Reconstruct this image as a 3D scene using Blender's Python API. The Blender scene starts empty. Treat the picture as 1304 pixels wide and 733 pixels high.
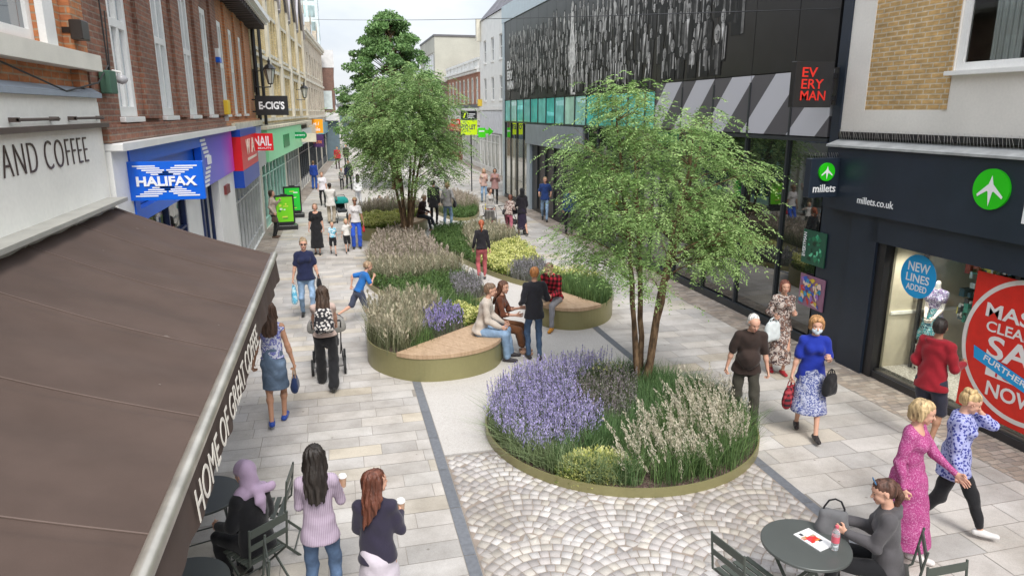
import bpy, math, random
import numpy as np
from mathutils import Vector, Matrix
random.seed(7)
RN = np.random.default_rng(11)
sc = bpy.context.scene
COL = sc.collection
R = math.radians

# ------------------------------------------------------------------ camera
FPX, CAMH = 880.0, 4.4
PIT = math.atan(224.5/FPX)
YAW = math.atan(228/(FPX*math.cos(PIT)+224.5*math.sin(PIT)))
cd = bpy.data.cameras.new('camera'); cam = bpy.data.objects.new('camera', cd); COL.objects.link(cam)
cam.location = (0, 0, CAMH); cam.rotation_euler = (math.pi/2-PIT, 0, -YAW)
cd.sensor_width = 36; cd.lens = FPX/1304*36; cd.clip_start = .05; cd.clip_end = 3000
sc.camera = cam
_fw = np.array([math.sin(YAW)*math.cos(PIT), math.cos(YAW)*math.cos(PIT), -math.sin(PIT)])
_rt = np.array([math.cos(YAW), -math.sin(YAW), 0.]); _up = np.cross(_rt, _fw)
def ray(px, py): return _fw*FPX+_rt*(px-652)-_up*(py-366.5)
def G(px, py, z=0.):
    "survey helper: point of the plane of height z seen at photo coordinates px, py"
    d = ray(px, py); p = d*((z-CAMH)/d[2]); return (p[0], p[1])

# ------------------------------------------------------------------ objects
def link(o): COL.objects.link(o); return o
def tag(o, label=None, cat=None, group=None, kind=None):
    if label: o['label'] = label
    if cat: o['category'] = cat
    if group: o['group'] = group
    if kind: o['kind'] = kind
    return o
def empty(name, loc=(0, 0, 0), rz=0., label=None, cat=None, group=None):
    o = link(bpy.data.objects.new(name, None)); o.location = loc; o.rotation_euler = (0, 0, rz)
    o.empty_display_size = .2
    return tag(o, label, cat, group)
def children(o): return [c for c in bpy.data.objects if c.parent == o]
def copy_tree(o, parent=None):
    c = o.copy(); COL.objects.link(c); c.parent = parent
    for ch in children(o): copy_tree(ch, c)
    return c
def mesh_np(name, V, F, mat, parent=None, col=None, smooth=False, fm=None, mats=None):
    """V (n,3); F (m,k) equal-size polygons; col (m,3) one colour per face"""
    V = np.asarray(V, np.float32); F = np.asarray(F, np.int32)
    me = bpy.data.meshes.new(name)
    me.vertices.add(len(V)); me.vertices.foreach_set('co', V.ravel())
    k = F.shape[1]; me.loops.add(F.size); me.loops.foreach_set('vertex_index', F.ravel())
    me.polygons.add(len(F)); me.polygons.foreach_set('loop_start', np.arange(0, F.size, k, dtype=np.int32))
    me.polygons.foreach_set('loop_total', np.full(len(F), k, np.int32))
    if smooth: me.polygons.foreach_set('use_smooth', np.ones(len(F), bool))
    me.update(calc_edges=True)
    if col is not None:
        a = me.attributes.new('Col', 'FLOAT_COLOR', 'FACE')
        c = np.ones((len(F), 4), np.float32); c[:, :3] = col; a.data.foreach_set('color', c.ravel())
    me.materials.append(mat)
    o = link(bpy.data.objects.new(name, me))
    if parent: o.parent = parent
    return o

class MB:
    def __init__(s): s.v = []; s.f = []; s.c = []
    def quad(s, a, b, c, d, col=None):
        i = len(s.v); s.v += [a, b, c, d]; s.f.append((i, i+1, i+2, i+3)); s.c.append(col)
    def poly(s, pts, col=None):
        i = len(s.v); s.v += list(pts); s.f.append(tuple(range(i, i+len(pts)))); s.c.append(col)
    def box(s, x0, x1, y0, y1, z0, z1, col=None, bev=0.):
        if x0 > x1: x0, x1 = x1, x0
        if y0 > y1: y0, y1 = y1, y0
        if z0 > z1: z0, z1 = z1, z0
        i = len(s.v)
        b = min(bev, (x1-x0)*.45, (y1-y0)*.45, (z1-z0)*.45) if bev else 0
        if not b:
            s.v += [(x0, y0, z0), (x1, y0, z0), (x1, y1, z0), (x0, y1, z0), (x0, y0, z1), (x1, y0, z1), (x1, y1, z1), (x0, y1, z1)]
            for q in ((3, 2, 1, 0), (4, 5, 6, 7), (0, 1, 5, 4), (1, 2, 6, 5), (2, 3, 7, 6), (3, 0, 4, 7)):
                s.f.append(tuple(i+k for k in q)); s.c.append(col)
        else:
            s.prism([(x0+b, y0), (x1-b, y0), (x1, y0+b), (x1, y1-b), (x1-b, y1), (x0+b, y1), (x0, y1-b), (x0, y0+b)], z0+b, z1-b, col, b)
    def prism(s, pts, z0, z1, col=None, bev=0.):
        n = len(pts); i = len(s.v)
        cx = sum(p[0] for p in pts)/n; cy = sum(p[1] for p in pts)/n
        def ring(z, inn):
            out = []
            for x, y in pts:
                d = math.hypot(x-cx, y-cy) or 1; k = max(0, 1-inn/d); out.append((cx+(x-cx)*k, cy+(y-cy)*k, z))
            return out
        rs = [(z0, 0), (z1, 0)] if not bev else [(z0-bev, bev), (z0, 0), (z1, 0), (z1+bev, bev)]
        for z, inn in rs: s.v += ring(z, inn)
        for r in range(len(rs)-1):
            for k in range(n):
                a = i+r*n+k; b2 = i+r*n+(k+1) % n; s.f.append((a, b2, b2+n, a+n)); s.c.append(col)
        s.f.append(tuple(i+k for k in reversed(range(n)))); s.c.append(col)
        s.f.append(tuple(i+(len(rs)-1)*n+k for k in range(n))); s.c.append(col)
    def tube(s, pts, r, n=8, col=None, r1=None, caps=True):
        pts = [Vector(p) for p in pts]; m = len(pts); i = len(s.v)
        prev = None
        for k, p in enumerate(pts):
            t = (pts[min(k+1, m-1)]-pts[max(k-1, 0)]).normalized()
            ref = prev if prev is not None else (Vector((0, 0, 1)) if abs(t.z) < .9 else Vector((1, 0, 0)))
            u = (ref - t*ref.dot(t)); u = u.normalized() if u.length > 1e-6 else t.orthogonal().normalized()
            prev = u; w = t.cross(u)
            rr = r[k] if isinstance(r, (list, tuple)) else (r if r1 is None else r+(r1-r)*k/(m-1))
            for j in range(n):
                a = 2*math.pi*j/n; s.v.append(tuple(p+u*(rr*math.cos(a))+w*(rr*math.sin(a))))
        for k in range(m-1):
            for j in range(n):
                a = i+k*n+j; b = i+k*n+(j+1) % n; s.f.append((a, b, b+n, a+n)); s.c.append(col)
        if caps:
            s.f.append(tuple(i+j for j in reversed(range(n)))); s.c.append(col)
            s.f.append(tuple(i+(m-1)*n+j for j in range(n))); s.c.append(col)
    def bar(s, a, b, w, h, col=None, upv=(0, 0, 1)):
        a = Vector(a); b = Vector(b); t = (b-a).normalized(); u = Vector(upv)
        if abs(t.dot(u)) > .95: u = Vector((1, 0, 0))
        sd = t.cross(u).normalized(); uu = sd.cross(t); i = len(s.v)
        for p in (a, b):
            for x, y in ((-1, -1), (1, -1), (1, 1), (-1, 1)): s.v.append(tuple(p+sd*(x*w/2)+uu*(y*h/2)))
        for q in ((3, 2, 1, 0), (4, 5, 6, 7), (0, 1, 5, 4), (1, 2, 6, 5), (2, 3, 7, 6), (3, 0, 4, 7)):
            s.f.append(tuple(i+k for k in q)); s.c.append(col)
    def lathe(s, prof, c=(0, 0, 0), n=24, col=None):
        i = len(s.v); m = len(prof)
        for r, z in prof:
            for j in range(n):
                a = 2*math.pi*j/n; s.v.append((c[0]+r*math.cos(a), c[1]+r*math.sin(a), c[2]+z))
        for k in range(m-1):
            for j in range(n):
                a = i+k*n+j; b = i+k*n+(j+1) % n; s.f.append((a, b, b+n, a+n)); s.c.append(col)
        s.f.append(tuple(i+j for j in reversed(range(n)))); s.c.append(col)
        s.f.append(tuple(i+(m-1)*n+j for j in range(n))); s.c.append(col)
    def build(s, name, mat, parent=None, smooth=False, angle=None):
        me = bpy.data.meshes.new(name); me.from_pydata([tuple(map(float, v)) for v in s.v], [], s.f)
        if any(c is not None for c in s.c):
            a = me.attributes.new('Col', 'FLOAT_COLOR', 'FACE'); buf = []
            for c in s.c: buf += list(c or (.5, .5, .5))[:3]+[1.]
            a.data.foreach_set('color', buf)
        me.materials.append(mat)
        if smooth:
            me.polygons.foreach_set('use_smooth', [True]*len(me.polygons))
            try: me.set_sharp_from_angle(angle=R(angle or 40))
            except Exception: pass
        me.update()
        o = link(bpy.data.objects.new(name, me))
        if parent: o.parent = parent
        return o

# ------------------------------------------------------------------ materials
_MC = {}
def srgb(r, g, b):
    f = lambda c: (c/255/12.92) if c/255 <= .04045 else ((c/255+.055)/1.055)**2.4
    return (f(r), f(g), f(b))
class NT:
    def __init__(s, name):
        s.m = bpy.data.materials.new(name); s.m.use_nodes = True; s.t = s.m.node_tree; s.n = s.t.nodes
        s.b = s.n['Principled BSDF']; s.tc = s.n.new('ShaderNodeTexCoord'); s.vec = s.tc.outputs['Object']
    def l(s, a, b): s.t.links.new(a, b)
    def node(s, ty, **kw):
        n = s.n.new(ty)
        for k, v in kw.items():
            if k.startswith('_'): setattr(n, k[1:], v)
            else:
                key = k.replace('__', ' ')
                if hasattr(v, 'is_output') or isinstance(v, bpy.types.NodeSocket): s.l(v, n.inputs[key])
                else: n.inputs[key].default_value = v
        return n
    def noise(s, scale, detail=3, vec=None, rough=.55, stretch=None):
        v = vec or s.vec
        if stretch: v = s.node('ShaderNodeMapping', Vector=v, Scale=stretch).outputs[0]
        return s.node('ShaderNodeTexNoise', Vector=v, Scale=float(scale), Detail=float(detail), Roughness=rough).outputs['Fac']
    def math(s, op, a, b=0., c=0.):
        n = s.n.new('ShaderNodeMath'); n.operation = op
        for i, x in enumerate((a, b, c)):
            if isinstance(x, bpy.types.NodeSocket): s.l(x, n.inputs[i])
            else: n.inputs[i].default_value = x
        return n.outputs[0]
    def ramp(s, fac, stops, interp='LINEAR'):
        n = s.n.new('ShaderNodeValToRGB'); n.color_ramp.interpolation = interp
        e = n.color_ramp.elements
        while len(e) < len(stops): e.new(.5)
        for i, (p, c) in enumerate(stops): e[i].position = p; e[i].color = (*c, 1)
        s.l(fac, n.inputs[0]); return n.outputs[0]
    def mix(s, fac, a, b, mode='MIX'):
        n = s.n.new('ShaderNodeMix'); n.data_type = 'RGBA'; n.blend_type = mode
        for key, x in ((0, fac), (6, a), (7, b)):
            if isinstance(x, bpy.types.NodeSocket): s.l(x, n.inputs[key])
            elif key == 0: n.inputs[0].default_value = x
            else: n.inputs[key].default_value = (*x, 1) if len(x) == 3 else x
        return n.outputs[2]
    def bump(s, h, strength=.3, dist=.01):
        n = s.node('ShaderNodeBump', Height=h, Strength=strength, Distance=dist); s.l(n.outputs[0], s.b.inputs['Normal'])
    def color(s, c):
        if isinstance(c, bpy.types.NodeSocket): s.l(c, s.b.inputs['Base Color'])
        else: s.b.inputs['Base Color'].default_value = (*c, 1)
    def set(s, **kw):
        for k, v in kw.items(): s.b.inputs[k.replace('__', ' ')].default_value = v
def mat(name, col, rough=.7, metal=0., var=.12, vs=3., bump=0., bs=60., bd=.004, emit=0., spec=.5, fine=0.):
    key = (name, col, rough, metal, var, vs, bump)
    if key in _MC: return _MC[key]
    t = NT(name)
    if var:
        f = t.noise(vs, 4); k = t.node('ShaderNodeMapRange', Value=f, From__Min=.3, From__Max=.7, To__Min=1-var, To__Max=1+var).outputs[0]
        if fine:
            f2 = t.noise(vs*25, 2); k2 = t.node('ShaderNodeMapRange', Value=f2, From__Min=.3, From__Max=.7, To__Min=1-fine, To__Max=1+fine).outputs[0]
            k = t.math('MULTIPLY', k, k2)
        cc = t.node('ShaderNodeCombineColor', Red=k, Green=k, Blue=k).outputs[0]
        t.color(t.mix(1., col, cc, 'MULTIPLY'))
    else: t.color(col)
    t.set(Roughness=rough, Metallic=metal); t.b.inputs['Specular IOR Level'].default_value = spec
    if bump: t.bump(t.noise(bs, 3), bump, bd)
    if emit:
        t.b.inputs['Emission Color'].default_value = (*col, 1); t.b.inputs['Emission Strength'].default_value = emit
    _MC[key] = t.m; return t.m
def attr_mat(name, rough=.8, var=.12, vs=8., bump=0., bs=80., bd=.003, transl=0., spec=.4, tint=None):
    key = (name,)
    if key in _MC: return _MC[key]
    t = NT(name); a = t.node('ShaderNodeAttribute', _attribute_name='Col').outputs['Color']
    if var:
        f = t.noise(vs, 4); k = t.node('ShaderNodeMapRange', Value=f, From__Min=.3, From__Max=.7, To__Min=1-var, To__Max=1+var).outputs[0]
        cc = t.node('ShaderNodeCombineColor', Red=k, Green=k, Blue=k).outputs[0]; a = t.mix(1., a, cc, 'MULTIPLY')
    t.color(a); t.set(Roughness=rough); t.b.inputs['Specular IOR Level'].default_value = spec
    if bump: t.bump(t.noise(bs, 4), bump, bd)
    if transl:
        tr = t.node('ShaderNodeBsdfTranslucent', Color=a); mx = t.node('ShaderNodeMixShader', Fac=transl)
        t.l(t.b.outputs[0], mx.inputs[1]); t.l(tr.outputs[0], mx.inputs[2])
        t.l(mx.outputs[0], t.n['Material Output'].inputs['Surface'])
    _MC[key] = t.m; return t.m
def brick_mat(name, c1, c2, mortar, bw=.225, bh=.075, ms=.012, rough=.85, var=.25, vs=.9, bump=.6):
    key = (name, c1)
    if key in _MC: return _MC[key]
    t = NT(name); sx = t.node('ShaderNodeSeparateXYZ', Vector=t.vec)
    u = t.math('ADD', sx.outputs[0], sx.outputs[1])
    v = t.node('ShaderNodeCombineXYZ', X=u, Y=sx.outputs[2], Z=0.).outputs[0]
    br = t.node('ShaderNodeTexBrick', Vector=v, Color1=(*c1, 1), Color2=(*c2, 1), Mortar=(*mortar, 1), Scale=1.)
    br.inputs['Mortar Size'].default_value = ms; br.inputs['Brick Width'].default_value = bw; br.inputs['Row Height'].default_value = bh
    br.inputs['Bias'].default_value = 0.; br.inputs['Mortar Smooth'].default_value = .3
    f = t.noise(vs, 5); k = t.node('ShaderNodeMapRange', Value=f, From__Min=.3, From__Max=.7, To__Min=1-var, To__Max=1+var).outputs[0]
    f2 = t.noise(7, 3, stretch=(1, 1, 3)); k2 = t.node('ShaderNodeMapRange', Value=f2, From__Min=.3, From__Max=.7, To__Min=.8, To__Max=1.2).outputs[0]
    k = t.math('MULTIPLY', k, k2)
    cc = t.node('ShaderNodeCombineColor', Red=k, Green=k, Blue=k).outputs[0]
    t.color(t.mix(1., br.outputs['Color'], cc, 'MULTIPLY')); t.set(Roughness=rough)
    h = t.math('SUBTRACT', t.math('MULTIPLY', t.noise(60, 3), .3), br.outputs['Fac'])
    t.bump(h, bump, .008)
    _MC[key] = t.m; return t.m
def glass_mat(name, col=(.02, .025, .03), rough=.04, var=.5, vs=.8, spec=1.):
    key = (name,)
    if key in _MC: return _MC[key]
    t = NT(name); f = t.noise(vs, 3, stretch=(1, 1, .4))
    t.color(t.ramp(f, [(.35, tuple(c*(1-var) for c in col)), (.65, tuple(c*(1+var) for c in col))]))
    t.set(Roughness=rough, IOR=1.6); t.b.inputs['Specular IOR Level'].default_value = spec
    t.b.inputs['Coat Weight'].default_value = .6; t.b.inputs['Coat Roughness'].default_value = .02
    h = t.noise(.7, 2); t.bump(h, .03, .05)
    _MC[key] = t.m; return t.m
def clear_glass(name='shop_glass', tint=(.95, 1, .98)):
    key = (name,)
    if key in _MC: return _MC[key]
    t = NT(name)
    tr = t.node('ShaderNodeBsdfTransparent', Color=(*tint, 1)); gl = t.node('ShaderNodeBsdfGlossy', Color=(1, 1, 1, 1), Roughness=.02)
    fr = t.node('ShaderNodeFresnel', IOR=1.5); mx = t.node('ShaderNodeMixShader', Fac=fr.outputs[0])
    t.l(tr.outputs[0], mx.inputs[1]); t.l(gl.outputs[0], mx.inputs[2]); t.l(mx.outputs[0], t.n['Material Output'].inputs['Surface'])
    _MC[key] = t.m; return t.m

# ------------------------------------------------------------------ lettering
def text(name, s, parent, o, u, v, w, h, m, depth=.012, bold=0., spacing=1.):
    """lettering filling w x h with lower-left corner o, running along u, upright along v"""
    cu = bpy.data.curves.new('t', 'FONT'); cu.body = s; cu.size = 1; cu.extrude = 0; cu.offset = bold; cu.space_character = spacing
    cu.resolution_u = 4
    ob = bpy.data.objects.new('t', cu); COL.objects.link(ob)
    bpy.context.view_layer.update()
    me0 = ob.evaluated_get(bpy.context.evaluated_depsgraph_get()).to_mesh()
    vs = [tuple(x.co) for x in me0.vertices]; fs = [tuple(p.vertices) for p in me0.polygons]
    ob.to_mesh_clear(); bpy.data.objects.remove(ob); bpy.data.curves.remove(cu)
    xs = [a[0] for a in vs]; ys = [a[1] for a in vs]; x0, x1, y0, y1 = min(xs), max(xs), min(ys), max(ys)
    u = Vector(u).normalized(); v = Vector(v).normalized(); n = u.cross(v); o = Vector(o)
    P = [o+u*((a[0]-x0)/(x1-x0)*w)+v*((a[1]-y0)/(y1-y0)*h) for a in vs]
    V = [tuple(p+n*depth) for p in P]; F = list(fs)
    # side walls from boundary edges
    cnt = {}
    for f in fs:
        for a, b in zip(f, f[1:]+f[:1]): cnt[(a, b)] = cnt.get((a, b), 0)+1
    base = len(V); V += [tuple(p+n*.0008) for p in P]
    for (a, b) in cnt:
        if (b, a) not in cnt: F.append((b, a, a+base, b+base))
    me = bpy.data.meshes.new(name); me.from_pydata(V, [], F); me.materials.append(m)
    ob = link(bpy.data.objects.new(name, me)); ob.parent = parent
    return ob
def AXf(px, py, X):
    d = ray(px, py); t = X/d[0]; return d[1]*t, CAMH+d[2]*t      # Y, Z on a plane x = X
def AYf(px, py, Y):
    d = ray(px, py); t = Y/d[1]; return d[0]*t, CAMH+d[2]*t      # X, Z on a plane y = Y
# ------------------------------------------------------------------ world, sun
w = bpy.data.worlds.new('World'); sc.world = w; w.use_nodes = True
nt = w.node_tree; bg = nt.nodes['Background']
sky = nt.nodes.new('ShaderNodeTexSky'); sky.sky_type = 'NISHITA'; sky.sun_disc = False
SUN_EL, SUN_AZ = R(52), R(176)     # azimuth clockwise from +Y
sky.sun_elevation = SUN_EL; sky.sun_rotation = SUN_AZ; sky.air_density = 1.2; sky.dust_density = 3
tc = nt.nodes.new('ShaderNodeTexCoord'); mp = nt.nodes.new('ShaderNodeMapping'); mp.inputs['Scale'].default_value = (1, 1, 2.6)
nz = nt.nodes.new('ShaderNodeTexNoise'); nz.inputs['Scale'].default_value = 3.2; nz.inputs['Detail'].default_value = 7; nz.inputs['Roughness'].default_value = .55
rp = nt.nodes.new('ShaderNodeValToRGB'); rp.color_ramp.elements[0].position = .36; rp.color_ramp.elements[1].position = .66
rp.color_ramp.elements[0].color = (3.9, 4.2, 4.7, 1); rp.color_ramp.elements[1].color = (5.4, 5.5, 5.6, 1)
mx = nt.nodes.new('ShaderNodeMix'); mx.data_type = 'RGBA'; mx.inputs[0].default_value = .88
nt.links.new(tc.outputs['Generated'], mp.inputs[0]); nt.links.new(mp.outputs[0], nz.inputs['Vector']); nt.links.new(nz.outputs['Fac'], rp.inputs[0])
nt.links.new(sky.outputs[0], mx.inputs[6]); nt.links.new(rp.outputs[0], mx.inputs[7]); sz = nt.nodes.new('ShaderNodeSeparateXYZ'); nt.links.new(tc.outputs['Generated'], sz.inputs[0])
mr = nt.nodes.new('ShaderNodeMapRange'); nt.links.new(sz.outputs[2], mr.inputs[0]); mr.inputs['From Min'].default_value = 0; mr.inputs['From Max'].default_value = 1; mr.inputs['To Min'].default_value = .80; mr.inputs['To Max'].default_value = 1.45
vm = nt.nodes.new('ShaderNodeVectorMath'); vm.operation = 'SCALE'; nt.links.new(mx.outputs[2], vm.inputs[0]); nt.links.new(mr.outputs[0], vm.inputs['Scale']); nt.links.new(vm.outputs[0], bg.inputs['Color'])
bg.inputs['Strength'].default_value = .1
sd = bpy.data.lights.new('sun', 'SUN'); sd.energy = 1.5; sd.angle = R(24); sd.color = (1, .965, .92)
so = link(bpy.data.objects.new('sun', sd))
so.rotation_euler = (math.pi/2-SUN_EL, 0, math.pi-SUN_AZ)
so.location = (0, 0, 30)
sc.view_settings.view_transform = 'Standard'; sc.view_settings.look = 'None'; sc.view_settings.gamma = 1; sc.view_settings.use_curve_mapping = False
sc.view_settings.exposure = 1.25

# ------------------------------------------------------------------ paving
m = MB(); m.quad((-400, -100, -.02), (400, -100, -.02), (400, 900, -.02), (-400, 900, -.02))
tag(m.build('ground', mat('asphalt', (.10, .10, .098), .9)), kind='structure')
joint = mat('joint_mortar', (.29, .265, .235), .95, var=.2, bump=.3)
m = MB(); m.quad((-5, -3, 0), (14, -3, 0), (14, 130, 0), (-5, 130, 0))
tag(m.build('street_bed', joint), kind='structure')
m = MB(); m.quad((1.16, -2, .0075), (5.0, -2, .0075), (5.0, 8.22, .0075), (1.16, 8.22, .0075)); tag(m.build('sett_bed', mat('sett_joint', (.27, .225, .19), .95, var=.2, bump=.3)), kind='structure')
slab_m = attr_mat('sandstone', .75, .10, 2.2, bump=.35, bs=14, bd=.004)
def stain(m_):
    n_ = m_.node_tree; b_ = n_.nodes['Principled BSDF']; src = b_.inputs['Base Color'].links[0].from_socket; tc_ = n_.nodes.new('ShaderNodeTexCoord')
    v_ = n_.nodes.new('ShaderNodeTexVoronoi'); v_.inputs['Scale'].default_value = 3.1; n_.links.new(tc_.outputs['Object'], v_.inputs['Vector'])
    r_ = n_.nodes.new('ShaderNodeValToRGB'); r_.color_ramp.elements[0].position = .045; r_.color_ramp.elements[0].color = (.66, .64, .62, 1); r_.color_ramp.elements[1].position = .062; n_.links.new(v_.outputs['Distance'], r_.inputs[0])
    q_ = n_.nodes.new('ShaderNodeTexNoise'); q_.inputs['Scale'].default_value = .55; q_.inputs['Detail'].default_value = 8; q_.inputs['Roughness'].default_value = .65; n_.links.new(tc_.outputs['Object'], q_.inputs['Vector'])
    s_ = n_.nodes.new('ShaderNodeValToRGB'); s_.color_ramp.elements[0].position = .36; s_.color_ramp.elements[0].color = (.80, .78, .75, 1); s_.color_ramp.elements[1].position = .56; n_.links.new(q_.outputs['Fac'], s_.inputs[0])
    g_ = n_.nodes.new('ShaderNodeTexNoise'); g_.inputs['Scale'].default_value = 120; n_.links.new(tc_.outputs['Object'], g_.inputs['Vector']); h_ = n_.nodes.new('ShaderNodeValToRGB'); h_.color_ramp.elements[0].position = .3; h_.color_ramp.elements[0].color = (.84, .84, .84, 1); h_.color_ramp.elements[1].position = .6; n_.links.new(g_.outputs['Fac'], h_.inputs[0])
    for x_ in (r_, s_, h_):
        k_ = n_.nodes.new('ShaderNodeMix'); k_.data_type = 'RGBA'; k_.blend_type = 'MULTIPLY'; k_.inputs[0].default_value = 1; n_.links.new(src, k_.inputs[6]); n_.links.new(x_.outputs[0], k_.inputs[7]); src = k_.outputs[2]
    n_.links.new(src, b_.inputs['Base Color'])
stain(slab_m)
PAL = [(.485, .452, .418), (.52, .49, .457), (.455, .43, .405), (.53, .498, .46), (.49, .465, .44), (.43, .412, .393), (.515, .47, .405), (.53, .475, .39), (.47, .452, .433), (.55, .525, .495)]
PW = [5, 5, 4, 5, 5, 2, 2, 1, 3, 3]
def slabs(x0f, x1f, y0, y1, rh=(.30, .30), ln=(.45, .95), gap=.008, z=.004, pal=PAL, pw=PW, jit=.05, skip=None):
    V = []; F = []; C = []; y = y0
    while y < y1:
        h = random.uniform(*rh); xa, xb = x0f(y), x1f(y); x = xa-random.random()*ln[1]
        while x < xb:
            L = random.uniform(*ln); a = max(x, xa); b = min(x+L, xb); x += L
            if b-a < .06: continue
            if skip and skip((a+b)/2, y+h/2): continue
            c = random.choices(pal, pw)[0]; k = 1+random.uniform(-jit, jit)*1.6
            g = gap/2; i = len(V); zz = z+random.random()*.0015
            V += [(a+g, y+g, zz), (b-g, y+g, zz), (b-g, y+h-g, zz), (a+g, y+h-g, zz)]; F.append((i, i+1, i+2, i+3)); C.append((c[0]*k, c[1]*k, c[2]*k))
        y += h
    return V, F, C
def lface(y): return -2.74 if y < 27.5 else -2.74+.0515*(y-27.5)
V, F, C = slabs(lambda y: lface(y)+.62, lambda y: 1.02, -2, 100)
tag(mesh_np('footway_paving', V, F, slab_m, col=C), kind='structure')
rface = lambda y: 8.72 if y < 36.3 else 11.35
V, F, C = slabs(lambda y: 5.14 if y < 13 else 5.14+min(.75, (y-13)*.055), lambda y: rface(y)-.82, -2, 100, rh=(.36, .36), ln=(.5, 1.0))
tag(mesh_np('shopfront_paving', V, F, slab_m, col=C), kind='structure')
BP = [(.36, .30, .25), (.42, .35, .29), (.33, .285, .25), (.46, .40, .34), (.40, .345, .30)]
V, F, C = slabs(lambda y: rface(y)-.82, rface, -2, 100, rh=(.10, .10), ln=(.19, .21), gap=.012, pal=BP, pw=[3, 3, 2, 2, 2], jit=.1)
V2, F2, C2 = slabs(lambda y: lface(y), lambda y: lface(y)+.62, -2, 66, rh=(.10, .10), ln=(.19, .21), gap=.012, pal=BP, pw=[3, 3, 2, 2, 2], jit=.1)
V2 += []; F2 = [tuple(i+len(V) for i in f) for f in F2]
tag(mesh_np('brick_border_paving', V+V2, F+F2, slab_m, col=C+C2), kind='structure')
# resin bound gravel in the middle
t = NT('resin_gravel'); v1 = t.node('ShaderNodeTexVoronoi', Vector=t.vec, Scale=95.)
c = t.ramp(v1.outputs['Color'], [(0, (.33, .29, .26)), (.3, (.50, .47, .44)), (.7, (.55, .53, .50)), (1, (.64, .625, .605))])
f = t.noise(.9, 4); k = t.node('ShaderNodeMapRange', Value=f, From__Min=.3, From__Max=.7, To__Min=.93, To__Max=1.05).outputs[0]
cc = t.node('ShaderNodeCombineColor', Red=k, Green=k, Blue=k).outputs[0]
t.color(t.mix(1., t.mix(.35, c, (.49, .465, .44)), cc, 'MULTIPLY')); t.set(Roughness=.85); t.bump(v1.outputs['Distance'], .3, .004)
m = MB(); xr = lambda y: 5.0 if y < 13 else 5.0+min(.75, (y-13)*.055)
prev = 8.27
for yy in (13, 16, 20, 24, 28, 34, 45, 100):
    m.quad((1.16, prev, .005), (xr(prev), prev, .005), (xr(yy), yy, .005), (1.16, yy, .005)); prev = yy
tag(m.build('gravel_path', t.m), kind='structure')
# dark granite strips, cut in lengths
gran = attr_mat('dark_granite', .6, .15, 20, bump=.2)
m = MB()
for x0 in (1.02, None):
    y = -2.
    while y < 100:
        L = .9; a = x0 if x0 else xr(y); b = x0 if x0 else xr(y+L); k = random.uniform(.13, .17)
        wd = .135 if x0 else .15
        m.quad((a+.004, y+.004, .006), (a+wd-.004, y+.004, .006), (b+wd-.004, y+L-.004, .006), (b+.004, y+L-.004, .006), (k, k*1.06, k*1.18)); y += L
m.quad((1.16, 8.22, .006), (5.0, 8.22, .006), (5.0, 8.27, .006), (1.16, 8.27, .006), (.3, .28, .26))
tag(m.build('granite_strip', gran), kind='structure')
# setts laid in segmental arcs
CP = [(.54, .51, .485), (.59, .56, .54), (.48, .45, .435), (.55, .515, .47), (.61, .585, .57), (.52, .485, .47), (.57, .53, .475), (.46, .43, .42)]
V = []; F = []; C = []; sp = .112; RF = 8*sp; KX = RF*1.0
def fan_centres(): return [((i+(.5 if j % 2 else 0))*2*KX+1.16-.3, j*RF/2-3.2, j) for j in range(0, 30) for i in range(-1, 5)]
FC = fan_centres()
for cx, cy, row in FC:
    front = [(a_, b_) for a_, b_, r_ in FC if r_ < row and math.hypot(a_-cx, b_-cy) < 2*RF+.01]
    for k in range(1, 8+1):
        ra, rb_ = (k-1)*sp+.0001, k*sp; rm = (ra+rb_)/2; n = max(4, int(2*math.pi*rm/sp+.5)); ph = random.random()*6
        cuts = [ph+2*math.pi*(j+random.uniform(-.12, .12))/n for j in range(n)]; cuts.append(cuts[0]+2*math.pi)
        for j in range(n):
            a, b = cuts[j], cuts[j+1]; q = [[cx+rr_*math.cos(t_), cy+rr_*math.sin(t_)] for t_, rr_ in ((b, ra), (a, ra), (a, rb_), (b, rb_))]
            mx_, my_ = sum(p[0] for p in q)/4, sum(p[1] for p in q)/4
            if any(math.hypot(mx_-c0, my_-c1) < RF-.02 for c0, c1 in front): continue
            if not (1.17 < mx_ < 4.99 and -2 < my_ < 8.2): continue
            i = len(V); zz = .011+random.random()*.003; pts = []
            for p in q:
                d = math.hypot(p[0]-mx_, p[1]-my_)+1e-6; kx = (d-.0055-random.random()*.0075)/d
                pts.append((min(max(mx_+(p[0]-mx_)*kx, 1.165), 4.995), min(my_+(p[1]-my_)*kx, 8.215)))
            c = random.choice(CP); kk = random.uniform(.76, 1.05)
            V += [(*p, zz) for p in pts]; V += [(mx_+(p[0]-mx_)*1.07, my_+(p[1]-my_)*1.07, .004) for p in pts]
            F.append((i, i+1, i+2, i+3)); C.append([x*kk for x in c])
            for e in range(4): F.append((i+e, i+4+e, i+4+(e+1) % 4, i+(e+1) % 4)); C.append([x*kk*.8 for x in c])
tag(mesh_np('sett_paving', V, F, slab_m, col=C), kind='structure')

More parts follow.
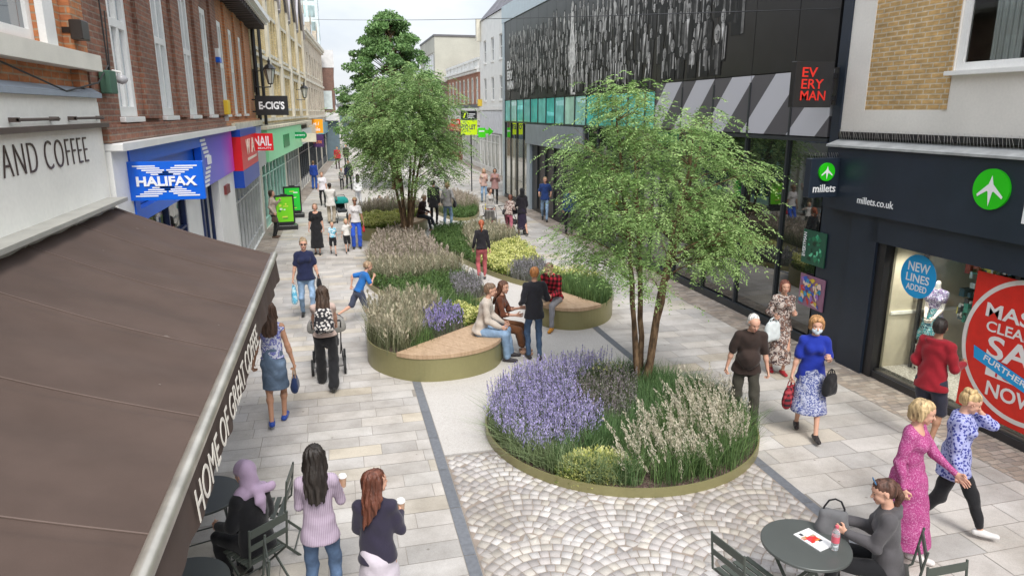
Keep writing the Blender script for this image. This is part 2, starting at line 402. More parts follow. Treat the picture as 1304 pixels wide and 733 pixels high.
# ------------------------------------------------------------------ facade kit (local: +x to the street, y along it)
class Fac:
    def __init__(s, name, X, Y0, label, cat='building', right=False, rz=0., group=None):
        s.r = empty(name, (X, Y0, 0), (math.pi if right else 0)+rz, label, cat, group); s.Y0 = Y0; s.right = right
    def y(s, Y): return (s.Y0-Y) if s.right else (Y-s.Y0)
    def wall(s, name, m, Ya, Yb, z0, z1, ops=(), x=0., rev=.12, back=.5):
        ya, yb = sorted((s.y(Ya), s.y(Yb))); o2 = [(*sorted((s.y(a), s.y(b))), c, d) for a, b, c, d in ops]
        ys = sorted({ya, yb, *[v for o in o2 for v in o[:2] if ya < v < yb]}); zs = sorted({z0, z1, *[v for o in o2 for v in o[2:] if z0 < v < z1]})
        b = MB()
        for i in range(len(ys)-1):
            for j in range(len(zs)-1):
                cy, cz = (ys[i]+ys[i+1])/2, (zs[j]+zs[j+1])/2
                if any(o[0] < cy < o[1] and o[2] < cz < o[3] for o in o2): continue
                b.quad((x, ys[i], zs[j]), (x, ys[i+1], zs[j]), (x, ys[i+1], zs[j+1]), (x, ys[i], zs[j+1]))
        for a, c, e, g in o2:
            q = x-rev
            b.quad((x, a, e), (q, a, e), (q, c, e), (x, c, e)); b.quad((x, a, g), (x, c, g), (q, c, g), (q, a, g))
            b.quad((x, a, e), (x, a, g), (q, a, g), (q, a, e)); b.quad((x, c, e), (q, c, e), (q, c, g), (x, c, g))
        q = x-back
        b.quad((x, ya, z1), (x, yb, z1), (q, yb, z1), (q, ya, z1)); b.quad((x, ya, z0), (q, ya, z0), (q, yb, z0), (x, yb, z0))
        b.quad((x, ya, z0), (x, ya, z1), (q, ya, z1), (q, ya, z0)); b.quad((x, yb, z0), (q, yb, z0), (q, yb, z1), (x, yb, z1))
        return b.build(name, m, s.r)
    def box(s, name, m, xa, xb, Ya, Yb, z0, z1, parent=None, bev=0.):
        b = MB(); b.box(xa, xb, s.y(Ya), s.y(Yb), z0, z1, bev=bev); return b.build(name, m, parent or s.r)
    def window(s, Ya, Yb, z0, z1, x=-.1, fm=None, gm=None, fw=.06, bars=(0,), mull=(), sill=None, name='window', fd=.06):
        ya, yb = sorted((s.y(Ya), s.y(Yb))); fm = fm or WHITE; gm = gm or GLASS; b = MB(); g = .002
        ya += g; yb -= g; z0 += g; z1 -= g
        b.box(x-fd, x, ya, ya+fw, z0, z1); b.box(x-fd, x, yb-fw, yb, z0, z1)
        b.box(x-fd, x-.001, ya+fw, yb-fw, z0, z0+fw); b.box(x-fd, x-.001, ya+fw, yb-fw, z1-fw, z1)
        for k in mull: yy = ya+(yb-ya)*k; b.box(x-fd, x-.006, yy-fw*.4, yy+fw*.4, z0+fw, z1-fw)
        for k in bars:
            if k: zz = z0+(z1-z0)*k; b.box(x-fd, x-.003, ya+fw, yb-fw, zz-fw*.4, zz+fw*.4)
        o = b.build(name, fm, s.r); p = MB()
        p.quad((x-fd*.6, ya, z0), (x-fd*.6, yb, z0), (x-fd*.6, yb, z1), (x-fd*.6, ya, z1)); p.build('pane', gm, o)
        if sill:
            q = MB(); q.box(x-.02, sill[0], ya-.06, yb+.06, z0-sill[1]-.004, z0-.004, bev=.008); q.build('sill', sill[2], o)
        return o
    def text(s, str_, m, Ya, z0, wd, h, x, bold=0., depth=.015, name='lettering', parent=None, spacing=1.):
        y = s.y(Ya); return text(name, str_, parent or s.r, (x, y, z0), (0, 1, 0), (0, 0, 1), wd, h, m, depth, bold, spacing)
WHITE = mat('white_paint', (.78, .78, .76), .45, var=.06, vs=2, fine=.03)
CREAM = mat('cream_render', (.84, .83, .77), .8, var=.07, vs=.8, bump=.15, bs=30, fine=.03)
STONE = mat('pale_stone', (.62, .59, .50), .8, var=.15, vs=2, bump=.2, fine=.06)
GREYP = mat('grey_paint', (.42, .43, .42), .5, var=.06)
BLACK = mat('black_metal', (.02, .02, .022), .35, var=.1)
GLASS = glass_mat('window_glass', (.10, .13, .16))
DGLASS = glass_mat('dark_glass', (.012, .015, .014), rough=.02, spec=1.2)
SLATE = brick_mat('slate', (.13, .13, .15), (.19, .185, .21), (.07, .07, .08), .3, .2, .006, var=.2, bump=.4)
BROWNB = brick_mat('brown_brick', (.29, .125, .075), (.19, .085, .058), (.25, .185, .14), bw=.22, bh=.075, ms=.011)
ORANGEB = brick_mat('orange_brick', (.50, .20, .075), (.40, .145, .06), (.36, .26, .17), ms=.010)
YELB = brick_mat('yellow_brick', (.70, .55, .28), (.60, .46, .22), (.50, .42, .28), ms=.010)
PALEB = brick_mat('pale_brick', (.66, .58, .45), (.56, .48, .37), (.40, .36, .30), ms=.010)
BUFFB = brick_mat('buff_brick', (.53, .33, .13), (.42, .27, .11), (.52, .43, .30), bw=.225, bh=.075, ms=.012)
REDB = brick_mat('red_brick', (.42, .17, .10), (.34, .13, .09), (.36, .28, .22), ms=.010)
DBRB = brick_mat('dark_red_brick', (.22, .11, .08), (.17, .09, .07), (.18, .15, .13), ms=.010)
goods_m = attr_mat('shop_goods', .6, .2, 20)
def goods(s, Ya, Yb, z0, z1, x, pal, n=80, parent=None, dx=.25):
    b = MB(); ya, yb = sorted((s.y(Ya), s.y(Yb)))
    b.quad((x-dx, ya, z0), (x-dx, yb, z0), (x-dx, yb, z1), (x-dx, ya, z1), pal[0])
    for k in range(n):
        y = random.uniform(ya, yb-.1); wd = random.uniform(.05, .35); h = random.uniform(.08, .5); z = random.uniform(z0, max(z0+.01, z1-h)); xx = x-random.uniform(.03, dx-.02)
        b.box(xx-.02, xx, y, min(y+wd, yb), z, min(z+h, z1), [min(.85, c*random.uniform(1., 1.9)) for c in random.choice(pal)])
    return b.build('window_display', goods_m, parent or s.r)
def shopfront(s, Ya, Yb, z0, z1, fm, pal, x=0., n=4, riser=.45, rm=None, fw=.07, ng=60, glass=None):
    ya, yb = sorted((Ya, Yb))
    g = goods(s, ya, yb, z0+riser, z1, x-.14, pal, ng)
    b = MB(); A, B = sorted((s.y(Ya), s.y(Yb)))
    for k in range(n+1):
        y = A+(B-A)*k/n; y = min(max(y, A+fw/2), B-fw/2); b.box(x-.1, x, y-fw/2, y+fw/2, z0, z1)
    b.box(x-.1, x-.003, A+fw, B-fw, z1-fw, z1); b.box(x-.1, x-.003, A+fw, B-fw, z0+riser, z0+riser+fw); b.box(x-.1, x-.003, A+fw, B-fw, z1*.78, z1*.78+fw*.6)
    o = b.build('shop_window', fm, s.r); p = MB(); p.quad((x-.06, A, z0+riser), (x-.06, B, z0+riser), (x-.06, B, z1), (x-.06, A, z1)); p.build('pane', glass or clear_glass(), o)
    s.box('stall_riser', rm or fm, x-.12, x-.02, ya+.01, yb-.01, z0, z0+riser)

# ================================================================== LEFT SIDE
# --- coffee shop
f = Fac('coffee_shop', -2.72, 1.0, 'cream rendered coffee shop with brown raised letters under orange brickwork')
f.wall('ground_floor_wall', CREAM, 1.0, 9.33, 0, 4.55, ops=[(1.6, 8.6, .15, 2.75)], x=.04, rev=.2, back=.6)
shopfront(f, 1.6, 8.6, .15, 2.75, mat('brown_frame', (.07, .045, .035), .5), [(.05, .04, .035), (.3, .2, .1), (.5, .45, .4), (.1, .05, .04)], x=-.1, n=5)
b = MB(); Y = f.y(9.36)
for x0, x1, z0, z1 in ((0, .10, 4.55, 4.6),): b.box(-.1, .10, 0, Y-.02, 4.551, 4.60)
b.quad((.10, 0, 4.601), (.10, Y-.02, 4.601), (.0, Y-.02, 4.66), (.0, 0, 4.66)); b.build('lead_flashing', mat('lead', (.28, .32, .37), .6), f.r)
f.wall('upper_wall', ORANGEB, 1.0, 9.33, 4.552, 9.5, ops=[(6.15, 8.05, 5.06, 7.3), (2.2, 4.1, 5.06, 7.3)], x=-.02, rev=.16)
f.box('brick_pier', ORANGEB, -.019, .08, 8.72, 9.12, 5.02, 9.5); f.box('brick_pier', ORANGEB, -.019, .06, 8.78, 9.06, 4.66, 4.84)
f.box('sill_course', STONE if False else mat('cream_stone', (.70, .68, .60), .7, var=.06, fine=.03), -.1, .16, 1.0, 9.30, 4.845, 5.02, bev=.012)
for a, b_ in ((6.15, 8.05), (2.2, 4.1)):
    f.box('window_surround', WHITE, -.018, .05, b_+.002, b_+.28, 5.03, 7.5); f.box('window_surround', WHITE, -.018, .05, a-.28, a-.002, 5.03, 7.5)
    f.window(a, b_, 5.06, 7.3, x=-.06, fw=.10, bars=(.5,), mull=(.5,))
f.box('shutter_rail', mat('brown_metal', (.09, .065, .055), .5), .04, .13, 2.0, 9.36, 4.22, 4.27); f.box('render_corner', CREAM, -.05, .043, 9.331, 9.345, 0, 4.5)
b = MB()
for a in (2.6, 4.9, 6.9, 8.3): b.tube([(.11, f.y(a), 4.33), (.11, f.y(a)+.95, 4.33)], .014, 6); b.box(.04, .12, f.y(a), f.y(a)+.03, 4.31, 4.35); b.box(.04, .12, f.y(a)+.9, f.y(a)+.93, 4.31, 4.35)
b.build('handrail', mat('brown_metal', (.09, .065, .055), .5), f.r)
f.text('AND COFFEE', mat('brown_letter', (.075, .045, .035), .4), 6.62, 3.86, 2.12, .27, .043, bold=-.020, depth=.008, spacing=1.15)
f.box('roof_slab', SLATE, -8, -.51, 1.0, 9.33, 9.3, 9.5)
b = MB(); b.box(.08, .2, f.y(8.62), f.y(8.86), 5.14, 5.34, bev=.01); b.box(-.02, .08, f.y(8.71), f.y(8.77), 5.21, 5.27)
o = b.build('floodlight', mat('dark_bronze', (.03, .022, .018), .4)); o.location = f.r.location; o.rotation_euler = f.r.rotation_euler; tag(o, 'small dark bronze floodlight on the orange brick pier', 'floodlight')

# --- brown / orange brick building with bank and vape shop
f = Fac('brick_terrace', -2.72, 9.35, 'dark brown and orange brick building with tall white sashes above the blue bank front')
wins = [(10.38, 11.28), (12.8, 13.7), (15.1, 15.95), (17.35, 18.15)]
wo = [(19.7, 20.5), (21.7, 22.5), (23.8, 24.6)]
BZ0, BZ1 = 4.33, 6.65
f.wall('brown_brick_wall', BROWNB, 9.35, 18.9, 4.03, 7.5, ops=[(a, b_, BZ0, BZ1) for a, b_ in wins], x=0, rev=.12)
f.wall('orange_brick_wall', ORANGEB, 18.9, 27.2, 4.03, 7.3, ops=[(a, b_, BZ0, BZ1) for a, b_ in wo], x=0, rev=.12)
f.wall('ground_floor_wall', WHITE, 9.352, 27.2, 0, 4.03, ops=[(10.1, 19.2, .02, 3.7), (20.1, 27.0, .02, 3.7)], x=-.02, rev=.5, back=.6)
for a, b_ in wins+wo:
    f.window(a, b_, BZ0, BZ1, x=-.015, fw=.13, bars=(.52,), mull=(.5,), sill=(.07, .07, WHITE), fd=.09, gm=glass_mat('sash_glass', (.34, .40, .44)))
for i, (a, b_) in enumerate(wins+wo):
    bm_ = BROWNB if i < 4 else ORANGEB; nx = (wins+wo)[i+1][0] if i < 6 else b_+1.2
    mid = (b_+nx)/2
    f.box('brick_pier', bm_, .001, .055, b_+.34, nx-.34, 4.30, 7.2)
f.box('brick_plinth', BROWNB, .001, .13, 9.36, 18.9, 4.035, 4.16); f.box('brick_plinth', ORANGEB, .001, .13, 18.9, 27.2, 4.035, 4.16)
f.box('brick_plinth', BROWNB, .001, .10, 9.36, 18.9, 4.161, 4.24)
b = MB(); y0, y1 = f.y(9.36), f.y(27.4)
b.box(0.001, .62, f.y(17.), y1, 7.36, 7.44); b.box(.5, .74, f.y(17.), y1, 7.441, 7.60); b.box(0.001, .62, y0, f.y(17.), 7.56, 7.64); b.box(.5, .74, y0, f.y(17.), 7.641, 7.80)
ev = b.build('eaves', WHITE, f.r)
b = MB()
for k in range(46):
    y = y0+.2+k*.39; z = 7.56 if y < f.y(17) else 7.36
    b.box(0.002, .55, y, y+.12, z-.16, z-.002)
b.build('bracket', mat('dark_bracket', (.05, .04, .04), .6), ev)
b = MB(); b.poly([(.6, y0, 7.6), (.6, y1, 7.6), (-4, y1, 10.4), (-4, y0, 10.4)]); b.poly([(-4, y0, 10.4), (-4, y1, 10.4), (-8.5, y1, 7.6), (-8.5, y0, 7.6)]); b.poly([(.4, y1, 7.6), (-8.5, y1, 7.6), (-4, y1, 10.3)]); b.poly([(.4, y0, 7.6), (-8.5, y0, 7.6), (-4, y0, 10.3)])
b.box(-8.5, -.51, y0, y1, 0, 7.55); b.build('roof', SLATE, f.r)
# bank front
BLUE = mat('bank_blue', srgb(0, 96, 214), .35, var=.04)
DBLUE = mat('bank_dark_blue', srgb(0, 50, 150), .35, var=.04)
f.box('pilaster', WHITE, -.01, .10, 9.37, 10.05, 0, 3.93); f.box('shop_cornice', WHITE, -.01, .24, 9.37, 19.75, 3.932, 4.025, bev=.01)
b = MB(); Ya, Yb, Yc = f.y(10.06), f.y(15.1), f.y(19.6)
b.box(-.01, .12, Ya, Ya+.22, 2.95, 3.925); b.box(-.01, .12, Ya+.22, Yb, 3.72, 3.925); b.box(-.01, .12, Ya+.22, Yb, 2.95, 3.12); b.box(-.08, -.03, Ya+.22, Yb, 3.12, 3.72)
b.box(-.01, .125, Yb, Yb+.25, 2.95, 3.925)
fs = b.build('blue_fascia', BLUE, f.r)
t = NT('fascia_gradient'); sx = t.node('ShaderNodeSeparateXYZ', Vector=t.vec); k = t.node('ShaderNodeMapRange', Value=sx.outputs[1], From__Min=Yb+.6, From__Max=Yc, To__Min=0., To__Max=1.).outputs[0]
t.color(t.ramp(k, [(0, srgb(70, 80, 205)), (.5, srgb(95, 70, 215)), (.85, srgb(175, 60, 205)), (1, srgb(215, 60, 190))])); t.set(Roughness=.35)
b = MB(); b.box(-.01, .12, Yb+.251, Yc, 2.9, 3.925); b.build('gradient_fascia', t.m, f.r)
wm = mat('sign_white', (.85, .86, .88), .4, var=.02)
b = MB()
for k in range(12):
    z = 3.86-k*.082; e = abs(k-5.5)/5.5
    if k in (5, 6): continue
    off = (k-5.5)*.09*(1 if k < 6 else -1)
    for q in ((Yb+.45+off*1.0, .55),): b.box(.126, .135, q[0], q[0]+q[1], z-.05, z)
b.box(.126, .15, Yb+.55, Yb+.95, 3.33, 3.50); b.build('striped_emblem', wm, fs)
shopfront(f, 10.1, 14.2, .02, 2.93, mat('navy_frame', (.015, .03, .10), .4), [(.12, .14, .10), (.4, .45, .3), (.1, .2, .5), (.6, .55, .5), (.55, .1, .2)], x=-.1, n=3, riser=.4)
f.box('panel', WHITE, -.3, -.08, 14.2, 15.6, 0, 2.9); f.box('door_post', mat('navy_frame', (.015, .03, .10), .4), -.3, -.04, 15.6, 15.75, 0, 2.9)
f.box('cash_machine', BLUE, -.09, .0, 14.35, 14.95, 1.0, 1.75); f.box('pilaster', WHITE, -.2, .06, 17.2, 19.75, 0, 2.88)
f.window(15.76, 17.18, .02, 2.88, x=-.1, fm=mat('navy_frame', (.015, .03, .10), .4), gm=DGLASS, fw=.08, mull=(.5,), name='door')
f.box('alarm_box', mat('maroon', (.18, .03, .03), .5), .06, .12, 17.9, 18.5, 2.45, 2.66)
# vape shop
RED = mat('sign_red', srgb(214, 24, 34), .4, var=.05); SBLUE = mat('sign_blue', srgb(10, 66, 165), .4, var=.05)
f.box('fascia', RED, -.01, .30, 19.9, 23.9, 2.86, 3.74); f.box('fascia_band', SBLUE, -.01, .302, 19.9, 23.9, 3.745, 3.93); f.box('fascia_base', SBLUE, -.01, .302, 19.9, 23.9, 2.40, 2.855)
f.box('stone_ledge', mat('stained_stone', (.62, .58, .45), .8, var=.2), -.01, .22, 19.76, 27.2, 3.932, 4.10)
f.text('W', mat('pale_letter', (.85, .72, .6), .5), 20.9, 3.22, .95, .42, .301, bold=.02, depth=.012)
f.text('A', mat('pale_letter', (.85, .72, .6), .5), 22.2, 3.22, .8, .42, .301, bold=.02, depth=.012)
b = MB(); b.box(.303, .31, f.y(21.1), f.y(23.4), 3.05, 3.12); b.build('lettering', mat('pale_letter', (.85, .72, .6), .5), f.r)
f.box('fascia', GREYP, -.01, .24, 23.95, 27.15, 2.55, 3.1); f.box('fascia', mat('lilac_blue', (.30, .36, .60), .5), -.01, .15, 23.95, 27.15, 3.12, 3.9)
PALV = [(.35, .42, .38), (.6, .7, .62), (.7, .75, .72), (.25, .4, .3), (.7, .5, .2), (.5, .6, .7), (.15, .2, .18)]
shopfront(f, 20.1, 27.0, .02, 2.39, mat('alu_frame', (.55, .57, .57), .4), PALV, x=-.06, n=9, riser=.25, ng=170)

# --- yellow gothic terrace
RZ = -math.atan(.0515)
f = Fac('gothic_terrace', -2.72, 27.4, 'yellow brick terrace with steep gables and lancet windows above the green optician', rz=RZ)
Y = lambda y: 27.4+y
ops = []
bays = [0.2+4.1*k for k in range(5)]
for k, y in enumerate(bays):
    for j in range(3): ops.append((Y(y+.55+j*1.02), Y(y+1.2+j*1.02), 4.55, 6.0)); 
    for j in range(3): ops.append((Y(y+.7+j*.92), Y(y+1.25+j*.92), 6.75, 8.2))
f.wall('upper_wall', YELB, Y(0), Y(20.7), 3.95, 9.0, ops=ops, x=0, rev=.18)
for a, b_, c_, d in ops: f.window(a, b_, c_, d, x=-.1, fw=.05, bars=(.5,), fd=.05)
b = MB()
for a, b_, c_, d in ops:
    ya, yb = f.y(a), f.y(b_); b.box(.001, .05, ya-.06, yb+.06, d+.002, d+.14); b.box(.001, .06, ya-.08, yb+.08, c_-.12, c_-.004)
for z in (4.02, 6.4): b.box(.001, .09, .05, 20.6, z, z+.12)
for y in bays:
    for q in (y, y+3.75): b.box(.001, .12, q, q+.16, 4.15, 9.3)
b.build('stone_dressing', STONE, f.r)
b = MB(); rf = MB(); cop = MB()
for y in bays:
    a, c_ = y+.1, y+3.9; mid = (a+c_)/2; ap = 12.0
    b.poly([(0, a, 9.0), (0, c_, 9.0), (0, mid, ap)])
    b.box(-.3, -.02, mid-.25, mid+.25, 9.6, 10.4)
    for s_, e in ((a, -1), (c_, 1)):
        q = [(.12, s_+e*.2, 8.85), (.12, mid, ap+.25), (-5, mid, ap+.25), (-5, s_+e*.2, 8.85)]; rf.poly(q); rf.poly([(p[0], p[1], p[2]-.12) for p in q[::-1]])
        cop.bar((.16, s_+e*.22, 8.85), (.16, mid, ap+.28), .1, .24)
b.build('gable', YELB, f.r); rf.box(-8, -.51, .0, 20.7, 0, 9.0); rf.build('roof', SLATE, f.r); cop.build('bargeboard', mat('grey_barge', (.36, .34, .36), .6), f.r)
b = MB()
for y in (1.5, 9.7, 17.8): b.box(-3.5, -2.7, y, y+1.1, 9, 13.2)
b.build('chimney', YELB, f.r)
f.wall('ground_floor_wall', STONE, Y(0), Y(20.7), 0, 3.95, ops=[(Y(.4), Y(7.6), .02, 3.6), (Y(8), Y(14), .02, 3.6), (Y(14.4), Y(20.4), .02, 3.6)], x=-.03, rev=.4, back=.6)
GRN = mat('pale_green_fascia', srgb(150, 232, 175), .4, var=.04)
f.box('fascia', GRN, -.01, .26, Y(.5), Y(13.6), 2.55, 3.72); f.box('fascia', mat('white_fascia', (.6, .66, .62), .5), -.01, .24, Y(13.62), Y(20.5), 2.6, 3.4)
f.box('emblem', mat('deep_green', srgb(0, 130, 70), .4), .261, .28, Y(5.2), Y(7.4), 2.85, 3.4)
b = MB(); b.box(-.05, .3, .3, 20.5, 3.74, 3.85); b.build('shop_cornice', mat('stained_stone', (.62, .58, .45), .8, var=.2), f.r)
PALG = [(.2, .28, .26), (.5, .7, .6), (.7, .8, .75), (.3, .5, .45), (.6, .62, .6), (.1, .3, .2)]
shopfront(f, Y(.4), Y(7.6), .02, 2.54, mat('mint_frame', (.42, .72, .60), .4), PALG, x=-.05, n=7, riser=.3, ng=90)
shopfront(f, Y(8), Y(14), .02, 2.54, GREYP, PALG, x=-.05, n=5, riser=.4, ng=60)
shopfront(f, Y(14.4), Y(20.4), .02, 2.6, mat('dark_frame', (.06, .07, .08), .4), [(.1, .1, .1), (.4, .35, .2), (.3, .32, .35)], x=-.05, n=5, riser=.5, ng=60, rm=WHITE)
b = MB(); b.tube([(.14, 1.35, 3.9), (.14, 1.35, 9.0)], .06, 8); b.box(.06, .26, 1.22, 1.48, 8.6, 8.9); b.build('downpipe', BLACK, f.r)
b = MB(); b.tube([(.14, -.12, 3.9), (.14, -.12, 7.4)], .07, 8); b.build('downpipe', BLACK, f.r)

# --- paler terrace further on
f = Fac('pale_terrace', -2.72+.0515*20.75, 27.4+20.75, 'pale stone and buff brick terrace beyond the yellow gables', rz=RZ)
Y = lambda y: f.Y0+y
ops = []
for k in range(8):
    y = .5+2.25*k
    ops += [(Y(y), Y(y+.9), 4.5, 6.0), (Y(y), Y(y+.9), 6.9, 8.3)]
f.wall('upper_wall', PALEB, Y(0), Y(18.2), 3.9, 9.6, ops=ops, x=0, rev=.16)
for a, b_, c_, d in ops: f.window(a, b_, c_, d, x=-.08, fw=.06, bars=(.5,), fd=.05, sill=(.06, .1, STONE))
b = MB()
for z, q in ((6.35, .1), (3.95, .14), (9.2, .2)): b.box(.001, q, .02, 18.1, z, z+.16)
b.box(.001, .3, .02, 18.1, 9.37, 9.6); b.build('stone_band', STONE, f.r)
b = MB(); b.poly([(.2, 0, 9.6), (.2, 18.2, 9.6), (-3.5, 18.2, 11.6), (-3.5, 0, 11.6)]); b.poly([(.2, 0, 9.6), (-3.5, 0, 11.6), (-7, 0, 9.6)]); b.box(-8, -.51, 0, 18.2, 0, 9.55); b.build('roof', SLATE, f.r)
for k in range(3):
    g_ = MB(); y = 1.2+6*k; g_.box(-.6, .02, y, y+1.7, 9.61, 10.7); g_.poly([(.021, y-.1, 10.7), (.021, y+1.8, 10.7), (.021, y+.85, 11.6)]); o = g_.build('dormer', PALEB, f.r)
    g_ = MB(); g_.box(.022, .05, y+.5, y+1.2, 9.9, 10.6); g_.build('pane', GLASS, o)
f.wall('ground_floor_wall', STONE, Y(0), Y(18.2), 0, 3.9, ops=[(Y(.3), Y(6), .02, 3.4), (Y(6.4), Y(12), .02, 3.4), (Y(12.4), Y(18), .02, 3.4)], x=-.03, rev=.4, back=.6)
for a, fmx in ((.3, mat('cream_fascia', (.6, .55, .42), .5)), (6.4, mat('teal_fascia', srgb(100, 200, 200), .5)), (12.4, mat('blue_fascia', srgb(110, 150, 165), .5))):
    f.box('fascia', fmx, -.01, .2, Y(a), Y(a+5.7), 2.6, 3.5)
    shopfront(f, Y(a), Y(a+5.7), .02, 2.59, mat('dark_frame', (.06, .07, .08), .4), [(.1, .12, .14), (.4, .35, .2), (.3, .42, .45), (.5, .5, .45)], x=-.05, n=5, riser=.5, ng=50)

# --- street-end blocks
def block(name, x0, x1, y0, y1, z1, m, label, parts=()):
    r = empty(name, ((x0+x1)/2, y0, 0), 0, label, 'building'); cx = (x0+x1)/2
    b = MB(); b.box(x0-cx, x1-cx, 0, y1-y0, 0, z1); b.build('wall', m, r)
    for (nm, mm, a, b_, c_, d, e, g_) in parts:
        q = MB(); q.box(a-cx, b_-cx, c_-y0, d-y0, e, g_); q.build(nm, mm, r)
    return r
SLATEBLUE = mat('slate_blue_panel', (.12, .17, .20), .5, var=.1)
brr = block('brown_corner_block', -6.5, .25, 67, 95, 8.2, DBRB, 'brown brick corner block with white parapet behind the street end',
    [('parapet', mat('white_panel', (.62, .62, .62), .6), -6.55, .32, 66.95, 95, 8.2, 9.7), ('pane', mat('pale_shutter', (.55, .62, .62), .5), -.75, .0, 66.93, 66.99, 4.6, 6.2),
     ('canopy', mat('white_panel', (.62, .62, .62), .6), -6.6, .5, 66.0, 66.94, 3.6, 4.3), ('shop_wall', SLATEBLUE, -6.5, .45, 66.6, 66.93, 0, 3.59)])
b = MB()
for k in range(12): b.box(-4, 3.44, 1.5+k*2, 2.4+k*2, 5, 6.3)
b.build('window', GLASS, brr)
tw = empty('glass_tower', (-6.5, 130, 0), 0, 'pale glass tower rising behind the left terrace', 'building')
b = MB(); b.box(-9, 5, 0, 14, 0, 34); b.build('wall', mat('tower_cladding', (.62, .70, .70), .4), tw)
b = MB()
for k in range(8):
    for j in range(9): b.box(-8.6+j*1.5, -7.5+j*1.5, -.05, -.001, 12.2+k*2.6, 14+k*2.6)
for k in range(8):
    for j in range(8): b.box(5.001, 5.05, .6+j*1.6, 1.8+j*1.6, 12.2+k*2.6, 14+k*2.6)
b.build('window', glass_mat('tower_glass', (.30, .42, .42)), tw)
eb = block('far_shop_block', .8, 16, 118, 130, 5.2, mat('far_render', (.5, .49, .46), .7, var=.15), 'low pale shop block closing the far end of the street',
    [('fascia', SLATEBLUE, 1, 15.8, 117.7, 117.99, 2.8, 3.8), ('roof', SLATE, .6, 16.2, 117.6, 130, 5.2, 5.6)])
b = MB()
for k in range(9): b.box(-7+k*1.6, -5.9+k*1.6, -.06, -.001, .2, 2.6)
b.build('window', GLASS, eb)

# ================================================================== RIGHT SIDE
# --- outdoor shop with buff brick upstairs
NAVY = mat('navy_black', (.018, .027, .043), .38, var=.15, vs=1.5, fine=.05)
f = Fac('outdoor_shop', 8.67, 10.95, 'shop with dark navy front under white render and a buff brick panel', right=True)
f.wall('upper_wall', mat('white_render', (.74, .71, .66), .8, var=.06, vs=1, bump=.15, bs=25, fine=.03), 10.72, -3, 4.06, 9.5, ops=[(8.52, 6.2, 4.96, 6.35), (10.2, 8.62, 4.42, 9.5), (3.5, 1.2, 4.96, 6.35)], x=0, rev=.1)
f.box('brick_panel', BUFFB, -.3, -.012, 10.2, 8.62, 4.42, 9.5); f.box('brick_panel', BUFFB, -.004, .015, 8.62, 8.54, 4.42, 6.6)
f.box('dark_pier', NAVY, -.4, .03, 10.945, 10.725, 2.72, 9.5)
for a, b_ in ((8.52, 6.2), (3.5, 1.2)):
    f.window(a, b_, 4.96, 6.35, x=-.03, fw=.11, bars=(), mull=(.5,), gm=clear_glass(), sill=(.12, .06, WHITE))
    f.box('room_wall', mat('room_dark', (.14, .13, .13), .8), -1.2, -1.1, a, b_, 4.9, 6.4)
    b = MB(); ya = f.y(a)
    for k in range(26):
        q = ya+.45+k*.03 if k < 14 else ya+1.75+(k-14)*.03
        b.tube([(-.15-.02*math.sin(k*2.1), q, 4.97), (-.15-.02*math.sin(k*2.1+1), q+(.1 if k > 13 else -.03), 6.34)], .022, 6)
    b.build('curtain', mat('curtain_grey', (.66, .68, .68), .9), f.r)
f.box('fascia', NAVY, -.3, .20, 10.7, -3, 2.74, 3.80); f.box('blind_box', NAVY, -.3, .10, 9.62, -3, 2.31, 2.735)
b = MB(); y0, y1 = f.y(10.72), f.y(-3)
b.poly([(.26, y0, 3.84), (.26, y1, 3.84), (0, y1, 3.93), (0, y0, 3.93)]); b.poly([(.26, y0, 3.805), (.26, y1, 3.805), (.26, y1, 3.84), (.26, y0, 3.84)]); b.poly([(.26, y0, 3.805), (0, y0, 3.805), (0, y0, 3.93), (.26, y0, 3.84)]); b.poly([(0, y0, 3.804), (0, y1, 3.804), (.26, y1, 3.804), (.26, y0, 3.804)])
b.build('cornice', mat('weathered_lead', (.36, .37, .37), .6, var=.2, vs=5), f.r); f.box('gutter_gap', BLACK, .0, .06, 10.7, -3, 3.97, 4.055)
b = MB()
for k in range(190):
    y = y0+.1+k*.055; b.tube([(.07, y, 3.93), (.10+random.uniform(-.02, .05), y+random.uniform(-.02, .02), 4.10)], .0025, 4, caps=False)
b.build('bird_spikes', mat('steel_wire', (.6, .6, .58), .3, 1.), f.r)
f.box('pilaster', NAVY, -.4, .02, 10.93, 10.05, 0, 2.735); f.box('pilaster', NAVY, -.4, .10, 10.049, 9.44, 0, 2.735); f.box('door_frame', BLACK, -.25, .05, 9.439, 9.26, 0, 2.31)
f.box('stall_riser', mat('black_stone', (.03, .03, .033), .3), -.3, .02, 9.26, -3, 0, .12); 
b = MB(); b.quad((-.08, f.y(9.26), .12), (-.08, f.y(2), .12), (-.08, f.y(2), 2.31), (-.08, f.y(9.26), 2.31)); b.build('shop_window', clear_glass(), f.r)
f.box('window_frame', mat('alu_strip', (.4, .4, .38), .35, 1.), -.10, -.03, 9.25, 2, .121, .165)
f.box('window_frame', BLACK, -.12, -.05, 4.7, 4.6, .17, 2.3)
t = NT('white_gravel'); v = t.node('ShaderNodeTexVoronoi', Vector=t.vec, Scale=28.); t.color(t.ramp(v.outputs['Distance'], [(0, (.75, .73, .68)), (.6, (.4, .38, .34))])); t.bump(v.outputs['Distance'], .8, .02)
f.box('display_floor', t.m, -2.0, -.12, 9.25, 2, .02, .20)
f.box('display_side_wall', mat('cream_panel', (.62, .57, .44), .6), -1.9, -.12, 9.25, 9.2, .2, 2.6); b = MB(); b.box(-1.9, -.14, f.y(9.199), f.y(9.17), 1.12, 1.17); b.build('dado_rail', CREAM, f.r)
f.box('display_back_wall', mat('shop_dark', (.018, .03, .026), .7), -2.1, -2.0, 9.25, 2, .02, 2.6); f.box('shop_ceiling', mat('shop_dark', (.018, .03, .026), .7), -2.1, -.3, 9.25, 2, 2.6, 2.7)
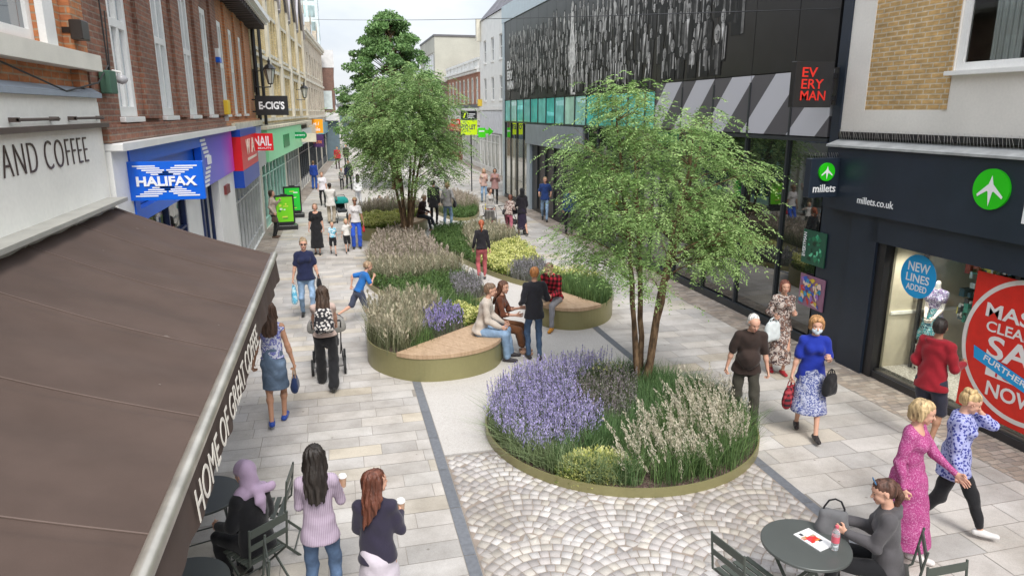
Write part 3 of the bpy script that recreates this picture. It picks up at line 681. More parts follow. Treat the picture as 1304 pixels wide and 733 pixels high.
f.box('display_post', BLACK, -.62, -.56, 9.10, 9.05, .2, 2.6)
b = MB()
for k in range(130):
    y = random.uniform(f.y(8.75), f.y(7.3)); z = random.uniform(1.1, 2.55); s_ = random.uniform(.02, .10); c_ = random.choice([(.5, .42, .05), (.04, .25, .18), (.5, .5, .45), (.03, .08, .1), (.02, .02, .02), (.35, .05, .04), (.03, .12, .08), (.01, .03, .03)])
    b.box(-random.uniform(1.0, 1.95), -1.0+.02, y, y+s_, z, z+s_*random.uniform(1, 2.4), c_)
b.build('hanging_stock', goods_m, f.r)
f.box('roof', SLATE, -8, -.51, 10.9, -3, 9.3, 9.5); f.box('rear_block', STONE, -8, -2.2, 10.9, -3, 0, 9.3)
LW = mat('letter_white', (.86, .87, .88), .35, var=0)
GRN2 = mat('logo_green', srgb(40, 200, 20), .4, var=.03)
def arrow_disc(parent, c, u, v, n, r):
    u, v, n, c = map(Vector, (u, v, n, c)); b = MB(); N = 40
    ring = [c+u*(r*math.cos(2*math.pi*k/N))+v*(r*math.sin(2*math.pi*k/N)) for k in range(N)]
    i = len(b.v); b.v += [tuple(p) for p in ring]+[tuple(p+n*.035) for p in ring]
    for k in range(N): b.f.append((k, (k+1) % N, N+(k+1) % N, N+k)); b.c.append(None)
    b.f.append(tuple(range(N, 2*N))); b.c.append(None)
    o = b.build('emblem_disc', GRN2, parent); a = MB()
    pts = [(0, .68), (.13, .25), (.72, -.30), (.68, -.42), (.2, -.1), (.13, -.12), (.0, -.85), (-.13, -.12), (-.2, -.1), (-.68, -.42), (-.72, -.30), (-.13, .25)]
    P = [c+u*(x*r)+v*(y*r)+n*.0385 for x, y in pts]; ctr = c+u*0+v*(.05*r)+n*.0385
    for k in range(len(P)): a.poly([tuple(ctr), tuple(P[k-1]), tuple(P[k])][::-1])
    a.build('arrow', LW, o); return o
Yc, Zc = AXf(1264, 241, 8.47); arrow_disc(f.r, (.2, f.y(Yc), Zc), (0, 1, 0), (0, 0, 1), (1, 0, 0), .27)
Ya, Za = AXf(1092, 254, 8.47); Yb, _ = AXf(1138, 262, 8.47); f.text('millets.co.uk', LW, Ya, Za-.06, Ya-Yb, .115, .202, bold=.008, depth=.006)
Ya, Za = AXf(1301, 285, 8.47)
f.text('millets', LW, Ya, Za, 1.9, .42, .202, bold=.01, depth=.012)
for k, yy in enumerate((8.75, 8.1, 7.2)):
    ld = bpy.data.lights.new('display_lamp', 'SPOT'); ld.energy = 55; ld.spot_size = R(95); ld.spot_blend = .6; ld.color = (1, .93, .82); ld.shadow_soft_size = .06
    lo_ = link(bpy.data.objects.new('display_lamp', ld)); lo_.parent = f.r; lo_.location = (-.55, f.y(yy), 2.52); lo_.rotation_euler = (0, R(-22), 0)
    q = MB(); q.lathe([(.05, 0), (.06, .07), (.02, .08)], (-.5, f.y(yy), 2.52), 12); q.build('lamp_housing', WHITE, f.r)
# printed vinyl on the glass
STR = -.07
pst = f.box('sale_poster', mat('poster_red', srgb(222, 42, 28), .45, var=.08, vs=6, fine=.05), STR-.006, STR, 7.66, 5.0, .20, 2.22)
PWm = mat('print_white', (.85, .82, .80), .5, var=.03)
def ring(parent, m_, yc, zc, r0, r1, x, a0=0, a1=360):
    b = MB(); N = 72
    for k in range(N):
        a = R(a0+(a1-a0)*k/N); c_ = R(a0+(a1-a0)*(k+1)/N)
        b.quad((x, yc+r0*math.cos(a), zc+r0*math.sin(a)), (x, yc+r1*math.cos(a), zc+r1*math.sin(a)), (x, yc+r1*math.cos(c_), zc+r1*math.sin(c_)), (x, yc+r0*math.cos(c_), zc+r0*math.sin(c_)))
    return b.build('ring', m_, parent)
ring(pst, mat('ring_white', (.78, .74, .70), .5), f.y(6.74), 1.27, .93, .995, STR+.004)
for s_, (pa, pb), wd, h, bo in (('MASSIVE', (1257, 391), 0, .20, .02), ('CLEARANCE', (1256, 418), 0, .15, .015), ('SALE', (1253, 466), 0, .33, .02), ('NOW ON', (1253, 508), 0, .21, .02)):
    Ya, Za = AXf(pa, pb, 8.74); wd = {'MASSIVE': 1.32, 'CLEARANCE': 1.32, 'SALE': 1.25, 'NOW ON': 1.3}[s_]
    Za = {'MASSIVE': 1.62, 'CLEARANCE': 1.42, 'SALE': 1.05, 'NOW ON': .52}[s_]
    f.text(s_, PWm, Ya, Za, wd, h, STR+.002, bold=bo, depth=.004, parent=pst)
b = MB(); b.box(STR+.002, STR+.005, f.y(7.28), f.y(6.3), .80, .93); tb = b.build('text_band', PWm, pst)
f.text('TO 50%', RED, 7.18, .82, .8, .09, STR+.0055, bold=.01, depth=.003, parent=tb)
b = MB(); dz = -.30; ya, yb = f.y(7.52), f.y(5.3)
b.poly([(STR+.010, ya, 1.16), (STR+.010, ya+.03, .98), (STR+.010, yb, .98+dz*2), (STR+.010, yb, 1.16+dz*2)]); CY2 = mat('cyan_print', srgb(20, 160, 225), .45, var=.03)
st = b.build('blue_strip', CY2, pst)
text('lettering', 'FURTHER REDUCTIONS', st, (STR+.010, ya+.18, 1.0), (0, (yb-ya), dz*2), (0, .25, 1), 1.75, .085, LW, .004, .012)
Yc, Zc = AXf(1169, 352, 8.74); b = MB(); N = 48
b.poly([(STR+.001, f.y(Yc)+.345*math.cos(2*math.pi*k/N), Zc+.345*math.sin(2*math.pi*k/N)) for k in range(N)]); dsc = b.build('blue_sticker', CY2, f.r)
for s_, z, wd, h in (('NEW', .07, .42, .145), ('LINES', -.10, .45, .13), ('ADDED', -.235, .40, .10)): f.text(s_, LW, Yc+wd/2+(.0), Zc+z, wd, h, STR+.002, bold=.012, depth=.004, parent=dsc)

# --- hanging sign boxes
def board_sign(name, loc, w_, h_, d_, m_, label, cat, draw, rz=0., arm=None, group=None):
    r = empty(name, loc, rz, label, cat, group)       # front face looks to -y, width along x
    b = MB(); b.box(0, w_, 0, d_, 0, h_, bev=.008); b.build('box', m_, r); draw(r)
    if arm: b = MB(); [b.box(*a) for a in arm]; b.build('bracket', BLACK, r)
    return r
T = lambda r, s_, m_, x, z, wd, h, bold=0., dep=.008, nm='lettering': text(nm, s_, r, (x, -.0005, z), (1, 0, 0), (0, 0, 1), wd, h, m_, dep, bold)
REDL = mat('red_letter', srgb(225, 50, 40), .4, var=0)
xa, za = AYf(1009, 137, 10.85); xb, zb = AYf(1064, 79, 10.85)
board_sign('projecting_sign', (xa, 10.85, za), xb-xa, zb-za, .14, BLACK, 'black projecting sign with red stacked capitals on the dark pier', 'sign',
    lambda r: [T(r, s_, REDL, .13, .12+(.165+.02)*k*1.05, wd, .16, .01) for k, s_, wd in ((2, 'EV', .30), (1, 'ERY', .44), (0, 'MAN', .50))], arm=[(xb-xa, xb-xa+.12, .04, .1, .12, .2), (xb-xa, xb-xa+.12, .04, .1, .5, .58), (xb-xa+.1, xb-xa+.16, .02, .12, .05, .68)])
xa, za = AYf(1029, 252, 10.38); xb, zb = AYf(1079, 200, 10.38)
def dm(r):
    arrow_disc(r, (.30, -.001, .44), (1, 0, 0), (0, 0, 1), (0, -1, 0), .155); T(r, 'millets', LW, .075, .09, .45, .135, .012)
    b = MB()
    for k in range(13): b.tube([(.04+k*.047, .08, .67), (.04+k*.047-random.uniform(.02, .05), .08, .76)], .003, 4)
    b.build('bird_spikes', mat('steel_wire', (.6, .6, .58), .3, 1.), r)
board_sign('projecting_sign', (xa, 10.38, za), .65, .67, .16, NAVY, 'square navy projecting sign with green disc and bird spikes', 'sign', dm, arm=[(.65, .70, .05, .1, .2, .4)])

# --- cinema
f = Fac('cinema', 8.67, 36.1, 'large dark glass cinema with a black and white crowd mural and teal glass band', right=True)
f.wall('wall', mat('charcoal_panel', (.035, .036, .04), .35), 36.1, 10.96, 0, 9.0, x=-.12, back=8)
TRIM = mat('pale_blue_metal', (.50, .58, .64), .35, .3, var=.05)
f.box('corner_trim', TRIM, -.4, .06, 36.35, 35.95, 0, 9.0); f.box('roof_trim', TRIM, -8, .08, 36.4, 10.96, 8.72, 9.5)
mull = MB(); y = 36.0; ys = [35.95]
while ys[-1] > 18.5: ys.append(ys[-1]-1.22)
ys[-1] = 18.2; yr = [18.2, 16.65, 15.1, 13.6, 12.15, 11.02]
tealc = [(.12, .68, .60), (.24, .74, .66), (.40, .80, .70), (.18, .62, .58), (.30, .78, .72), (.52, .82, .66)]
b = MB(); tm = attr_mat('teal_glass', .12, .3, 1.4, spec=.8)
for a, c_ in zip(ys[:-1], ys[1:]):
    ya, yb = f.y(a), f.y(c_)
    cA = random.choice(tealc); b.quad((0, ya+.03, 3.93), (0, yb-.03, 3.93), (0, yb-.03, 4.93), (0, ya+.03, 4.93), cA)
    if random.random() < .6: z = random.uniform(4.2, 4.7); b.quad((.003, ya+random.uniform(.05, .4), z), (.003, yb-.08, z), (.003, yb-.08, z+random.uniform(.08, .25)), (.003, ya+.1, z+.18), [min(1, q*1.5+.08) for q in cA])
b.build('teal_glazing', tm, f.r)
g = MB()
for a, c_ in list(zip(ys[:-1], ys[1:]))+list(zip(yr[:-1], yr[1:])):
    ya, yb = f.y(a), f.y(c_)
    if a > 31.4 or a < 24: g.quad((-.02, ya, .2), (-.02, yb, .2), (-.02, yb, 3.85), (-.02, ya, 3.85))
    mull.box(-.1, .035, ya-.025, ya+.025, .15, 4.99)
mull.box(-.1, .045, 0.1, f.y(11.0), 3.855, 3.925); mull.box(-.1, .06, 0.1, f.y(31.), .0, .17); mull.box(-.1, .06, f.y(24), f.y(11.0), .0, .17)
g.build('glazing', DGLASS, f.r); q = MB(); q.quad((-.016, f.y(35.9), .2), (-.016, f.y(31.4), .2), (-.016, f.y(31.4), 3.1), (-.016, f.y(35.9), 3.1)); q.build('painted_reflection_glazing', glass_mat('beige_reflection_paint', (.30, .28, .20), var=.35), f.r); mull.build('mullion', mat('dark_mullion', (.03, .035, .04), .4), f.r)  # beige reflection of pavement and trees painted into the lower-left pane colour
# entrance between the two blue-grey posts
f.box('entrance_post', TRIM, -.1, .10, 31.35, 30.85, 0, 3.1); f.box('entrance_lintel', mat('grey_lintel', (.27, .30, .33), .5), -.1, .16, 31.4, 24.0, 2.98, 3.84)
f.box('entrance_recess', BLACK, -.11, -.03, 30.84, 24.0, 0, 2.97)
T2 = mat('lintel_letter', (.7, .75, .78), .4, var=0)
# striped band
t = NT('stripe_panel'); sx = t.node('ShaderNodeSeparateXYZ', Vector=t.vec); k = t.math('ADD', sx.outputs[1], t.math('MULTIPLY', sx.outputs[2], -.95)); k = t.math('FRACT', t.math('MULTIPLY', k, .62)); k = t.math('GREATER_THAN', k, .46)
t.color(t.mix(k, (.105, .10, .11), (.56, .56, .60))); t.set(Roughness=.4)
b = MB()
for a, c_ in zip(yr[:-1], yr[1:]): b.box(-.05, .02, f.y(a)+.012, f.y(c_)-.012, 3.95, 5.13)
b.build('striped_panel', t.m, f.r)
# mural panels
MP = mat('mural_black', (.018, .018, .019), .35, var=.25, vs=1.); b = MB(); allY = ys+yr[1:]
for a, c_ in zip(allY[:-1], allY[1:]): b.box(-.05, .022, f.y(a)+.008, f.y(c_)-.008, 4.95 if a > 18.3 else 5.15, 8.70)
mu = b.build('mural_panel', MP, f.r)
mm_ = attr_mat('mural_print', .55, .55, 5.5); rr = random.Random(5)
def shape(b, pts, x, c_): b.poly([(x, p[0], p[1]) for p in pts], (c_, c_*.98, c_*.94))
def oval(cy, cz, ry, rz_, n=12, jit=.08): return [(cy+ry*math.cos(2*math.pi*k/n)*(1+rr.uniform(-jit, jit)), cz+rz_*math.sin(2*math.pi*k/n)*(1+rr.uniform(-jit, jit))) for k in range(n)]
b = MB(); lay = 0
for row in range(5):
    zb = 7.9-row*.66; y = .9+rr.random()*.5
    while y < f.y(11.3):
        far = y/24.; sc_ = (.75+far*.75)*rr.uniform(.85, 1.15); hz = zb+rr.uniform(-.15, .2); lay += 1; x = .0235+.00006*lay
        if y > f.y(13.4): break
        if y > f.y(15.5) and rr.random() < .4: y += .8; continue
        if hz-.5*sc_ < (5.0 if y < f.y(18.2) else 5.2) or hz+.2*sc_ > 8.6: y += .35*sc_; continue
        L = rr.uniform(.28, .62)*(1 if rr.random() < .8 else .6)*(1. if y < f.y(18) else .8)
        top = rr.choice([.01, .015, .03, .25, .45, .6]) if y < f.y(22) else rr.choice([.006, .010, .014]); w2 = .17*sc_
        zl = max(hz-.75*sc_, (5.0 if y < f.y(18.2) else 5.2))
        shape(b, [(y-w2, hz-.16*sc_), (y-w2*.9, zl), (y+w2*.85, zl), (y+w2, hz-.16*sc_), (y+w2*.4, hz-.09*sc_), (y-w2*.4, hz-.09*sc_)], x, .008)
        ns = 5
        for q_ in range(ns):
            lum = rr.choice([.008, .02, .06, .14, .25, .4, .5]) if y < f.y(20) else rr.choice([.008, .012, .03, .08, .16, .3])
            a_ = y+w2*.92*(-1+2*q_/ns)+rr.uniform(-.01, .01); b2_ = a_+w2*2/ns*rr.uniform(.4, 1.1); t0_ = hz-.10*sc_-abs((q_+.5)/ns-.5)*.14*sc_; z1_ = zl+rr.uniform(0, .55)*(t0_-zl)
            shape(b, [(a_, t0_), (a_+rr.uniform(-.02, .02), z1_), (b2_+rr.uniform(-.02, .02), z1_+rr.uniform(-.03, .03)), (b2_, t0_)], x+.00001, lum)
        if rr.random() < .45: shape(b, [(y-w2*.3, hz-.1*sc_), (y, hz-.4*sc_), (y+w2*.3, hz-.1*sc_)], x+.00002, .55)
        shape(b, oval(y, hz+.02*sc_, .085*sc_, .125*sc_), x+.00003, rr.choice([.01, .02, .3]))
        shape(b, oval(y+.005, hz-.005*sc_, .064*sc_, .10*sc_), x+.00004, L)
        shape(b, [(y+.01, hz+.07*sc_), (y+.055*sc_, hz+.05*sc_), (y+.055*sc_, hz-.06*sc_), (y+.015, hz-.09*sc_)], x+.00005, L*.35)
        shape(b, [(y-.045*sc_, hz+.02*sc_), (y-.012*sc_, hz+.02*sc_), (y-.012*sc_, hz+.005*sc_), (y-.045*sc_, hz+.005*sc_)], x+.00006, .03)
        shape(b, [(y-.03*sc_, hz-.05*sc_), (y+.01*sc_, hz-.05*sc_), (y+.01*sc_, hz-.058*sc_), (y-.03*sc_, hz-.058*sc_)], x+.00006, .05)
        if rr.random() < .5: s2 = rr.choice([-1, 1]); shape(b, [(y+s2*w2, hz-.2*sc_), (y+s2*w2*1.35, hz-.5*sc_), (y+s2*w2*1.2, hz-.52*sc_), (y+s2*w2*.8, hz-.25*sc_)], x+.00002, L)
        y += rr.uniform(.30, .48)*sc_
yy = f.y(25.4); shape(b, [(yy-.30, 5.0), (yy-.32, 6.4), (yy-.17, 7.3), (yy-.1, 7.9), (yy+.12, 7.9), (yy+.22, 7.2), (yy+.42, 6.3), (yy+.5, 5.0)], .034, .62); shape(b, oval(yy, 8.1, .12, .17), .0342, .6)
b.build('crowd_print', mm_, mu)
for s_, z, wd in (('EV', 6.42, .75), ('ERY', 5.94, 1.1), ('MAN', 5.46, 1.25)): f.text(s_, mat('mural_letter', (.75, .75, .75), .5, var=0), 35.4, z, wd, .40, .03, bold=.03, depth=.012, parent=mu)
# two posters on the glass by the pier
for (pl, pt), (pr_, pb), kind in (((1024, 291), (1046, 344), 0), ((1020, 347), (1044, 400), 1)):
    Ya, Zt = AXf(pl, pt, 8.62); Yb, Zb = AXf(pr_, pb-3, 8.62); b = MB(); wd = abs(Ya-Yb)+.05; yb0 = f.y(Ya)
    lb = 'tall green and black film poster with white capitals' if kind == 0 else 'lower poster of bright red, blue and yellow shapes'
    pr = empty('film_poster', (8.62, Ya, Zb), math.pi, lb+' on the cinema glass', 'poster')
    h = Zt-Zb; b.box(-.02, 0, 0, wd, 0, h); sh = b.build('sheet', mat('poster_green', (.02, .10, .06), .4) if kind == 0 else mat('poster_pale', (.30, .14, .22), .4), pr)
    q = MB(); rr = random.Random(3+kind)
    for k in range(26 if kind == 0 else 60):
        c_ = rr.choice([(.05, .4, .2), (.15, .6, .35), (.02, .05, .03), (.03, .2, .1)] if kind == 0 else [(.6, .05, .04), (.05, .12, .5), (.7, .5, .05), (.3, .15, .5), (.8, .6, .5), (.05, .3, .5)])
        cy, cz, a_, b_ = rr.uniform(.25 if kind == 0 else .12, .85)*wd, rr.uniform(.12, .88)*h, rr.uniform(.04, .14)*wd, rr.uniform(.03, .13)*h
        rt_ = rr.uniform(0, 3); pts = []
        for j in range(7):
            a = 2*math.pi*j/7; e = 1 if j % 2 else .7; x_, z_ = a_*math.cos(a)*e, b_*math.sin(a)*e
            pts.append((.0015+.0003*k, min(max(cy+x_*math.cos(rt_)-z_*math.sin(rt_), .02), wd-.02), min(max(cz+x_*math.sin(rt_)+z_*math.cos(rt_), .02), h-.02)))
        q.poly(pts, c_)
    q.build('artwork', attr_mat('poster_print', .4, .1, 30), sh)
    if kind == 0: text('lettering', 'EVERYMAN', pr, (.0105, .12*wd+.04, .2*h), (0, 0, 1), (0, -1, 0), .72*h, .09, LW, .002, .02)

# --- set-back row beyond the cinema
def FR(name, Y0, label): return Fac(name, 11.3, Y0, label, right=True)
f = FR('white_gable_house', 55.2, 'narrow white rendered house with a steep slate roof beside the cinema')
f.wall('wall', WHITE, 55.2, 37, 0, 11.0, ops=[(a, a-.9, z, z+1.6) for a in (53.8, 51.2, 48.6, 44) for z in (5.2, 7.9)], x=0, rev=.15, back=8)
for a in (53.8, 51.2, 48.6, 44):
    for z in (5.2, 7.9): f.window(a, a-.9, z, z+1.6, x=-.08, fw=.07, bars=(.5,), sill=(.08, .1, WHITE))
b = MB(); y0, y1 = 0, f.y(37); b.poly([(.1, y0, 11), (.1, y1, 11), (-3.5, y1, 15), (-3.5, y0, 15)]); b.poly([(.1, y0, 11), (-3.5, y0, 15), (-8, y0, 11)]); b.build('roof', SLATE, f.r)
b = MB(); b.box(-2.5, -1.5, .4, 1.6, 11, 14); b.box(-.2, .35, y0+.1, y0+.5, 9.6, 11.2); b.build('chimney', STONE, f.r)
f.box('band', WHITE, .001, .15, 55.1, 37, 4.5, 4.75); f.box('fascia', mat('pale_grey_sign', (.60, .62, .66), .5), .001, .2, 54.5, 47, 2.9, 4.4)
shopfront(f, 54.6, 48, .02, 2.8, WHITE, [(.5, .5, .5), (.7, .3, .5), (.7, .6, .2), (.4, .6, .3), (.3, .3, .35)], x=.15, n=5, riser=.3)
b = MB(); b.box(.0, .3, f.y(54.9), f.y(54.6), 4.8, 5.3); b.build('alarm_box', mat('alarm_yellow', (.7, .5, .05), .5), f.r)
f = FR('corniced_brick_house', 71.5, 'red brick building with cream window strips and a heavy white cornice')
cw = [(Yk, Yk-1.05, 5.0, 7.1) for Yk in [70.8-1.95*k for k in range(8)]]
f.wall('upper_wall', REDB, 71.5, 55.25, 4.7, 7.4, ops=cw, x=0, rev=.1)
for a in cw: f.window(*a, x=-.04, fw=.16, bars=(.5,), fm=mat('cream_frame', (.68, .65, .56), .6), gm=glass_mat('pale_window', (.3, .32, .32)))
b = MB()
for z, q, h in ((7.4, .25, .18), (7.6, .4, .14), (8.3, .18, .18), (4.45, .3, .22)): b.box(-.3, q, 0, f.y(55.3), z, z+h-.003)
b.box(-.3, .06, 0, f.y(55.3), 7.74, 8.3); b.box(-.3, .05, 0, f.y(55.3), 3.6, 4.45)
for k in range(9): b.box(.061, .14, .2+k*1.95, .5+k*1.95, 7.74, 8.29)
b.build('cornice', WHITE, f.r)
f.box('window_base', mat('dark_band', (.12, .12, .13), .6), .001, .06, 71.4, 55.3, 4.70, 4.95)
f.wall('ground_floor_wall', WHITE, 71.5, 55.25, 0, 3.6, ops=[(71, 63.8, .02, 3.3), (63.4, 55.6, .02, 3.3)], x=-.02, rev=.3, back=.6)
shopfront(f, 71, 63.8, .02, 2.6, mat('red_frame', (.35, .06, .05), .5), [(.2, .1, .08), (.45, .12, .2), (.5, .3, .2)], n=5); shopfront(f, 63.4, 55.6, .02, 3.2, WHITE, [(.02, .02, .025), (.05, .05, .06)], n=12, riser=.2, fw=.16)
f.box('fascia', mat('sign_red', srgb(214, 24, 34), .4, var=.05), 0, .2, 71, 63.8, 2.65, 3.3); f.box('rear_block', STONE, -8, -.51, 71.5, 55.25, 0, 8.3)
f = FR('brown_brick_house', 79.8, 'plain brown brick building next to the concrete block')
cw = [(Yk, Yk-1., 4.4, 6.0) for Yk in [79.2-1.9*k for k in range(4)]]
f.wall('wall', DBRB, 79.8, 71.55, 0, 7.3, ops=cw, x=.02, rev=.1, back=8)
for a in cw: f.window(*a, x=-.04)
f.box('coping', STONE, -.3, .1, 79.8, 71.6, 7.302, 7.5)
f = FR('concrete_block', 93., 'tall pale concrete office block with ribbon windows facing the street')
CON = mat('concrete', (.44, .44, .38), .8, var=.12, vs=.4, fine=.05)
cw = [(92.3, 80.9, 8.6, 10.8), (92.3, 80.9, 4.6, 6.8)]
f.wall('wall', CON, 93, 80, 0, 12.4, ops=cw, x=.02, rev=.25, back=14)
for a in cw: f.window(*a, x=-.1, fw=.12, mull=[k/7 for k in range(1, 7)], gm=glass_mat('pale_window', (.3, .32, .32)))
f.box('coping', mat('dark_band', (.12, .12, .13), .6), -14, .1, 93, 79.9, 12.402, 12.6)
# ------------------------------------------------------------------ geometry of the beds
def catmull(pts, n=8):
    out = []; m = len(pts)
    for i in range(m):
        p0, p1, p2, p3 = [np.array(pts[(i+k-1) % m], float) for k in range(4)]
        for j in range(n):
            t_ = j/n; out.append(tuple(.5*((2*p1)+(-p0+p2)*t_+(2*p0-5*p1+4*p2-p3)*t_**2+(-p0+3*p1-3*p2+p3)*t_**3)))
    return out
def ccw(p):
    a = sum(p[i][0]*p[(i+1) % len(p)][1]-p[(i+1) % len(p)][0]*p[i][1] for i in range(len(p))); return p if a > 0 else p[::-1]
def offset(p, d):
    out = []; n = len(p)
    for i in range(n):
        a, b = np.array(p[i-1]), np.array(p[(i+1) % n]); t_ = (b-a)/np.linalg.norm(b-a); out.append((p[i][0]+t_[1]*d, p[i][1]-t_[0]*d))
    return out
def clip(p, a, b):
    "keep what lies left of the line a -> b"
    out = []; s = lambda q: (b[0]-a[0])*(q[1]-a[1])-(b[1]-a[1])*(q[0]-a[0])
    for i in range(len(p)):
        c, d = p[i], p[(i+1) % len(p)]; sc_, sd_ = s(c), s(d)
        if sc_ >= 0: out.append(c)
        if (sc_ >= 0) != (sd_ >= 0): t_ = sc_/(sc_-sd_); out.append((c[0]+(d[0]-c[0])*t_, c[1]+(d[1]-c[1])*t_))
    return out
def inside(P, poly):
    x, y = P[:, 0], P[:, 1]; r = np.zeros(len(P), bool); n = len(poly)
    for i in range(n):
        x1, y1 = poly[i]; x2, y2 = poly[(i+1) % n]
        if y1 == y2: continue
        r ^= ((y1 > y) != (y2 > y)) & (x < (x2-x1)*(y-y1)/(y2-y1)+x1)
    return r
def scatter(poly, dens, holes=(), within=None):
    a = np.array(poly); lo, hi = a.min(0), a.max(0); n = int(np.prod(hi-lo)*dens)
    P = RN.uniform(lo, hi, (max(n, 1), 2)); k = inside(P, poly)
    if within is not None: k &= inside(P, within)
    for h in holes: k &= ~inside(P, h)
    return P[k]
OLIVE = mat('olive_metal', (.28, .26, .125), .42, .35, var=.07, vs=1.2, fine=.03, bump=.02)
t = NT('bark_mulch'); v = t.node('ShaderNodeTexVoronoi', Vector=t.vec, Scale=45.); t.color(t.ramp(v.outputs['Color'], [(0, (.05, .03, .025)), (.6, (.13, .085, .07)), (1, (.24, .17, .14))])); t.bump(v.outputs['Distance'], 1, .02); t.set(Roughness=.95)
MULCH = t.m
t = NT('oak_seat'); f_ = t.noise(6, 5, stretch=(1, 1, 1)); g_ = t.noise(3, 4, stretch=(12, 1.5, 1))
t.color(t.ramp(t.math('MULTIPLY', t.math('ADD', f_, g_), .5), [(.3, (.36, .24, .145)), (.7, (.52, .37, .24))])); t.set(Roughness=.6); t.bump(g_, .2, .003)
OAK = t.m
def planter(label, pts, h, seat=None, name='planter', group='olive metal planters'):
    out = ccw(catmull(pts)); c = (sum(p[0] for p in out)/len(out), sum(p[1] for p in out)/len(out))
    r = empty(name, (c[0], c[1], 0), 0, label, 'planter', group); L = lambda p: [(q[0]-c[0], q[1]-c[1]) for q in p]
    o = L(out); i_ = offset(o, -.022); m = MB(); n = len(o)
    for k in range(n):
        a, b = k, (k+1) % n
        m.quad((*o[a], 0), (*o[b], 0), (*o[b], h), (*o[a], h)); m.quad((*i_[b], .01), (*i_[a], .01), (*i_[a], h), (*i_[b], h)); m.quad((*o[a], h), (*o[b], h), (*i_[b], h), (*i_[a], h))
    m.build('wall', OLIVE, r, smooth=True)
    sl = offset(o, -.024); m = MB(); z = h-.07
    if z < .03: z = .03
    m.poly([(*p, z) for p in sl]); m.build('soil', MULCH, r)
    seatpoly = None
    if seat:
        a, b = seat; seatpoly = clip(offset(out, .02), a, b)
        d = np.array(b)-np.array(a); d = d/np.linalg.norm(d); nn = np.array([-d[1], d[0]]); m = MB()
        pr = [np.dot(p, d) for p in seatpoly]; s_ = min(pr)
        while s_ < max(pr):
            q = d*s_; q2 = d*(s_+.052); st = clip(clip(seatpoly, tuple(q+nn), tuple(q)) if False else clip(seatpoly, tuple(q), tuple(q-nn)), tuple(q2), tuple(q2+nn))
            if len(st) >= 3:
                ex = [(x-c[0], y-c[1]) for x, y in st]; m.prism(ex, h-.035, h+.03+random.uniform(-.0015, .0015), bev=.003)
            s_ += .0548
        m.build('seat', OAK, r)
        base = clip(offset(out, -.03), a, b); m = MB(); m.prism([(x-c[0], y-c[1]) for x, y in base], h-.09, h-.045); m.build('seat_frame', BLACK, r)
    return r, out, seatpoly, h
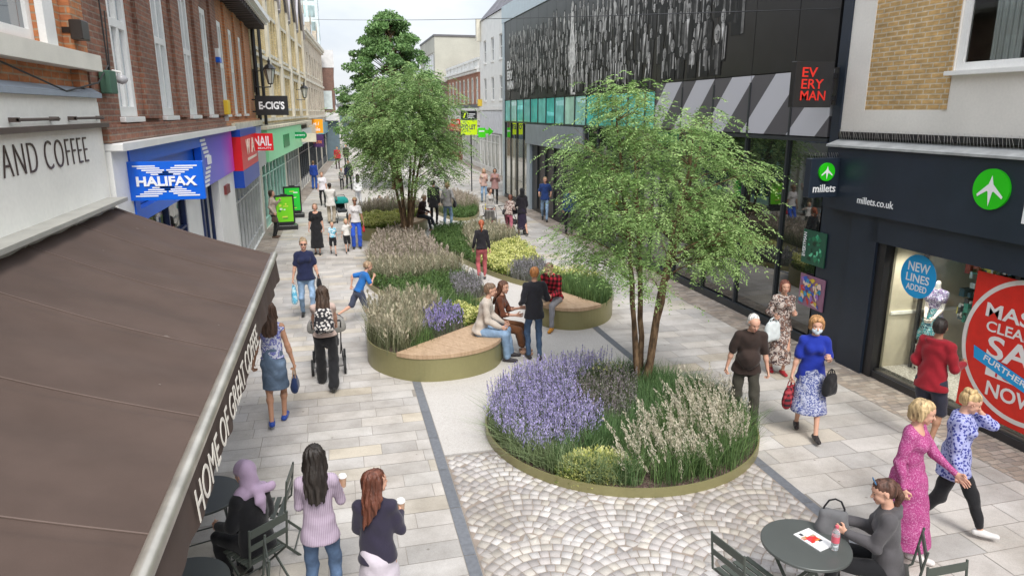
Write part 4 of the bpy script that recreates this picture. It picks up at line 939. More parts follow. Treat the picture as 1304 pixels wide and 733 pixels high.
# ------------------------------------------------------------------ planting
LEAF = attr_mat('foliage', .6, .10, 3, transl=.25, spec=.35)
FLOWER = attr_mat('petals', .8, .08, 5, transl=.25, spec=.2)
class PL:
    def __init__(s): s.V = []; s.F = []; s.C = []; s.n = 0
    def add(s, V, F, C): s.V.append(V.reshape(-1, 3)); s.F.append(F+s.n); s.C.append(C); s.n += V.size//3
    def build(s, name, m, label=None, cat=None, kind='stuff', parent=None):
        o = mesh_np(name, np.concatenate(s.V), np.concatenate(s.F), m, parent, col=np.clip(np.concatenate(s.C), 0, 1)); 
        if label: tag(o, label, cat, kind=kind)
        return o
    def blades(s, P, z, h=(.25, .45), w=.007, lean=.5, c0=(.05, .10, .03), c1=(.12, .2, .06), tip=None, per=1, spread=.04, jit=.25):
        P = np.repeat(P, per, 0); n = len(P)
        if not n: return
        P = P+RN.normal(0, spread, P.shape); H = RN.uniform(*h, n); an = RN.uniform(0, 2*np.pi, n); ln = np.abs(RN.normal(0, lean, n))*H
        d = np.stack([np.cos(an), np.sin(an), np.zeros(n)], 1); sd = np.stack([-np.sin(an+RN.normal(0, .8, n)), np.cos(an), np.zeros(n)], 1)
        b = np.c_[P, np.full(n, z)]; lv = []
        for t_, k, q in ((0, 1, 0), (.55, .9, .3), (1, .12, 1)):
            c = b+d*(ln*q)[:, None]+np.array([0, 0, 1])*(H*(t_-.12*q*np.minimum(ln/H, 1.5)))[:, None]
            lv.append(c-sd*(w*k/2)); lv.append(c+sd*(w*k/2))
        V = np.stack(lv, 1); i = (np.arange(n)*6)[:, None]
        F = np.concatenate([i+np.array([[0, 1, 3, 2]]), i+np.array([[2, 3, 5, 4]])])
        k = RN.uniform(0, 1, (n, 1)); C = np.array(c0)*(1-k)+np.array(c1)*k; C = C*RN.uniform(1-jit, 1+jit, (n, 1))
        kt = RN.uniform(0, 1, (n, 1))**1.0; C2 = C if tip is None else (np.array(tip)*kt+C*(1-kt))*RN.uniform(.85, 1.2, (n, 1))
        s.add(V, F, np.concatenate([C, C2]))
    def flecks(s, P3, size, c0, c1, ax=None, elong=1., jit=.2):
        n = len(P3)
        if not n: return
        u = RN.normal(0, 1, (n, 3)) if ax is None else ax+RN.normal(0, .25, (n, 3)); u /= np.linalg.norm(u, axis=1)[:, None]
        v = np.cross(u, RN.normal(0, 1, (n, 3))); v /= np.linalg.norm(v, axis=1)[:, None]
        sz = (size*RN.uniform(.7, 1.3, n))[:, None]; a = u*sz*elong; b = v*sz*.5
        V = np.stack([P3-a, P3-b*1., P3+a, P3+b*1.], 1); F = (np.arange(n)*4)[:, None]+np.array([[0, 1, 2, 3]])
        k = RN.uniform(0, 1, (n, 1)); C = (np.array(c0)*(1-k)+np.array(c1)*k)*RN.uniform(1-jit, 1+jit, (n, 1)); s.add(V, F, C)
    def spikes(s, P, z, h=(.3, .45), fl=.13, nf=7, size=.013, c0=(.25, .2, .5), c1=(.4, .35, .65), stem=((.10, .14, .07), (.16, .2, .1)), lean=.15, elong=1.1, rad=.012):
        n = len(P); H = RN.uniform(*h, n); an = RN.uniform(0, 6.283, n); ln = np.abs(RN.normal(0, lean, n))
        d = np.stack([np.cos(an)*ln, np.sin(an)*ln, np.ones(n)], 1); base = np.c_[P, np.full(n, z)]
        top = base+d*H[:, None]; sd = np.stack([-np.sin(an), np.cos(an), np.zeros(n)], 1)*.003
        V = np.stack([base-sd, base+sd, top+sd, top-sd], 1); k = RN.uniform(0, 1, (n, 1))
        s.add(V, (np.arange(n)*4)[:, None]+np.array([[0, 1, 2, 3]]), np.array(stem[0])*(1-k)+np.array(stem[1])*k)
        tt = RN.uniform(0, 1, (n, nf)); q = base[:, None, :]+d[:, None, :]*(H[:, None]-fl*tt)[:, :, None]+RN.normal(0, 1, (n, nf, 3))*rad*(.35+.65*tt)[:, :, None]
        s.flecks(q.reshape(-1, 3), size, c0, c1, ax=np.repeat(d, nf, 0)/1.0, elong=elong)
    def mound(s, c, r, n, size, c0, c1, zbase=0., elong=1.3, core=.72, bumps=9):
        v = RN.normal(0, 1, (n, 3)); v /= np.linalg.norm(v, axis=1)[:, None]; v[:, 2] = np.abs(v[:, 2])
        dirs = RN.normal(0, 1, (bumps, 3)); dirs /= np.linalg.norm(dirs, axis=1)[:, None]
        bmp = (np.maximum(0, v@dirs.T-.6)).max(1)*.45
        rr_ = RN.uniform(core, 1, n)+bmp-.06+.10*np.sin(v[:, 0]*9+1)*np.sin(v[:, 1]*8)*np.cos(v[:, 2]*7); P3 = np.array([c[0], c[1], zbase])+v*rr_[:, None]*np.array(r)
        s.flecks(P3, size, c0, c1, ax=v*.8+np.array([0, 0, .3]), elong=elong)
GA, GB = (.07, .135, .045), (.17, .27, .09)
def PG(px, z=.35): return [G(a, b, z) for a, b in px]
TAN0, TAN1 = (.36, .32, .22), (.58, .53, .40)
# ---- bed one: the round flower bed
c1_, r1_ = (3.72, 8.52), 1.92
circ = [(c1_[0]+r1_*1.0*math.cos(a), c1_[1]+r1_*1.0*math.sin(a)) for a in np.linspace(0, 2*math.pi, 16, endpoint=False)]
P1, o1, _, h1 = planter('low round olive metal planter ring filled with lavender and grasses', circ, .13)
in1 = offset(o1, -.06); z1 = .07
lav = PG([(618, 500), (650, 470), (700, 452), (760, 445), (800, 452), (760, 462), (735, 478), (728, 496), (742, 512), (768, 522), (762, 545), (725, 558), (690, 568), (655, 560), (630, 545)])
sage = PG([(735, 478), (760, 466), (815, 470), (812, 500), (800, 525), (768, 528), (742, 514), (728, 496)])
plume = PG([(800, 560), (815, 540), (850, 515), (865, 490), (920, 488), (965, 505), (975, 540), (950, 566), (900, 575), (850, 585), (805, 578)], .45)
yel = [(c1_[0]-.62+.42*math.cos(a)-.0, c1_[1]-1.18+.36*math.sin(a)) for a in np.linspace(0, 6.28, 12)]
yc = G(757, 599, .1)
yel = [(yc[0]+.44*math.cos(a), yc[1]+.34*math.sin(a)) for a in np.linspace(0, 6.28, 12, endpoint=False)]
p = PL(); q = scatter(lav, 430, within=in1)
p.blades(scatter(lav, 500, within=in1), z1, (.18, .34), .008, .35, (.10, .14, .08), (.18, .22, .12), spread=.01)
p.spikes(q, z1, (.36, .54), .19, 15, .0135, (.38, .33, .64), (.66, .60, .88), rad=.014)
p.build('lavender', FLOWER, 'purple lavender mass on the left side of the round bed', 'lavender')
p = PL(); q = scatter(sage, 330, within=in1)
p.blades(scatter(sage, 700, within=in1), z1, (.18, .32), .010, .4, (.09, .11, .07), (.17, .18, .12), spread=.01)
p.spikes(q, z1, (.26, .42), .14, 8, .012, (.24, .19, .23), (.42, .37, .40), rad=.012); p.flecks(np.c_[scatter(sage, 900, within=in1), RN.uniform(.2, .4, 1)[0]*np.ones(1)] if False else np.c_[q, RN.uniform(.2, .42, len(q))], .02, (.18, .18, .13), (.32, .31, .26))
p.build('purple_sage', FLOWER, 'dark grey purple sage beside the lavender in the round bed', 'sage')
p = PL(); gz = scatter(in1, 260, holes=[lav, sage, yel, plume])
gz = gz[np.hypot(gz[:, 0]-c1_[0], gz[:, 1]-c1_[1]) < r1_-.16]
p.blades(gz, z1, (.24, .46), .007, .38, (.06, .13, .045), (.17, .28, .11), per=11, spread=.035)
rim = np.array([(c1_[0]+(r1_-.2)*math.cos(a), c1_[1]+(r1_-.2)*math.sin(a)) for a in RN.uniform(2.7, 4.4, 90)])
p.blades(rim, z1, (.25, .44), .006, .8, (.14, .20, .08), (.34, .42, .22), per=22, spread=.06)
rim = np.array([(c1_[0]+(r1_-.28-RN.uniform(0, .1))*math.cos(a), c1_[1]+(r1_-.28)*math.sin(a)) for a in RN.uniform(4.75, 6.6, 70)])
p.blades(rim, z1, (.25, .45), .007, .6, (.07, .14, .05), (.20, .31, .11), per=24, spread=.05)
p.blades(scatter(plume, 160, within=in1), z1, (.3, .5), .007, .4, GA, GB, per=9, spread=.04)
p.build('green_grass', LEAF, 'deep green grass tufts through the middle of the round bed', 'grass')
p = PL(); q = scatter(plume, 110, within=offset(o1, -.12)); n = len(q)
def plumes(p, q, z, h, fl, n_f, c0, c1, lean, size=.024, drift=(-.25, 0)):
    n = len(q); H = RN.uniform(*h, n); d = np.stack([RN.normal(drift[0], lean, n), RN.normal(drift[1], lean, n), np.ones(n)], 1); d /= np.linalg.norm(d, axis=1)[:, None]
    b = np.c_[q, np.full(n, z)]; tt = RN.uniform(0, 1, (n, n_f))
    bend = (1-tt)**2; c = b[:, None, :]+d[:, None, :]*(H[:, None]-fl*tt)[:, :, None]+RN.normal(0, 1, (n, n_f, 3))*(.016*np.sin(np.pi*(tt*.85+.1)))[:, :, None]
    sd = np.cross(d, [0, 0, 1.]); sd /= (np.linalg.norm(sd, axis=1)[:, None]+1e-6); e = b+d*(H-fl*.5)[:, None]
    V = np.stack([b-sd*.0025, b+sd*.0025, e+sd*.002, e-sd*.002], 1); p.add(V, (np.arange(n)*4)[:, None]+np.array([[0, 1, 2, 3]]), np.tile(np.array([[.30, .30, .17]]), (n, 1)))
    p.flecks(c.reshape(-1, 3), size, c0, c1, ax=np.repeat(d, n_f, 0), elong=1.5)
plumes(p, q, z1, (.42, .78), .36, 62, (.50, .46, .35), (.76, .71, .58), .24, .0115, (-.36, .05))
p.build('feather_grass', FLOWER, 'pale cream feather grass plumes on the right side of the round bed', 'grass')
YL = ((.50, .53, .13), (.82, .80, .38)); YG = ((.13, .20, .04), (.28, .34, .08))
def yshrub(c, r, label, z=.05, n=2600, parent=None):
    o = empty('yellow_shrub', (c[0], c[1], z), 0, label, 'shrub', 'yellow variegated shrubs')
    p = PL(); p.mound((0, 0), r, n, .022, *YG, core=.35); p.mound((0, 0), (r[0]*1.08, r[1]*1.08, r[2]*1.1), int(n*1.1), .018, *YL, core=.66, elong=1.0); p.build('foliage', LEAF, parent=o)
    m = MB()
    for k in range(7): a = k*.9; m.tube([(0, 0, 0), (r[0]*.4*math.cos(a), r[1]*.4*math.sin(a), r[2]*.6)], .008, 5)
    m.build('stem', mat('twig_brown', (.10, .065, .04), .9), o); return o
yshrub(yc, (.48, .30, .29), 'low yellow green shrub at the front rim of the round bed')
p = PL(); q = PG([(752, 462), (785, 452), (800, 462), (790, 474), (755, 474)], .3); qq = scatter(q, 900, within=in1)
p.flecks(np.c_[qq, RN.uniform(.12, .38, len(qq))], .02, *YL); p.flecks(np.c_[qq, RN.uniform(.08, .33, len(qq))], .02, *YG)
p.build('lime_groundcover', LEAF, 'small lime yellow patch behind the sage in the round bed', 'ground cover')

# ---- seat planters and the low beds
def fill(label_name, poly, within, z, kind, dens=1., holes=()):
    p = PL()
    if kind == 'green': p.blades(scatter(poly, 170*dens, holes, within), z, (.22, .42), .011, .35, GA, GB, per=7, spread=.05); nm, cat, m = 'green_grass', 'grass', LEAF
    elif kind == 'lush':
        q = scatter(poly, 1500*dens, holes, within); p.flecks(np.c_[q, z+RN.uniform(.05, .42, len(q))*(.7+.3*np.sin(q[:, 0]*9)*np.sin(q[:, 1]*7))], .035, (.05, .11, .03), (.15, .24, .07)); p.blades(scatter(poly, 60, holes, within), z, (.25, .5), .012, .3, GA, GB, per=5); nm, cat, m = 'leafy_groundcover', 'ground cover', LEAF
    elif kind == 'tan': p.blades(scatter(poly, 150*dens, holes, within), z, (.35, .66), .010, .4, (.13, .16, .08), (.24, .24, .14), tip=(.48, .45, .33), per=7, spread=.05); q = scatter(poly, 50*dens, holes, within); plumes(p, q, z, (.45, .72), .22, 16, TAN0, TAN1, .2, .028, (0, 0)); nm, cat, m = 'tan_grass', 'grass', FLOWER
    elif kind == 'rose': p.blades(scatter(poly, 150*dens, holes, within), z, (.3, .6), .010, .35, (.14, .17, .08), (.26, .26, .15), tip=(.38, .34, .25), per=7, spread=.05); q = scatter(poly, 60*dens, holes, within); plumes(p, q, z, (.45, .68), .2, 14, (.36, .30, .25), (.56, .49, .41), .15, .028, (0, 0)); nm, cat, m = 'pink_grass', 'grass', FLOWER
    elif kind == 'lav': p.blades(scatter(poly, 300, holes, within), z, (.2, .35), .010, .3, (.09, .13, .08), (.16, .2, .12)); p.spikes(scatter(poly, 220*dens, holes, within), z, (.34, .52), .17, 10, .019, (.27, .22, .52), (.48, .42, .74), rad=.018); nm, cat, m = 'lavender', 'lavender', FLOWER
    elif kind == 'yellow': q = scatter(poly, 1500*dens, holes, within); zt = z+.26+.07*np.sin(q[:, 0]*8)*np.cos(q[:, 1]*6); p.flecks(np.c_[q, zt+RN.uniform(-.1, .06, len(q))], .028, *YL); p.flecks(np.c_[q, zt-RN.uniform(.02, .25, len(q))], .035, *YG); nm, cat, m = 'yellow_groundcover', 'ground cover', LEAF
    elif kind == 'grey': p.blades(scatter(poly, 250*dens, holes, within), z, (.2, .4), .012, .3, (.16, .17, .14), (.28, .27, .25), per=2); p.spikes(scatter(poly, 260*dens, holes, within), z, (.3, .5), .2, 9, .02, (.24, .22, .25), (.40, .38, .42), rad=.018); nm, cat, m = 'grey_sage', 'sage', FLOWER
    p.build(nm, m, label_name, cat)
S2 = (G(510, 449, .45), G(606, 413, .45)); d2 = (S2[1][0]-S2[0][0], S2[1][1]-S2[0][1])
Pa, o2, s2, _ = planter('curved olive planter bench with lavender behind, by the seated couple', [(.36, 12.0), (.62, 11.35), (1.15, 10.90), (1.9, 10.88), (2.5, 11.22), (2.83, 11.95), (2.88, 12.9), (2.6, 13.9), (1.7, 14.55), (.80, 13.9), (.43, 13.0)], .45, seat=((S2[0][0]+d2[0]*3, S2[0][1]+d2[1]*3), (S2[0][0]-d2[0]*2, S2[0][1]-d2[1]*2)))
i2 = offset(o2, -.05)
B = lambda px, z=.75: PG(px, z)
l2 = B([(535, 410), (548, 388), (588, 386), (592, 400), (570, 412)]); y2 = B([(570, 376), (610, 380), (615, 402), (592, 400), (588, 386)])
t2 = B([(455, 430), (462, 380), (540, 372), (560, 384), (540, 410), (512, 430), (480, 445)])
fill('lavender patch between cream grass and the timber bench seat', l2, i2, .38, 'lav', holes=[s2])
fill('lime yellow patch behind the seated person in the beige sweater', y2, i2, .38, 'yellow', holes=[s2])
fill('silvery cream grass filling the left end of the bench planter', t2, i2, .38, 'tan', 1.2, holes=[s2, l2])
fill('green grass edging the timber seat of the bench planter', o2, i2, .38, 'green', 1.3, holes=[s2, t2, l2, y2])
S3 = (G(767, 389, .45), G(700, 368, .45)); d3 = (S3[1][0]-S3[0][0], S3[1][1]-S3[0][1])
Pb, o3, s3, _ = planter('round olive bench planter under the person in the red checked shirt', [(3.98, 13.6), (4.25, 13.12), (4.75, 12.95), (5.4, 13.28), (5.85, 14.0), (6.05, 14.9), (5.8, 15.7), (5.2, 16.0), (4.5, 15.6), (4.05, 14.6)], .45, seat=((S3[0][0]+d3[0]*3, S3[0][1]+d3[1]*3), (S3[0][0]-d3[0]*2, S3[0][1]-d3[1]*2))[::-1])
i3 = offset(o3, -.05); y3 = [(4.7, 15.4), (5.3, 15.3), (6.2, 14.7), (6.2, 16.5), (4.6, 16.5)]
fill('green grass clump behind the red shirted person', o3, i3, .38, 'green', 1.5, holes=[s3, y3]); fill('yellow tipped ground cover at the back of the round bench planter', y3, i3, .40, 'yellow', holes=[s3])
Pc, o4, _, _ = planter('low olive edged bed under the middle tree', [(.60, 19.4), (.62, 17.7), (1.0, 16.5), (1.7, 15.75), (2.5, 15.45), (3.15, 15.5), (3.42, 16.2), (3.25, 18.0), (2.95, 20.2), (2.7, 22.8), (2.2, 24.0), (1.5, 23.9), (.95, 22.2)], .14)
i4 = offset(o4, -.1); g4 = [(2.55, 15.2), (3.6, 15.2), (3.6, 17.4), (2.6, 17.0)]; r4 = [(.4, 18.6), (3.6, 18.8), (3.6, 24.5), (.4, 24.5)]; l4 = [(.4, 15.2), (2.55, 15.2), (2.6, 17.0), (3.5, 17.4), (3.5, 18.0), (1.3, 17.2), (.4, 18.1)]
fill('grey purple sage at the right tip of the middle tree bed', g4, i4, .06, 'grey'); fill('pinkish seed grass around the stems of the middle tree', r4, i4, .06, 'rose', 1.1)
fill('leafy green cover along the front of the middle tree bed', l4, i4, .06, 'lush', 1., holes=[g4]); fill('pale tan grass across the centre of the middle tree bed', o4, i4, .06, 'tan', 1., holes=[g4, r4, l4])
Pd, o5, _, _ = planter('low olive edged bed beside the person in pink trousers', [(3.0, 24.0), (3.08, 22.1), (3.55, 19.7), (4.05, 17.9), (4.55, 16.8), (5.0, 16.55), (5.35, 17.2), (5.7, 19.0), (5.9, 20.8), (5.75, 23.2), (5.2, 25.0), (4.4, 25.8), (3.5, 25.4)], .14)
i5 = offset(o5, -.1); a5 = B([(640, 345), (660, 330), (693, 328), (700, 365), (640, 362)], .4); b5 = B([(600, 335), (625, 305), (680, 296), (700, 330), (660, 331), (640, 346)], .4); c5 = B([(590, 290), (640, 278), (700, 300), (680, 297), (625, 306), (604, 318)], .4)
fill('grey lavender mound at the near end of the pink trousered person\'s bed', a5, i5, .06, 'grey', 1.2); fill('lime yellow flowers across the middle of the right hand bed', b5, i5, .06, 'yellow', 1., holes=[a5])
fill('tan seed grass along the back of the right hand bed', c5, i5, .06, 'tan', 1., holes=[b5, a5]); fill('leafy green cover on the left half of the right hand bed', o5, i5, .06, 'lush', 1., holes=[a5, b5, c5])
S6 = (G(498, 291, .45), G(550, 268, .45)); d6 = (S6[1][0]-S6[0][0], S6[1][1]-S6[0][1])
Pe, o6, s6, _ = planter('olive bench planter behind the middle tree with a yellow hedge', [(.66, 25.0), (.95, 24.35), (1.6, 24.35), (2.4, 24.85), (3.1, 25.9), (3.35, 27.2), (3.1, 28.6), (2.2, 29.6), (1.2, 29.0), (.7, 27.2)], .45, seat=((S6[0][0]+d6[0]*4, S6[0][1]+d6[1]*4), (S6[0][0]-d6[0]*3, S6[0][1]-d6[1]*3)))
i6 = offset(o6, -.05); n6 = [(.4, 23.8), (3.6, 23.8), (3.6, 27.0), (.4, 27.0)]
fill('clipped yellow hedge on the bench planter behind the middle tree', n6, i6, .4, 'yellow', 1.1, holes=[s6]); fill('pinkish grass at the back of the yellow hedge', o6, i6, .4, 'rose', 1., holes=[s6, n6])
Pf, o7, _, _ = planter('farthest low round bed of pink grass near the two standing people', [(4.35, 29.2), (4.8, 28.1), (5.5, 28.4), (6.0, 29.8), (6.3, 31.8), (6.2, 33.8), (5.5, 34.8), (4.6, 33.4), (4.2, 31.2)], .14)
i7 = offset(o7, -.1); f7 = [(4, 27.8), (6.5, 27.8), (6.5, 30.2), (4, 29.8)]
fill('leafy green front of the farthest round bed', f7, i7, .06, 'lush'); fill('pinkish grass filling the farthest round bed', o7, i7, .06, 'rose', 1., holes=[f7])

# ------------------------------------------------------------------ trees
t = NT('tree_bark'); f_ = t.noise(14, 5, stretch=(1, 1, .35)); t.color(t.ramp(f_, [(.35, (.055, .035, .02)), (.5, (.14, .085, .045)), (.7, (.26, .17, .095))])); t.set(Roughness=.85); t.bump(f_, .8, .02); BARK = t.m
def frond_leaves(P, D, L, n, w, l, c0, c1, droop=.5):
    """pinnate sprays: P (m,3) start, D (m,3) direction, n leaflet pairs"""
    m = len(P); out = PL(); D = D/np.linalg.norm(D, axis=1)[:, None]
    sd = np.cross(D, [0, 0, 1.]); sd /= np.linalg.norm(sd, axis=1)[:, None]+1e-6; k = RN.uniform(0, 1, (m, 1)); base = np.array(c0)*(1-k)+np.array(c1)*k
    for j in range(n):
        t_ = (j+.5)/n
        c = P+D*(L*t_)[:, None]; c[:, 2] -= droop*L*t_*t_
        for s_ in (-1, 1):
            u = sd*s_+D*.55+RN.normal(0, .25, (m, 3)); u[:, 2] -= .35; u /= np.linalg.norm(u, axis=1)[:, None]
            v = D*.8+RN.normal(0, .3, (m, 3)); v -= u*(u*v).sum(1)[:, None]; v /= np.linalg.norm(v, axis=1)[:, None]
            ll = (l*RN.uniform(.7, 1.2, m)*(1-.4*abs(t_-.45)))[:, None]
            V = np.stack([c, c+u*ll*.5+v*w*.5, c+u*ll, c+u*ll*.5-v*w*.5], 1)
            out.add(V, (np.arange(m)*4)[:, None]+np.array([[0, 1, 2, 3]]), base*RN.uniform(.75, 1.25, (m, 1)))
    return out
def bez(a, b, c, n=7): return [tuple((1-t_)**2*np.array(a)+2*t_*(1-t_)*np.array(b)+t_*t_*np.array(c)) for t_ in np.linspace(0, 1, n)]
def multistem(loc, label, ctr, rad, nst, ncl, spr, c0, c1, seed, leaf=(.05, .014), L=(.16, .3), pairs=8, zlow=1.4, sig=.22, stemr=.06, fan=1.):
    global RN
    keep = RN; RN = np.random.default_rng(seed); rd = random.Random(seed)
    root = empty('multi_stem_tree', loc, 0, label, 'tree', 'multi stem street trees')
    stems = []; m = MB()
    for k in range(nst):
        a = 2*math.pi*k/nst+rd.uniform(-.3, .3); b = (.07*math.cos(a), .07*math.sin(a), -.02)
        rr_ = rd.uniform(.35, .62); top = (ctr[0]+rad[0]*rr_*math.cos(a)*fan, ctr[1]+rad[1]*rr_*math.sin(a)*fan, ctr[2]+rad[2]*rd.uniform(.25, .75))
        mid = (b[0]*1.2+top[0]*.22+rd.uniform(-.05, .05), b[1]*1.2+top[1]*.22+rd.uniform(-.05, .05), ctr[2]*.58)
        s_ = bez(b, mid, top, 14); s_ = [(x+rd.uniform(-.018, .018), y+rd.uniform(-.018, .018), z) for x, y, z in s_]; stems.append(np.array(s_))
        m.tube(s_, [stemr*(1-.85*i/13)**.8*rd.uniform(.9, 1.1)+.004 for i in range(14)], 9)
    tr = m.build('trunk', BARK, root, smooth=True, angle=80)
    C = []; tries = 0
    while len(C) < ncl and tries < 20000:
        tries += 1; v = np.array([rd.gauss(0, 1) for _ in range(3)]); v /= np.linalg.norm(v); r_ = rd.uniform(.25, 1)**.5
        p = np.array(ctr)+v*r_*np.array(rad)*np.array([1, 1, 1]); hr = math.hypot((p[0]-ctr[0])/rad[0], (p[1]-ctr[1])/rad[1]); zz = (p[2]-ctr[2])/rad[2]
        if p[2] < zlow+rd.uniform(-.15, .3): continue
        if p[2] < ctr[2]-.35*rad[2] and hr < .45: continue
        if zz > .35 and hr > 1.15-.75*zz+.15*rd.random(): continue
        if C and min(np.linalg.norm(p-c) for c in C) < sig*.95: continue
        C.append(np.array(ctr)+(p-np.array(ctr))*rd.uniform(.86, 1.13))
    m = MB(); Ps = []; Ds = []
    for c in C:
        best = None
        for s_ in stems:
            for i, q in enumerate(s_[4:], 4):
                hd = math.hypot(c[0]-q[0], c[1]-q[1]); dz = c[2]-q[2]; cost = hd+abs(dz-.45*hd)*1.2+(2 if dz < -.1 else 0)
                if best is None or cost < best[0]: best = (cost, q, i)
        q = best[1]; mid = (q+c)/2+np.array([0, 0, .12*np.linalg.norm(c-q)]); rr_ = .006+.014*min(1, np.linalg.norm(c-q)/1.6)
        tw = bez(q, mid, c, 7); m.tube(tw, [rr_*(1-.75*i/6) for i in range(7)], 5, caps=False); out = c-np.array(ctr); out[2] *= .3; out /= np.linalg.norm(out)+1e-6
        for k in range(5):
            e = c+np.array([rd.gauss(0, sig), rd.gauss(0, sig), rd.gauss(0, sig*.6)]); s0 = np.array(tw[rd.randint(3, 6)]); m.tube(bez(s0, (s0+e)/2+np.array([0, 0, .05]), e, 4), [.004, .003, .002, .0015], 4, caps=False)
        n = max(4, int(spr*rd.uniform(.6, 1.4))); off = RN.normal(0, 1, (n, 3))*np.array([sig, sig, sig*.62]); Ps.append(c+off)
        d = RN.normal(0, .6, (n, 3))+out*.9+off/sig*.5; d[:, 2] = d[:, 2]*.4-.15; Ds.append(d)
    m.build('branch', BARK, root)
    P_ = np.concatenate(Ps); D_ = np.concatenate(Ds); hh = (P_[:, 2]-ctr[2])/rad[2]
    pl = frond_leaves(P_, D_, RN.uniform(*L, len(P_)), pairs, leaf[1], leaf[0], c0, c1); pl.build('crown', LEAF, parent=root)
    RN = keep; return root
gx, gy = G(818, 490, .1)
multistem((gx, gy, .06), 'multi stem tree with feathery light green leaves in the round flower bed', (.0, .05, 3.08), (1.38, 1.38, 1.62), 4, 108, 36, (.15, .27, .075), (.36, .51, .19), 21, zlow=1.5, leaf=(.066, .019), L=(.17, .32), stemr=.050, sig=.175)
multistem((2.2, 23.3, .06), 'taller denser feathery tree in the low bed in mid street', (.1, .1, 3.62), (1.78, 1.78, 2.0), 6, 135, 38, (.13, .24, .07), (.33, .46, .18), 33, leaf=(.095, .032), L=(.22, .42), pairs=7, zlow=1.7, sig=.27, stemr=.055)
# tall broad-leaved tree behind
def tall_tree(loc, H, Rm, label, seed):
    global RN
    keep = RN; RN = np.random.default_rng(seed); rd = random.Random(seed); root = empty('broadleaf_tree', loc, 0, label, 'tree')
    m = MB(); m.tube([(0, 0, 0), (.05, 0, 2), (0, .05, H*.5), (.05, 0, H*.93)], [.22, .17, .10, .02], 10); pts = []
    for k in range(250):
        t_ = rd.uniform(0, 1)**.9; z = 2.0+(H-2.2)*t_; R_ = Rm*min(1., 1.5*(1-t_)**.6)*(.55+.45*min(1, t_*6)); a = rd.uniform(0, 6.283); rr_ = R_*rd.uniform(.35, 1.)**.6*rd.uniform(.82, 1.05)
        c = np.array([rr_*math.cos(a), rr_*math.sin(a), z]); pts.append((c, a)); q = np.array([0, 0, max(1.6, z-.5*rr_-.3)]); m.tube(bez(q, (q+c)/2+np.array([0, 0, .15]), c, 5), [.04, .03, .02, .012, .006], 5, caps=False)
    m.build('trunk', BARK, root, smooth=True); pl = PL()
    for c, a in pts:
        n = 190; u = RN.normal(0, 1, (n, 3)); u /= np.linalg.norm(u, axis=1)[:, None]; s_ = rd.uniform(.36, .58); p = c+u*np.array([s_, s_, s_*.55])*RN.uniform(.5, 1, (n, 1))
        g_ = rd.uniform(.75, 1.25); pl.flecks(p, .085, (.08*g_, .17*g_, .055*g_), (.24*g_, .40*g_, .14*g_), ax=np.array([math.cos(a)*.5, math.sin(a)*.5, -.35])+RN.normal(0, .5, (n, 3)), elong=1.0)
    pl.build('crown', LEAF, parent=root); RN = keep
tall_tree((3.25, 41, 0), 9.75, 3.0, 'tall dark green broadleaved tree rising behind the others', 5)
